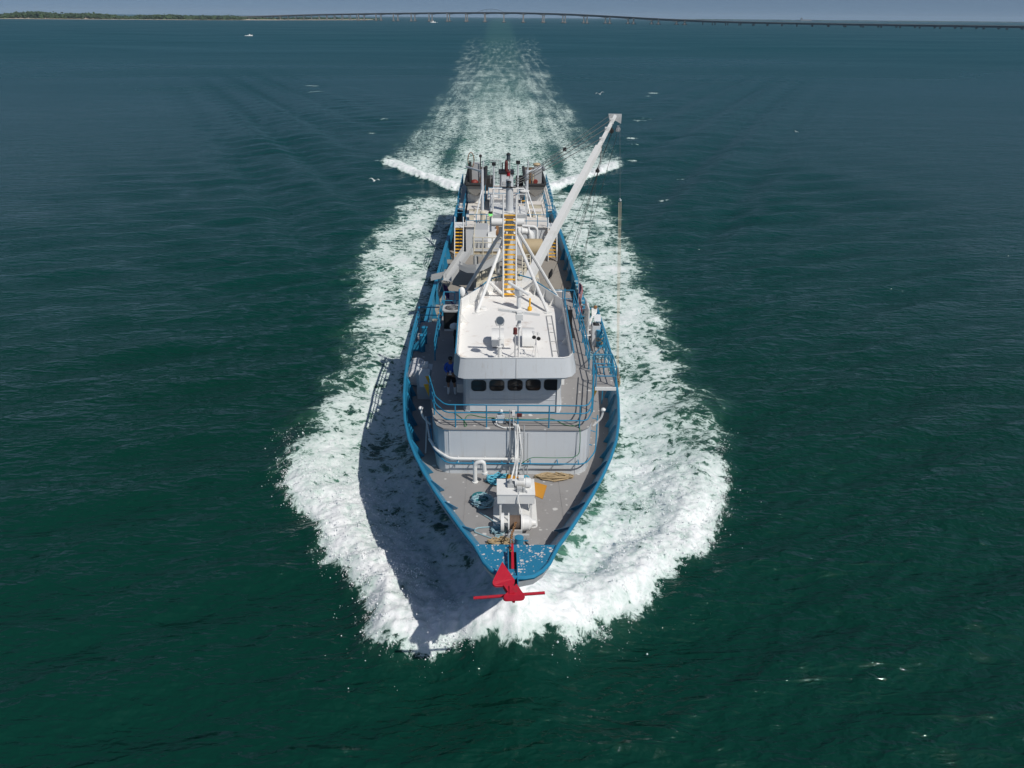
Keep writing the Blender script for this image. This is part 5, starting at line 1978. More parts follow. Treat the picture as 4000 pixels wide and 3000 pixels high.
rg = thing('topping_lift', 'wire topping lift running from the mast head to the boom tip', 'rigging', (0, 41, ct))
mh = [(0.20,41.10,13.66), (0.22,41.10,13.51), (0.25,41.10,13.41)]
tb = [lerp(heel, tip, u) for u in (0.955, 0.90, 0.835)]
cl = (0.86,42.00,13.61)
for i, (a, c) in enumerate(zip(mh, tb)):
    make('wire', G().tube([a, (cl[0], cl[1], cl[2] + .1 - .12 * i), (c[0], c[1], c[2] + .2)], 0.022, 5), ['wire'], rg)
make('wire', G().tube([mh[1], (cl[0] + .05, cl[1], cl[2] + .2), (6.63,52.80,15.68)], 0.014, 5), ['wire'], rg)
for q, r in ((cl, .10), (lerp(cl, tb[1], 0.18), .085), (lerp(cl, tb[2], .2), .085)):
    make('sheave_block', block(q, r), ['steel'], rg)
make('stop', G().box(*[v for pr in [(c - .1, c + .1) for c in (3.24,47.00,14.34)] for v in pr]), ['black'], rg, smooth=False)

falls = thing('cargo_falls', 'thin cargo wires hanging from the boom down to the port work deck', 'rigging', (4, 47, 1.9))
for a, c in (((tip[0] - .2, tip[1], tip[2] - 1.1), (4.52,60.08,3.00)), ((tip[0] - .15, tip[1], tip[2] - 1.1), (3.51,59.94,2.40)), ((5.60,50.00,12.44), (5.26,54.40,3.00)), ((5.60,50.00,12.44), (4.15,57.37,2.40)), ((5.63,50.00,12.44), (5.54,63.74,3.00)), ((tip[0] + .2, tip[1], tip[2] - 1.1), (5.36,58.09,3.00))):
    make('wire', G().tube([a, c], 0.014, 5), ['wire'], falls)
for c in ((2.69,48.00,6.47), (3.61,46.50,5.78)):
    make('hook_block', G().tube([(c[0] + .1, c[1], c[2] + .35), (c[0], c[1], c[2]), (c[0] - .1, c[1], c[2] - .3)], [.05, .13, .04], 7), ['rubber'], falls)
tk_ = thing('vang_tackle', 'tall pale rope tackle rising from the port sheer rail to the boom tip wire', 'rigging', (5.4, 37.2, 4.7))
ra = (5.62,37.30,4.70)
top_ = (tip[0] + .3, tip[1], tip[2] - .1)
u_ = 0.48
mid = (6.43,45.50,11.74)
for dx in (-.07, 0.0, .07):
    make('rope_fall', G().tube([(ra[0] + dx * .6, ra[1], ra[2]), (mid[0] + dx, mid[1], mid[2] - .1)], 0.011, 5), ['beige'], tk_)
make('tackle_block', block(mid, .06), ['wallwhite'], tk_)
make('thin_wire', G().tube([mid, top_], 0.009, 4), ['wire'], tk_)
make('tackle_block', G().tube([(ra[0], ra[1], ra[2] + .05), (ra[0] + .05, ra[1], ra[2] - .45), (ra[0], ra[1] - .4, ra[2] - .8)], [.05, .1, .05], 7), ['hosegrey'], tk_)

# ================================================================== pilothouse roof equipment
RZ = 8.2


def roofp(px_, d):
    return (px_, d, RZ)


# searchlight
a = (-0.54,30.20,8.36)
sx = a[0]
sl = thing('searchlight', 'grey round searchlight on a white flanged pedestal, left front of the roof', 'searchlight', (sx, 30.2, RZ))
sz = (-0.52,30.20,9.98)[2]
k = G().tube([(sx, 30.2, RZ), (sx, 30.2, RZ + .62)], 0.085, 10).lathe([(0.13, 0), (0.13, .03)], (sx, 30.2, RZ + .62), n=14)
k.tube([(sx, 30.2, RZ + .64), (sx, 30.2, RZ + 1.0)], 0.05, 8).lathe([(0.08, 0), (0.08, .025)], (sx, 30.2, RZ + .98), n=12)
k.tube([(sx, 30.2, RZ + 1.0), (sx, 30.2, sz - .22)], 0.018, 6)
for dx, dy in ((-.35, .05), (.3, .1)):
    k.tube([(sx, 30.2, RZ + .38), (sx + dx, 30.2 + dy, RZ)], 0.018, 5)
make('pedestal', k, ['white'], sl)
make('yoke', G().tube([(sx - .2, 30.2, sz), (sx - .14, 30.2, sz - .2), (sx + .14, 30.2, sz - .2), (sx + .2, 30.2, sz)], 0.016, 6), ['steel'], sl)
make('drum', G().lathe([(0.1, -0.2), (0.17, -0.12), (0.185, 0.08), (0.19, 0.09), (0.17, 0.095)], (sx, 30.2, sz), rot=(math.radians(68), 0, math.radians(8)), n=20), ['lightgrey'], sl)
make('lens', G().lathe([(0.165, 0.096), (0.165, 0.10)], (sx, 30.2, sz), rot=(math.radians(68), 0, math.radians(8)), n=20), ['lens'], sl)
# signal light on its pole
a = (0.10,30.15,8.38)
sg = thing('signal_light', 'dark red lantern on a thin grey pole at the front of the roof', 'lamp', (a[0], 30.15, RZ))
tz = (0.08,30.15,9.55)[2]
make('pole', G().tube([(a[0], 30.15, RZ), (a[0], 30.15, tz - .1)], 0.03, 7), ['lightgrey'], sg)
make('lantern', G().lathe([(0.1, -.13), (0.085, -.1), (0.085, .08), (0.09, .1), (0.06, .14)], (a[0], 30.15, tz), n=12), ['darkred'], sg)
# front radar on tripod
a = (0.26,30.30,8.32)
rd = thing('radar', 'lower radar with long white scanner bar on a braced post at the roof front', 'radar', (a[0], 30.3, RZ))
hz_ = (0.27,30.30,10.15)[2]
bz_ = (0.24,30.30,10.29)
k = G().tube([(a[0], 30.3, RZ), (a[0], 30.3, hz_ - .42)], 0.042, 8)
k.lathe([(0.14, 0), (0.14, .03)], (a[0], 30.3, hz_ - .45), n=14)
k.tube([(a[0], 30.3, hz_ - .42), (a[0], 30.3, hz_ - .12)], [0.11, 0.05], 8)
for dx, dy in ((-.5, .15), (.42, .25), (.05, -.5)):
    k.tube([(a[0], 30.3, RZ + .55), (a[0] + dx, 30.3 + dy, RZ)], 0.016, 5)
make('post', k, ['white'], rd)
make('gearbox', G().box(a[0] - .15, a[0] + .15, 30.12, 30.5, hz_ - .13, hz_ + .12).box(a[0] - .1, a[0] + .1, 30.15, 30.45, hz_ + .12, hz_ + .2), ['white'], rd)
b0, b1 = (-0.61,30.30,10.43), (1.10,30.30,10.22)
bm = G()
beam(bm, b0, b1, .11, .10, .11, .10)
bar_ = make('scanner_bar', bm, ['white'], rd, smooth=False)
mid_ = lerp(b0, b1, .46)
dv = Vector(b1) - Vector(b0)
text_mesh('scanner_lettering', 'FURUNO', 0.105, 'print', rd, facing((mid_[0], mid_[1] - .06, mid_[2]), rd, dv, (0, 0.35, 1)))
# rear radar
a = (0.40,36.80,8.52)
rd2 = thing('radar', 'upper radar with a slanted white scanner bar on a thick post by the ladder', 'radar', (a[0], 36.8, RZ))
hz_ = (0.41,36.80,8.95)[2]
bz_ = ((-0.13,36.80,9.53), (0.90,36.80,8.90))
pz = (0.41,36.80,9.03)[2]
k = G().tube([(a[0], 36.8, RZ), (a[0], 36.8, pz - .25)], 0.10, 10)
make('post', k, ['wallwhite'], rd2)
make('gearbox', G().lathe([(0.16, -.2), (0.22, -.1), (0.22, .12), (0.12, .2)], (a[0], 36.8, pz), n=14), ['wallwhite'], rd2)
b0, b1 = (a[0] - .62, 36.9, pz + .25), (a[0] + .62, 36.2, pz + .22)
b0, b1 = (-0.11,36.90,9.48), (0.87,36.10,9.11)
bm = G().tube([b0, lerp(b0, b1, .5), b1], 0.075, 10)
make('scanner_bar', bm, ['white'], rd2)
# yellow pillar
a = (0.94,36.40,8.20)
bu = thing('yellow_pillar', 'bright yellow pillar with round foot standing on the white roof', 'post', a)
k = G().lathe([(0.09, 0), (0.11, .03), (0.115, .14), (0.09, .19), (0.045, .2)], a, n=14)
make('foot', k, ['yellow'], bu)
make('shaft', G().tube([(a[0], a[1], a[2] + .19), (a[0], a[1], (0.95,37.00,8.83)[2])], 0.042, 8), ['yellow'], bu)
# two square vents with rounded tops
for (px0, px1, d, lb) in ((1914, 1968, 31.9, 'white hooded roof vent behind the searchlight'), (2044, 2096, 32.0, 'white hooded roof vent behind the twin horns')):
    xa, xb = (-0.9, -0.36) if px0 < 2000 else (0.44, 0.98)
    v = thing('roof_vent', lb, 'vent', ((xa + xb) / 2, d, RZ), 'vents on the pilothouse roof')
    k = G()
    prof = [(31.6, RZ + .06), (31.6, RZ + .42), (31.75, RZ + .6), (32.05, RZ + .68), (32.5, RZ + .6), (32.75, RZ + .4), (32.75, RZ + .06)]
    A_ = [(xa, y + d - 32, z) for y, z in prof]
    B_ = [(xb, y + d - 32, z) for y, z in prof]
    k.strip(A_, B_, 0, closed=True)
    k.add(A_, [tuple(range(len(A_)))[::-1]])
    k.add(B_, [tuple(range(len(B_)))])
    make('hood', k, ['white'], v, angle=.7)
    make('curb', G().box(xa + .05, xb - .05, d - .33, d + .7, RZ, RZ + .07), ['black'], v, smooth=False)
# twin horns on tripod
a = (0.98,30.50,8.24)
hn = thing('twin_horn', 'pair of white trumpet horns with black mouths on a small tripod', 'horn', (a[0], 30.5, RZ))
hz_ = (0.96,30.50,9.17)[2]
k = G()
for dx, dy in ((-.22, -.05), (.17, -.05), (0, .2)):
    k.tube([(a[0], 30.5, hz_ - .25), (a[0] + dx, 30.5 + dy, RZ)], 0.014, 5)
k.tube([(a[0], 30.5, RZ), (a[0], 30.5, hz_ - .1)], 0.02, 6)
make('tripod', k, ['white'], hn)
for i, (px_, py_) in enumerate(((2080, 1318), (2099, 1324))):
    c = (a[0] - .09, 30.35, hz_ + .02) if i == 0 else (a[0] + .1, 30.33, hz_ - .03)
    k = G().tube([(c[0], c[1] + .42, c[2] + .07), (c[0], c[1] + .2, c[2] + .03), (c[0], c[1] + .05, c[2]), c], [.022, .03, .06, .092], 12, cap=False)
    k.tube([(c[0], c[1] + .40, c[2] + .065), (c[0], c[1] + .45, c[2] + .075)], .065, 10)
    ho = make('trumpet', k, ['white'], hn)
    make('mouth', G().lathe([(0.086, 0), (0.05, 0.04)], (c[0], c[1] + .01, c[2]), rot=(math.radians(-90), 0, 0), n=14), ['black'], ho)
# roof grab bar on port side of roof, mushroom lid
k = G()
x0, x1 = 1.72, 1.98
for x in (x0, x1):
    k.tube([(x, 30.6, RZ + .03), (x, 35.6, RZ + .03)], 0.02, 5)
for y in (31.2, 32.3, 33.4, 34.5, 35.6):
    k.tube([(x0, y, RZ + .03), (x1, y, RZ + .03)], 0.016, 5)
tag(make('roof_ladder', k, ['lightgrey'], base=(1.85, 33, RZ)), 'narrow grey ladder laid flat along the port side of the roof', 'ladder')
tag(make('roof_manhole', G().lathe([(0.2, 0), (0.2, .06), (0.14, .09)], (-1.33,36.60,8.20), n=16), ['white'], base=(-1.33,36.60,8.20)), 'low round white lid on the roof beside the left mast leg', 'hatch')
# domes and aerials on the starboard edge
a = (-2.85,37.20,7.02)
dm = thing('satellite_dome', 'white satellite dome on an arm off the starboard roof edge', 'antenna', (a[0], 37.2, a[2] - .3))
make('dome', G().lathe([(0.2, -.1), (0.235, -.06), (0.235, 0.0), (0.2, .1), (0.1, .16), (0.02, .175)], a, n=18), ['white'], dm)
make('arm', G().tube([(a[0], 37.2, a[2] - .1), (-2.45, 37.0, a[2] - .35)], 0.035, 6), ['white'], dm)
a = (-2.40,36.60,9.07)
ae = thing('whip_radome', 'white oval radome on a pole at the aft starboard roof corner', 'antenna', (-2.5, 36.6, RZ))
make('radome', G().ball(a, (0.17, 0.14, 0.26), 12), ['white'], ae)
make('pole', G().tube([(a[0], 36.6, a[2] - .2), (-2.52, 36.6, RZ)], 0.025, 6), ['white'], ae)
for (p_, lb) in (((-2.50,36.00,7.71), 'small white egg antenna beside the satellite dome'), ((-2.35,33.60,7.95), 'flat white puck antenna halfway along the starboard roof edge')):
    t = thing('gps_antenna', lb, 'antenna', (p_[0], p_[1], p_[2] - .12), 'small antennas on the starboard roof edge')
    make('puck', G().ball(p_, (0.10, 0.10, 0.10 if 'egg' in lb else 0.05), 10), ['white'], t)
    make('stalk', G().tube([p_, (-2.42, p_[1], 8.4)], 0.016, 5), ['white'], t)

# ================================================================== foredeck gear
FZ = zdk(24.6)
wl_ = thing('anchor_windlass', 'white anchor windlass with electric motor on top and wire drum in front', 'winch', (0.08,25.11,4.05))
wz = 4.07
bp_ = [(-0.79,24.23,4.07), (0.87,24.09,4.07), (0.96,26.01,4.07), (-0.56,25.95,4.07)]
x0, x1 = (-0.79,24.23,4.07)[0], (0.88,24.17,4.07)[0]
y0, y1 = (0.01,24.03,4.07)[1], (0.05,26.23,4.07)[1]
pl_ = rrect((x0 + x1) / 2, (y0 + y1) / 2, x1 - x0, y1 - y0, 0.18)
make('base_plate', G().prism(pl_, lambda x, y: zdk(y) + .002, lambda x, y: zdk(y) + .03), ['white'], wl_, smooth=False)
# box housing: top at about z 5.2
hx0, hx1 = (-0.63,24.30,5.17)[0], (0.75,24.30,5.18)[0]
hz0, hz1 = (0.01,24.30,4.97)[2], (0.01,24.30,5.35)[2]
yb = (0.03,25.54,5.05)[1]
HT = hz1
yb = 24.3 + 1.05
make('housing', G().box(hx0, hx1, 24.3, yb, hz0, HT), ['white'], wl_, smooth=False)
make('housing_lid', G().box(hx0 - .02, hx1 + .02, 24.28, yb + .02, HT, HT + .03), ['white'], wl_, smooth=False)
for x in (hx0 + .08, hx1 - .16):
    make('stand_leg', G().box(x, x + .08, 24.35, 24.5, zdk(24.4), hz0).box(x, x + .08, yb - .2, yb - .05, zdk(25), hz0), ['white'], wl_, smooth=False)
mc = ((0.30,24.85,5.38)[0], 24.85, HT + .2)
k = G().tube([(mc[0] - .27, mc[1], mc[2]), (mc[0] + .12, mc[1], mc[2])], 0.165, 14)
for i in range(8):
    x = mc[0] - .22 + i * .04
    k.tube([(x, mc[1], mc[2]), (x + .012, mc[1], mc[2])], 0.18, 14)
mo = make('motor', k, ['white'], wl_)
make('motor_cowl', G().tube([(mc[0] + .12, mc[1], mc[2]), (mc[0] + .3, mc[1], mc[2]), (mc[0] + .33, mc[1], mc[2])], [.19, .19, .15], 16), ['white'], mo)
make('terminal_box', G().box(mc[0] - .14, mc[0] + .06, mc[1] - .1, mc[1] + .1, mc[2] + .15, mc[2] + .27), ['white'], mo, smooth=False)
k = G()
k.box(mc[0] - .55, mc[0] - .3, mc[1] - .12, mc[1] + .15, HT, HT + .18)
k.cyl((mc[0] - .45, mc[1], HT + .18), (mc[0] - .45, mc[1], HT + .34), .07, n=8)
k.box(mc[0] - .2, mc[0] - .02, mc[1] - .42, mc[1] - .22, HT, HT + .2)
k.cyl((mc[0] + .05, mc[1] - .38, HT), (mc[0] + .05, mc[1] - .38, HT + .22), .06, n=10)
k.tube(fillet([(mc[0] - .3, mc[1] - .3, HT + .1), (mc[0] + .16, mc[1] - .4, HT + .1), (mc[0] + .16, mc[1] - .45, HT + .02)], .08), .025, 6)
make('valve_gear', k, ['lightgrey'], wl_)
# drum with flanges
dx0, dx1 = (-0.18,23.75,4.93)[0], (0.23,23.75,4.93)[0]
dzc = zdk(23.7) + .42
make('wire_drum', G().tube([(dx0, 23.75, dzc), (dx1, 23.75, dzc)], 0.27, 16), ['drum'], wl_)
for i in range(9):
    x = dx0 + .02 + (dx1 - dx0 - .04) * i / 8
    make('wire_turn', G().tube([(x - .012, 23.75, dzc), (x + .012, 23.75, dzc)], 0.285, 16), ['drum'], wl_)
for x, r in ((dx0 - .03, .36), (dx1 + .03, .36)):
    make('drum_flange', G().tube([(x - .025, 23.75, dzc), (x + .025, 23.75, dzc)], r, 18), ['white'], wl_)
make('brake_wheel', G().tube([(dx0 - .32, 23.75, dzc), (dx0 - .2, 23.75, dzc)], 0.36, 20), ['white'], wl_)
make('gear_case', G().tube([(dx1 + .06, 23.75, dzc), (dx1 + .3, 23.75, dzc), (dx1 + .42, 23.75, dzc), (dx1 + .55, 23.75, dzc)], [.3, .28, .14, .12], 14), ['white'], wl_)
make('front_frame', G().box(dx0 - .25, dx1 + .3, 23.22, 23.32, zdk(23.2), zdk(23.2) + .22).box(dx0 - .05, dx1 + .05, 23.3, 23.4, zdk(23.3), zdk(23.3) + .35), ['lightgrey'], wl_, smooth=False)
k = G()
for off in (0, 0.09):
    c0 = (0.12,26.30,5.10)
    k.tube(fillet([(mc[0] - .42 + off * 2, mc[1], HT + .3), (mc[0] - .28 + off, mc[1] + .6, HT + .55), (c0[0] - .02 + off * .5, 27.4, 5.0), (c0[0] + off, 27.85, 5.5), (c0[0] - .05 + off, 28.0, 6.3)], .3, 5), .034, 6)
for off in (.05, .12, .2):
    c0 = (0.15,27.90,5.88)
    k.tube(fillet([(c0[0] - .08 + off, 27.86, 4.3), (c0[0] + .05 * math.sin(off * 40) + off, 27.82, 5.0), (c0[0] - .1 + off * 1.2, 27.85, 5.7), (c0[0] - .1 + off, 28.1, 6.25), (c0[0] - .5 + off, 28.9, 6.1)], .25, 5), .03, 6)
k.tube(fillet([(mc[0] - .1, mc[1] - .5, HT + .12), (mc[0] - .2, 24.24, HT - .1), (mc[0] - .12, 24.2, HT - .35), (dx1 + .05, 23.85, dzc + .25)], .15, 5), .022, 6)
make('cable_bundle', k, ['white'], wl_)

# anchor chain: separate links from the drum to the shank
cpts = [(lerp((dx0, 0, 0), (dx1, 0, 0), .55)[0], 23.5, dzc + .2), (-0.12,22.68,4.85), (-0.17,21.45,5.35), (-0.20,20.78,5.62), (-0.18,20.53,5.68)]
chn = thing('anchor_chain', 'rusty brown chain running from the windlass drum over the bow plate', 'chain', (cpts[1][0], 22.2, 4.3))
lk = G()
ring_pts = [(0.045 * math.cos(a), 0.085 * math.sin(a), 0) for a in np.linspace(0, 2 * math.pi, 13)[:-1]]
lk.tube(ring_pts, 0.018, 5, closed=True)
curve = [Vector(p) for p in cpts]
seg = [(curve[i + 1] - curve[i]).length for i in range(len(curve) - 1)]
tot = sum(seg)
nl = int(tot / 0.135)
lk0 = None
for i in range(nl):
    s_ = tot * (i + .5) / nl
    j = 0
    while s_ > seg[j]:
        s_ -= seg[j]
        j += 1
    p = curve[j].lerp(curve[j + 1], s_ / seg[j])
    dr_ = (curve[j + 1] - curve[j]).normalized()
    sag = -0.10 * math.sin(math.pi * (i + .5) / nl)
    q = Vector((dr_.x, dr_.y, dr_.z)).to_track_quat('Y', 'Z')
    loc = rel((p.x, p.y, p.z + sag), chn)
    if lk0 is None:
        lk0 = make('chain_link', lk, ['rust'], chn, local=True)
        c = lk0
    else:
        c = lk0.copy()
        COL.objects.link(c)
        c.parent = chn
    c.location = loc
    c.rotation_mode = 'QUATERNION'
    c.rotation_quaternion = q @ Euler((0, math.radians(90 * (i % 2) + 20), 0)).to_quaternion()

# anchor hung over the stem
cr = (-0.14,18.75,5.39)
an = thing('anchor', 'bright red fluke anchor with long stock hanging over the bow', 'anchor', cr)
sh0 = (anchor_x, 20.9, 5.66)
sk = G()
beam(sk, sh0, (anchor_x, 18.85, 5.45), .075, .09, .10, .14)
make('shank', sk, ['red'], an, smooth=False)
s0, s1 = (-1.32,18.35,5.61), (0.80,18.35,5.83)
make('stock', G().tube([s0, s1], 0.048, 8), ['red'], an)
f1 = [(-0.47,19.50,6.04), (-0.09,18.80,5.91), (-0.11,18.60,5.90), (-0.21,18.55,5.90), (-0.67,18.55,5.87), (-0.76,18.60,5.91), (-0.76,18.70,5.94)]
f1 = fillet(f1 + [f1[0]], .05, 2)[:-1]
make('fluke', G().plate(f1, 0.05), ['red'], an, smooth=False)
f2 = [(-0.05,18.60,5.93), (0.19,18.10,5.90), (0.18,17.95,5.93), (0.10,17.90,5.93), (-0.38,17.90,5.90), (-0.44,18.00,5.88), (-0.43,18.15,5.87)]
f2 = fillet(f2 + [f2[0]], .05, 2)[:-1]
make('fluke', G().plate(f2, 0.05), ['red'], an, smooth=False)
c1 = G()
c1.plate([(-0.44,18.55,5.88), (-0.29,18.60,5.86), (-0.09,17.95,5.85), (-0.15,17.95,5.84)], 0.12)
c1.plate([(-0.25,18.50,5.92), (-0.13,18.50,5.92), (-0.10,18.20,5.90), (-0.26,18.20,5.88)], 0.12)
make('crown', c1, ['red'], an, smooth=False)
make('shackle', G().tube([(anchor_x - .05, 20.9, 5.72), (anchor_x - .05, 21.05, 5.76), (anchor_x + .05, 21.05, 5.76), (anchor_x + .05, 20.9, 5.72)], .018, 6), ['steel'], an)

# single bollard on the bow
a = (0.15,22.82,4.20)
bo = thing('mooring_bollard', 'single blue bollard with cross bar beside the anchor chain', 'bollard', a, 'blue mooring bollards')
zt_ = (0.11,22.90,4.52)[2]
make('barrel', G().tube([a, (a[0], a[1], zt_)], 0.155, 16).lathe([(0.165, 0), (0.165, .03), (.15, .035)], (a[0], a[1], zt_), n=16), ['blue'], bo)
make('cross_bar', G().tube([(a[0] - .3, a[1], a[2] + .2), (a[0] + .33, a[1], a[2] + .2)], .028, 7), ['blue'], bo)
# twin bitts both sides
for s, (pa, pb), lb in ((-1, ((-5.05,42.09,3.58), (-5.04,43.35,3.58)), 'twin blue bitts on the starboard side deck by the raft'), (1, ((5.37,43.10,3.58), (5.41,44.24,3.58)), 'twin blue bitts on the port side deck with rope on one')):
    t = thing('mooring_bitts', lb, 'bitts', lerp(pa, pb, .5), 'blue mooring bollards')
    for p in (pa, pb):
        k = G().tube([p, (p[0] - s * .0 + (-.02 * s), p[1], p[2] + 1.0)], 0.17, 14).lathe([(0.2, 0), (0.2, .03), (.18, .04)], (p[0] - .02 * s, p[1], p[2] + 1.0), n=16)
        make('barrel', k, ['blue'], t)
    make('knee_plate', G().plate([(pa[0] + s * .1, pa[1], pa[2] + .75), (pa[0] + s * .55, pa[1], pa[2] + .35), (pa[0] + s * .55, pa[1], pa[2]), (pa[0] + s * .1, pa[1], pa[2])], .05), ['blue'], t, smooth=False)

# orange chute board leaning behind the windlass
t = thing('orange_board', 'orange yellow folded board lying behind the windlass', 'board', (0.88,26.48,4.10))
q = [(-0.26,25.90,5.26), (1.25,25.20,5.19), (1.07,24.70,4.92), (-0.34,25.50,5.11)]
q = [(a[0], a[1], max(a[2], zdk(a[1]) + .03)) for a in q]
make('board', G().plate(q, 0.05), ['orange'], t, smooth=False)
make('folded_edge', G().plate([q[0], q[1], (q[1][0], q[1][1] + .1, q[1][2] - .07), (q[0][0], q[0][1] + .1, q[0][2] - .07)], .03), ['orange'], t, smooth=False)


M['tealpaint'] = paint('teal_paint', (0.012, 0.15, 0.17), 0.6, var=0.15, scale=4)

# ropes
def coil(name, label, center, rx, ry, turns, mat, r=0.022, seed=1, group='rope coils on the foredeck', tail=None, messy=0.12, h=0.16, rot=0.0, strands=1):
    rr = random.Random(seed)
    g_ = G()
    for st_ in range(strands):
        pts = []
        n = turns * 16
        ph = rr.uniform(0, 6.28)
        fx_ = fy_ = 1.0
        for i in range(n + 1):
            a = 2 * math.pi * i / 16 + ph
            if i % 16 == 0:
                fx_, fy_ = rr.uniform(.72, 1.0), rr.uniform(.2, 1.0)
            w = 1 - 0.45 * rr.random() * (0.3 + messy)
            x = rx * fx_ * w * math.cos(a) + rr.gauss(0, messy * rx * .35)
            y = ry * fy_ * w * math.sin(a) + rr.gauss(0, messy * ry * .35)
            xr, yr = x * math.cos(rot) - y * math.sin(rot), x * math.sin(rot) + y * math.cos(rot)
            z = r + h * (i / n) * (0.5 + .5 * rr.random())
            px_, py_ = center[0] + xr, center[1] + yr
            pts.append((px_, py_, zdk(py_) + z if center[2] is None else center[2] + z))
        g_.tube(pts, r, 5)
    if tail:
        tp = [(p[0], p[1], (zdk(p[1]) if center[2] is None else center[2]) + r + .01) for p in tail]
        g_.tube(fillet(tp, .3, 4), r, 5)
    o = make(name, g_, [mat], base=(center[0], center[1], zdk(center[1]) if center[2] is None else center[2]))
    return tag(o, label, 'rope', group)


def grd(p):
    return (p[0], p[1], None)


coil('rope_coil', 'bright cyan rope heaped against the deckhouse wall', grd((-0.51,27.40,4.05)), 0.62, 0.42, 14, 'ropeblue', r=.026, h=.3, seed=2, messy=.22)
coil('rope_coil', 'small end of cyan rope showing behind the orange board', grd((0.52,27.59,4.05)), 0.2, 0.22, 4, 'ropeblue', seed=12, messy=.2)
coil('rope_coil', 'long flat coil of tan rope before the right part of the deckhouse', grd((1.74,27.81,4.00)), 0.88, 0.40, 15, 'ropetan', seed=3, messy=.08, h=.14)
coil('rope_coil', 'pale blue rope heap beside the left of the windlass', grd((-1.21,25.72,4.10)), 0.46, 0.52, 14, 'ropepale', h=.3, seed=4, messy=.2, tail=[(-1.30,25.02,4.10), (-0.90,24.60,4.10), (-0.70,24.27,4.10), (-0.51,23.79,4.10)], r=.024)
coil('rope_coil', 'tangled pale rope loops between windlass and bow plate', grd((-0.56,23.72,4.15)), 0.32, 0.38, 9, 'ropepale', seed=5, messy=.4, r=.024, tail=[(-0.48,24.05,4.20), (-0.80,24.05,4.20), (-1.41,23.96,4.20), (-1.50,23.72,4.20), (-0.74,23.23,4.20), (-0.51,23.42,4.20)])
coil('rope_coil', 'tangled tan rope right behind the bow plate', grd((-0.51,22.99,4.20)), 0.45, 0.26, 8, 'ropetan', seed=6, messy=.4, tail=[(-0.74,22.81,4.20), (-1.02,22.88,4.20), (-0.97,23.14,4.20), (-0.74,23.08,4.20)])
coil('rope_coil', 'mixed mooring rope piled at the foot of the port bitts', ((4.96,41.38,3.60)[0], (4.96,41.38,3.60)[1], 3.58), 0.7, 0.75, 8, 'ropepale', seed=7, messy=.4)
coil('rope_coil', 'tan rope wrapped round the outer port bitt', ((5.42,43.13,3.60)[0], (5.42,43.13,3.60)[1], 3.58), 0.32, 0.4, 6, 'ropetan', seed=8, messy=.2, h=.7)
k = G().lathe([(0.34, 0), (0.34, .04), (.3, .05)], (-1.31,26.04,4.10), n=22)
tag(make('hatch_lid', k, ['tealpaint'], base=(-1.35,26.11,4.10)), 'round turquoise deck lid under the pale blue rope heap', 'hatch')

# green garden hose along the upper deck
hp_ = [(-2.52,29.49,6.08), (-2.17,29.05,6.08), (-1.87,28.37,6.08), (-1.98,28.19,6.08), (-2.03,28.71,6.08), (-1.89,29.38,6.08), (-1.26,29.04,6.08), (-0.13,28.99,6.08), (0.72,28.87,6.08), (1.69,29.02,6.08), (2.13,28.44,6.08), (2.54,28.32,6.08), (2.74,28.57,6.08), (2.73,28.05,6.12), (2.76,28.00,5.61), (2.74,27.98,4.96), (2.49,27.80,4.91), (1.65,27.80,4.88), (0.76,27.80,4.91), (0.39,27.80,4.63)]
tag(make('garden_hose', G().tube(fillet(hp_, .3, 4), 0.016, 6), ['green'], base=hp_[0]), 'thin green hose snaking across the upper deck and down the wall', 'hose')
# spot lights and box on the front rail
t = thing('rail_lamp', 'small white work lamp on a bracket at the middle of the front guard rail', 'lamp', (-0.45,29.23,6.10))
a = (-0.48,28.60,6.45)
make('bracket', G().box(a[0] - .16, a[0] + .14, a[1] - .1, a[1] + .1, 6.1, 6.45), ['wallwhite'], t, smooth=False)
make('lamp_head', G().ball((a[0], a[1], 6.62), .08, 8).tube([(a[0], a[1], 6.4), (a[0], a[1], 6.6)], .03, 6), ['white'], t)
make('flex', G().tube(fillet([(a[0] - .2, a[1], 6.35), (a[0] - .2, a[1] - .3, 6.15), (a[0] + .1, a[1] - .5, 6.1), (a[0] + .5, a[1] - .45, 6.1)], .1), .03, 6), ['white'], t)
a = (0.02,28.18,6.77)
t = thing('junction_box', 'white junction box on a pipe at the middle of the front guard rail', 'box', (a[0], a[1], 6.1))
make('box_body', G().box(a[0] - .06, a[0] + .06, a[1] - .05, a[1] + .05, a[2] - .12, a[2] + .08), ['white'], t, smooth=False)
make('pipe', G().tube([(a[0], a[1], 6.1), (a[0], a[1], a[2] - .1)], .016, 5), ['white'], t)
a = (0.26,28.20,6.64)
tag(make('deck_floodlight', G().box(a[0] - .1, a[0] + .1, a[1] - .08, a[1] + .06, a[2] - .04, a[2] + .1).box(a[0] - .08, a[0] + .08, a[1] - .1, a[1] - .08, a[2] - .02, a[2] + .08), ['darkred'], base=(a[0], a[1], a[2])), 'dark red floodlight on the front guard rail right of the junction box', 'lamp')

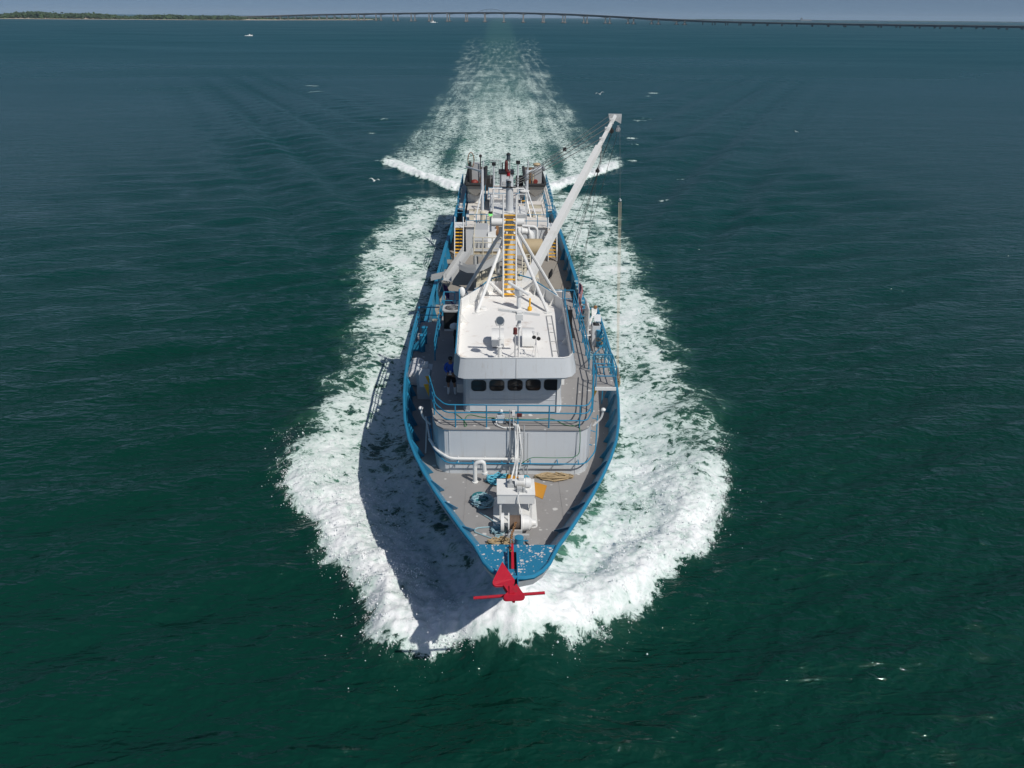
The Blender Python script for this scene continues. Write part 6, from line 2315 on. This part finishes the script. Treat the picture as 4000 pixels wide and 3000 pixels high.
# ================================================================== things beside the pilothouse
# condenser unit
ac = thing('condenser_unit', 'black condenser unit with round grey fan top on the starboard upper deck', 'air conditioner', (-3.08, 39.5, UD))
make('body', G().prism(rrect(-3.08, 39.45, .92, .92, .14), UD + .12, UD + 1.08), ['black'], ac, angle=.5)
make('top_panel', G().prism(rrect(-3.08, 39.45, 1.0, 1.0, .14), UD + 1.08, UD + 1.16), ['lightgrey'], ac, smooth=False)
make('fan_well', G().lathe([(0.4, 0), (0.4, .015)], (-3.08, 39.45, UD + 1.155), n=24), ['rubber'], ac)
k = G()
for i in range(4):
    a = i * math.pi / 4
    k.tube([(-3.08 - .38 * math.cos(a), 39.45 - .38 * math.sin(a), UD + 1.19), (-3.08 + .38 * math.cos(a), 39.45 + .38 * math.sin(a), UD + 1.19)], .008, 4)
for r in (.14, .26, .38):
    k.tube([(-3.08 + r * math.cos(a), 39.45 + r * math.sin(a), UD + 1.19) for a in np.linspace(0, 6.283, 21)[:-1]], .008, 4, closed=True)
make('fan_guard', k, ['steel'], ac)
make('foot_frame', G().box(-3.5, -2.66, 39.0, 39.1, UD, UD + .12).box(-3.5, -2.66, 39.8, 39.9, UD, UD + .12), ['white'], ac, smooth=False)
t = thing('black_locker', 'low black locker under the satellite dome by the pilothouse wall', 'locker', (-2.55, 36.9, UD))
make('body', G().box(-2.85, -2.25, 36.6, 37.4, UD, UD + .7), ['black'], t, smooth=False)
make('lid', G().box(-2.88, -2.22, 36.57, 37.43, UD + .7, UD + .75), ['rubber'], t, smooth=False)
# black box on port side
t = thing('black_cabinet', 'open black cabinet on the port upper deck beside the roof', 'cabinet', (2.95, 39, UD))
make('back', G().box(2.6, 3.35, 39.4, 39.5, UD, UD + 1.1), ['black'], t, smooth=False)
make('tray', G().box(2.6, 3.4, 38.1, 39.4, UD, UD + .05), ['rubber'], t, smooth=False)
make('red_canister', G().cyl((2.85, 38.8, UD + .05), (2.85, 38.8, UD + .45), .09, n=10), ['darkred'], t)
make('white_ring', G().tube([(2.85 + .14 * math.cos(a), 38.8 + .14 * math.sin(a), UD + .5) for a in np.linspace(0, 6.28, 15)[:-1]], .025, 5, closed=True), ['white'], t)
# pipe manifold on the port side
mf = thing('pipe_manifold', 'stack of white horizontal pipes rising to a manifold at the port rail', 'pipes', (4.46,45.05,4.50))
for i in range(7):
    y_ = 43.9 - .28 * i
    z_ = 5.9 - .22 * i
    k = G().tube(fillet([(3.55, y_, z_), (4.55, y_, z_), (4.75, y_, z_ + .05)], .1), .045, 6)
    make('pipe', k, ['white'], mf)
for i in range(4):
    k = G().tube(fillet([(4.7, 43.2 - .2 * i, 5.1), (4.95, 43.6, 5.25), (5.0 + .08 * i, 44.1, 5.3), (5.0 + .09 * i, 44.3, 5.55)], .25, 4), .04, 6)
    make('riser', k, ['white'], mf)
make('gauge', G().ball((5.2, 44.3, 5.6), .12, 8), ['rust'], mf)
make('bracket', G().box(4.55, 4.62, 42.2, 44.2, 4.3, 6.2), ['white'], mf, smooth=False)
# control box port
cbx = thing('control_box', 'white control pedestal with black levers at the port rail', 'control box', (5.15, 43.6, 3.58))
make('body', G().box(4.95, 5.4, 43.1, 43.7, 3.58, 4.85), ['wallwhite'], cbx, smooth=False)
make('lever_plate', G().box(5.0, 5.35, 43.15, 43.65, 4.85, 4.89), ['black'], cbx, smooth=False)
make('lever', G().tube([(5.1, 43.4, 4.85), (5.08, 43.3, 5.05)], .025, 5), ['black'], cbx)
make('lid', G().plate([(5.1, 43.75, 4.9), (5.5, 43.75, 4.9), (5.5, 44.0, 5.25), (5.1, 44.0, 5.25)], .03), ['wallwhite'], cbx, smooth=False)
# life raft canister, starboard
lr = thing('life_raft', 'white life raft canister strapped on the starboard side deck', 'life raft', (-5.0, 37.9, 3.58))
k = G().tube([(-4.95, 36.9, 4.2), (-4.95, 37.0, 4.2), (-4.95, 38.7, 4.2), (-4.95, 38.8, 4.2)], [.34, .44, .44, .34], 16)
make('canister', k, ['clothwhite'], lr)
for y in (37.3, 37.85, 38.4):
    make('strap', G().tube([(-4.95, y - .03, 4.2), (-4.95, y + .03, 4.2)], .452, 16), ['lightgrey'], lr)
make('cradle', G().box(-5.3, -4.6, 37.2, 37.4, 3.58, 3.85).box(-5.3, -4.6, 38.3, 38.5, 3.58, 3.85), ['blue'], lr, smooth=False)
# white console starboard
cs = thing('deck_console', 'tall white console with small box on top by the starboard stairs', 'console', (-4.3, 35.6, 3.6))
make('front', G().plate([(-4.58,35.50,5.40), (-4.01,35.50,5.40), (-4.05,35.20,4.54), (-4.53,35.20,4.54)], .08), ['wallwhite'], cs, smooth=False)
a = (-4.32,35.70,5.32)
make('cabinet', G().box(a[0] - .4, a[0] + .4, 35.6, 36.3, 3.6, a[2]), ['wallwhite'], cs, smooth=False)
make('top_box', G().box(a[0] - .12, a[0] + .18, 35.75, 36.05, a[2], a[2] + .25), ['white'], cs, smooth=False)
k = G().tube([(a[0] + .46, 35.5, a[2] + .1), (a[0] + .4, 35.3, a[2] - .9), (a[0] + .55, 34.9, a[2] - 1.3)], .035, 6)
make('side_rail', k, ['blue'], cs)

# four yellow cans on the starboard work deck stairs area
for i, (px_, py_, lb) in enumerate(((1737, 1172, 'aftmost'), (1733, 1190, 'second from aft'), (1727, 1207, 'third from aft'), (1724, 1224, 'nearest'))):
    p = ((-4.27,50.29,3.90), (-4.27,49.36,3.90), (-4.32,48.50,3.90), (-4.31,47.67,3.90))[i]
    t = thing('yellow_ring_can', 'orange yellow topped can, %s in the row by the starboard stairs' % lb, 'can', (p[0], p[1], 3.55), 'yellow topped cans in a row')
    make('can', G().lathe([(0.18, 0), (0.19, .3)], (p[0], p[1], 3.55), n=14), ['cream'], t)
    make('rim', G().tube([(p[0] + .2 * math.cos(a), p[1] + .2 * math.sin(a), 3.88) for a in np.linspace(0, 6.283, 17)[:-1]], .045, 6, closed=True), ['yellow'], t)
    make('hub', G().lathe([(0.1, 0), (0.1, .03)], (p[0], p[1], 3.84), n=10), ['yellow'], t)

# flags
def flag(name, label, staff_a, staff_b, pts, width, mats, stripes, group, seed=0):
    t = thing(name, label, 'flag', staff_a, group)
    make('staff', G().tube([staff_a, staff_b], .022, 6), ['lightgrey'], t)
    nu, nv = 22, 20
    P0 = [Vector(p) for p in pts]
    rows = []
    for i in range(nu + 1):
        u = i / nu * (len(P0) - 1)
        j = min(int(u), len(P0) - 2)
        c = P0[j].lerp(P0[j + 1], u - j)
        row = []
        for v in range(nv + 1):
            w = v / nv
            fold = math.sin(w * 13 + i * .22 + seed) * .06 * (0.4 + w)
            row.append((c.x + width * w * (0.8 + .2 * math.sin(i * .4)), c.y + fold + .05 * math.sin(i * .5), c.z - .18 * w))
        rows.append(row)
    g_ = G()
    for i in range(nu):
        for v in range(nv):
            g_.add([rows[i][v], rows[i][v + 1], rows[i + 1][v + 1], rows[i + 1][v]], [(0, 3, 2, 1)], stripes(i / nu, v / nv))
    bm = make('cloth', g_, mats, t)
    sol = bm.modifiers.new('thickness', 'SOLIDIFY')
    sol.thickness = 0.012
    return t


sa, sb = (4.09,43.20,4.05), (4.03,43.60,8.24)
flag('national_flag', 'limp flag with red and white stripes on the port staff', sa, sb, [lerp(sb, sa, .2), lerp(sb, sa, .62)], .27, ['clothred', 'clothwhite', 'clothnavy'], lambda u, v: (2 if (u < .32 and v < .45) else int(v * 9 + u * 2) % 2), 'flags at the ship sides', 1)
flag('white_flag', 'limp white flag below the striped one on the port staff', (sa[0] + .02, sa[1] - .1, sa[2]), (sa[0] + .02, sa[1] - .1, sa[2] + 1.7), [lerp(sb, sa, .66), lerp(sb, sa, .97)], -.34, ['clothwhite', 'lightgrey'], lambda u, v: (1 if (v * 7 + u * 3) % 1 < .2 else 0), 'flags at the ship sides', 2)
sa, sb = (-4.10,43.50,4.81), (-4.10,43.80,7.20)
flag('purple_flag', 'purple flag with pale emblem drooping from the starboard staff', sa, sb, [(-3.85,43.60,7.22), (-3.74,43.50,6.60), (-3.45,43.20,6.31), (-3.12,42.80,6.00)], .3, ['purple', 'clothwhite'], lambda u, v: (1 if (.42 < u < .62 and .15 < v < .55 and (u * 23 + v * 7) % 1 < .5) else 0), 'flags at the ship sides', 3)
make('staff_arm', G().tube([sb, (-3.81,43.60,7.47), (-4.07,43.60,6.75)], .02, 5), ['white'], bpy.data.objects['purple_flag'])

# workboats on the after deck
def workboat(s, label, mirror_gear):
    x0 = -2.95 if s < 0 else 3.0
    z0 = 5.05
    t = thing('workboat', label, 'boat', (x0, 77, AH), 'aluminium workboats carried aft')
    hw = 0.98
    k = G()
    st_ = [(77.0, .80, .62, 0.42, 1.45), (78.2, .95, .85, 0.12, 1.35), (81, 1.0, .92, 0.0, 1.25), (85, 1.0, .92, 0.0, 1.2), (88.6, .95, .88, 0.0, 1.2)]
    rows = []
    for d, wt, wb, zb, zt2 in st_:
        rows.append([(x0 - hw * wt, d, z0 + zt2), (x0 - hw * wb, d + .1, z0 + zb + .35), (x0 + s * -.05, d + .25, z0 + zb - .1), (x0 + hw * wb, d + .1, z0 + zb + .35), (x0 + hw * wt, d, z0 + zt2)])
    for i in range(len(rows) - 1):
        k.strip(rows[i], rows[i + 1], 0)
    k.add(rows[0], [(0, 1, 2, 3, 4)])
    k.add(rows[-1], [(4, 3, 2, 1, 0)])
    make('hull', k, ['boatgrey'], t, angle=.5)
    make('well_deck', G().box(x0 - .85, x0 + .85, 77.3, 88.4, z0 + .9, z0 + .95), ['boatgrey'], t, smooth=False)
    k = G().tube([(x0 - hw * .95, 88.5, z0 + 1.2), (x0 - hw, 81, z0 + 1.26), (x0 - hw * .97, 78.2, z0 + 1.36), (x0 - hw * .84, 76.95, z0 + 1.46), (x0 + hw * .84, 76.95, z0 + 1.46), (x0 + hw * .97, 78.2, z0 + 1.36), (x0 + hw, 81, z0 + 1.26), (x0 + hw * .95, 88.5, z0 + 1.2)], .16, 8)
    make('fender', k, ['rubber'], t)
    make('bow_deck', G().box(x0 - .78, x0 + .78, 77.0, 77.9, z0 + 1.38, z0 + 1.44), ['boatgrey' if s > 0 else 'rubber'], t, smooth=False)
    if s < 0:
        make('hydraulic_tank', G().box(x0 - .35, x0 + .45, 80.2, 81.2, z0 + .9, z0 + 2.9), ['lightgrey'], t, smooth=False)
        make('net_roller', G().tube([(x0 - .55, 79.6, z0 + 1.2), (x0 - .6, 79.7, z0 + 2.4), (x0 - .5, 79.8, z0 + 3.2)], [.2, .24, .1], 9), ['rubber'], t)
        hoop = [(x0 - .45 + .3 * math.sin(a), 79.9, z0 + 3.3 + .75 * math.cos(a)) for a in np.linspace(0, 6.283, 21)[:-1]]
        make('hose_loop', G().tube(hoop, .045, 6, closed=True), ['rust'], t)
        make('pile', G().ball((x0 - .1, 79.3, z0 + 1.25), (.38, .4, .28), 10), ['toolred'], t)
        make('orange_gear', G().ball((x0 + .62, 79.3, z0 + 1.45), (.22, .3, .65), 10), ['orange'], t)
        make('pole_light', G().tube([(x0 + .5, 80, z0 + 1), (x0 + .5, 80, z0 + 3.6)], .05, 6).ball((x0 + .5, 80, z0 + 3.7), .16, 8), ['rubber'], t)
    else:
        make('hydraulic_tank', G().box(x0 - .05, x0 + .7, 80.0, 81.0, z0 + .9, z0 + 2.7), ['lightgrey'], t, smooth=False)
        make('engine_reel', G().lathe([(0.2, -.15), (0.25, 0), (0.2, .15)], (x0 + .05, 79.6, z0 + 1.3), rot=(math.radians(90), 0, 0), n=14), ['toolred'], t)
        make('red_bottle', G().tube([(x0 - .78, 79.4, z0 + 1.0), (x0 - .78, 79.4, z0 + 2.0)], .12, 8), ['toolred'], t)
        make('brown_post', G().tube([(x0 - .5, 79.8, z0 + 1), (x0 - .45, 79.8, z0 + 2.6)], .13, 8), ['rust'], t)
        make('beige_post', G().tube([(x0 - .2, 79.6, z0 + 1), (x0 - .2, 79.6, z0 + 2.0)], .1, 8), ['beige'], t)
        make('cushion', G().ball((x0 + .2, 80.4, z0 + 2.85), (.4, .35, .18), 10), ['tank'], t)
    for y in (78.6, 85):
        make('cradle', G().box(x0 - .8, x0 + .8, y - .12, y + .12, AH, z0 + .25), ['white'], t, smooth=False)
    return t


workboat(-1, 'grey workboat with black bow fender and rope hoop, starboard side of the after deck', 0)
workboat(1, 'pale grey workboat with square tank and red reel, port side of the after deck', 1)

# ================================================================== person on the starboard upper deck
FP = (-2.70, 31.35, UD)
pr = thing('person', 'person in blue shirt, black shorts, black cap and white boots on the upper deck', 'person', FP)


def skin_mesh(name, joints, edges, mat, parent, sub=2, root=0):
    me = bpy.data.meshes.new(name)
    me.from_pydata([tuple(j[:3]) for j in joints], edges, [])
    o = bpy.data.objects.new(name, me)
    COL.objects.link(o)
    sm_ = o.modifiers.new('skin', 'SKIN')
    sm_.use_smooth_shade = True
    if not me.skin_vertices:
        raise RuntimeError('no skin layer')
    lay = me.skin_vertices[0].data
    for i, j in enumerate(joints):
        rr = j[3] if isinstance(j[3], tuple) else (j[3], j[3])
        lay[i].radius = rr
        lay[i].use_root = (i == root)
    sb_ = o.modifiers.new('subdivision', 'SUBSURF')
    sb_.levels = sub
    sb_.render_levels = sub
    dg = bpy.context.evaluated_depsgraph_get()
    me2 = bpy.data.meshes.new_from_object(o.evaluated_get(dg))
    o.modifiers.clear()
    o.data = me2
    me2.materials.clear()
    me2.materials.append(M[mat])
    me2.polygons.foreach_set('use_smooth', [True] * len(me2.polygons))
    o.parent = parent
    return o


# local frame: faces the camera (-y), x to image right, z up; 1.80 m tall
J = [
    (0, 0, .95, (.15, .11)), (0, .0, 1.12, (.15, .105)), (0, .01, 1.32, (.175, .115)), (0, .015, 1.46, (.10, .085)), (0, 0, 1.54, .055), (0, -.02, 1.60, .062), (0, -.025, 1.69, .085), (0, -.02, 1.76, .075),
    (-.19, .01, 1.43, .065), (-.25, .04, 1.17, .05), (-.10, -.24, 1.10, .036), (-.05, -.29, 1.11, .03),
    (.19, .01, 1.43, .065), (.25, .04, 1.17, .05), (.10, -.24, 1.09, .036), (.05, -.29, 1.10, .03),
    (-.10, 0, .86, .095), (-.12, .0, .48, .062), (-.12, .03, .26, .055), (-.12, .03, .08, .045), (-.125, -.13, .035, .04),
    (.10, 0, .86, .095), (.15, -.0, .48, .062), (.17, .03, .26, .055), (.17, .04, .08, .045), (.20, -.11, .035, .04),
]
E_ = [(0, 1), (1, 2), (2, 3), (3, 4), (4, 5), (5, 6), (6, 7), (3, 8), (8, 9), (9, 10), (10, 11), (3, 12), (12, 13), (13, 14), (14, 15), (0, 16), (16, 17), (17, 18), (18, 19), (19, 20), (0, 21), (21, 22), (22, 23), (23, 24), (24, 25)]
# fingers curled round the controller
for s, w in ((-1, 11), (1, 15)):
    bx_, by_, bz__ = J[w][:3]
    for f in range(4):
        i0 = len(J)
        zz_ = bz__ + .028 - .019 * f
        ln = (.036, .042, .040, .032)[f]
        J.append((bx_ + s * -.004, by_ - .02, zz_, .0095))
        J.append((bx_ - s * .012, by_ - .02 - ln * .8, zz_ - .004, .0085))
        J.append((bx_ - s * .034, by_ - .02 - ln * .95, zz_ - .008, .0078))
        E_ += [(w, i0), (i0, i0 + 1), (i0 + 1, i0 + 2)]
    i0 = len(J)
    J.append((bx_ - s * .012, by_ + .004, bz__ + .036, .0105))
    J.append((bx_ - s * .038, by_ - .022, bz__ + .05, .009))
    E_ += [(w, i0), (i0, i0 + 1)]
body = skin_mesh('body', J, E_, 'skin', pr)
k = G()
k.tube([(0, -.105, 1.685), (0, -.128, 1.655), (0, -.105, 1.65)], [.010, .017, .012], 7)
make('nose', k, ['skin'], pr, local=True)
for s in (-1, 1):
    make('ear', G().ball((s * .088, -.015, 1.675), (.012, .02, .03), 8), ['skin'], pr, local=True)
    make('eye', G().ball((s * .034, -.103, 1.695), .011, 8), ['black'], pr, local=True)
make('mouth', G().box(-.025, .025, -.112, -.104, 1.618, 1.626), ['darkred'], pr, local=True, smooth=False)
make('hair', G().ball((0, .0, 1.715), (.094, .10, .09), 12), ['black'], pr, local=True)
SJ = [(0, 0, .93, (.168, .125)), (0, 0, 1.12, (.168, .122)), (0, .01, 1.32, (.19, .13)), (0, .015, 1.47, (.115, .095)), (0, .01, 1.52, .07), (-.195, .01, 1.435, .082), (-.258, .04, 1.17, .066), (-.12, -.205, 1.105, .05), (.195, .01, 1.435, .082), (.258, .04, 1.17, .066), (.12, -.205, 1.095, .05)]
SE = [(0, 1), (1, 2), (2, 3), (3, 4), (3, 5), (5, 6), (6, 7), (3, 8), (8, 9), (9, 10)]
skin_mesh('shirt', SJ, SE, 'shirt', pr)
HJ = [(0, 0, .97, (.165, .125)), (0, 0, .90, (.165, .125)), (-.105, 0, .80, .125), (-.125, 0, .54, .105), (.105, 0, .80, .125), (.145, 0, .54, .105)]
skin_mesh('shorts', HJ, [(0, 1), (1, 2), (2, 3), (1, 4), (4, 5)], 'shorts', pr)
for s, (a, b2, c2, d2) in ((-1, (J[18], J[19], J[20], None)), (1, (J[23], J[24], J[25], None))):
    skin_mesh('boot', [(a[0], a[1], .36, .075), (a[0], a[1], .2, .066), (b2[0], b2[1], .07, .06), (c2[0], c2[1] - .03, .045, .048)], [(0, 1), (1, 2), (2, 3)], 'whiteboot', pr)
k = G().ball((0, -.012, 1.745), (.102, .11, .075), 14)
k.prism([(-.075, -.08), (-.06, -.2), (0, -.225), (.06, -.2), (.075, -.08)], 1.725, 1.737)
make('cap', k, ['black'], pr, local=True)
make('cap_badge', G().ball((-.0, -.118, 1.765), (.018, .008, .018), 8), ['lightgrey'], pr, local=True)
rcw = thing('remote_controller', 'pale grey remote controller with phone held by the person in blue', 'controller', (FP[0], FP[1] - .32, FP[2] + 1.1))
make('body', G().obox((0, -.02, 0), (.13, .10, .045), (-.5, 0, 0)), ['white'], rcw, local=True, smooth=False)
make('phone', G().obox((0, .045, .065), (.075, .012, .14), (-.5, 0, 0)), ['clothwhite'], rcw, local=True, smooth=False)
for s in (-.04, .04):
    make('stick', G().tube([(s, -.03, .02), (s, -.045, .05)], .006, 5), ['black'], rcw, local=True)

# loose rope hung on the starboard rail, small marks on the port bulwark
coil('hanging_rope', 'worn rope tied round the starboard sheer rail', ((-5.33,35.35,4.70)[0], (-5.33,35.35,4.70)[1], 4.1), .16, .3, 5, 'hosegrey', seed=21, messy=.3, h=.5, r=.03, group='ropes on the side rails')
coil('hanging_rope', 'worn rope tied round the port rail below the tackle', ((5.49,36.34,4.70)[0], (5.49,36.34,4.70)[1], 4.1), .16, .35, 6, 'ropetan', seed=22, messy=.3, h=.6, r=.03, group='ropes on the side rails')
for i in range(9):
    d = 50.0 + i * 0.9
    x = blow(d) - .06
    make('fairlead_clip', G().box(x - .16, x + .1, d - .09, d + .09, 3.07, 3.14), ['ropepale'], ship, smooth=False)
p_ = (5.20,62.97,3.00)
text_mesh('bulwark_mark', 'JL', 0.42, 'clothwhite', ship, facing((blow(61.5) - .35, 61.5, 2.72), ship, (0.1, -1, .0), (-.35, 0, 1)))
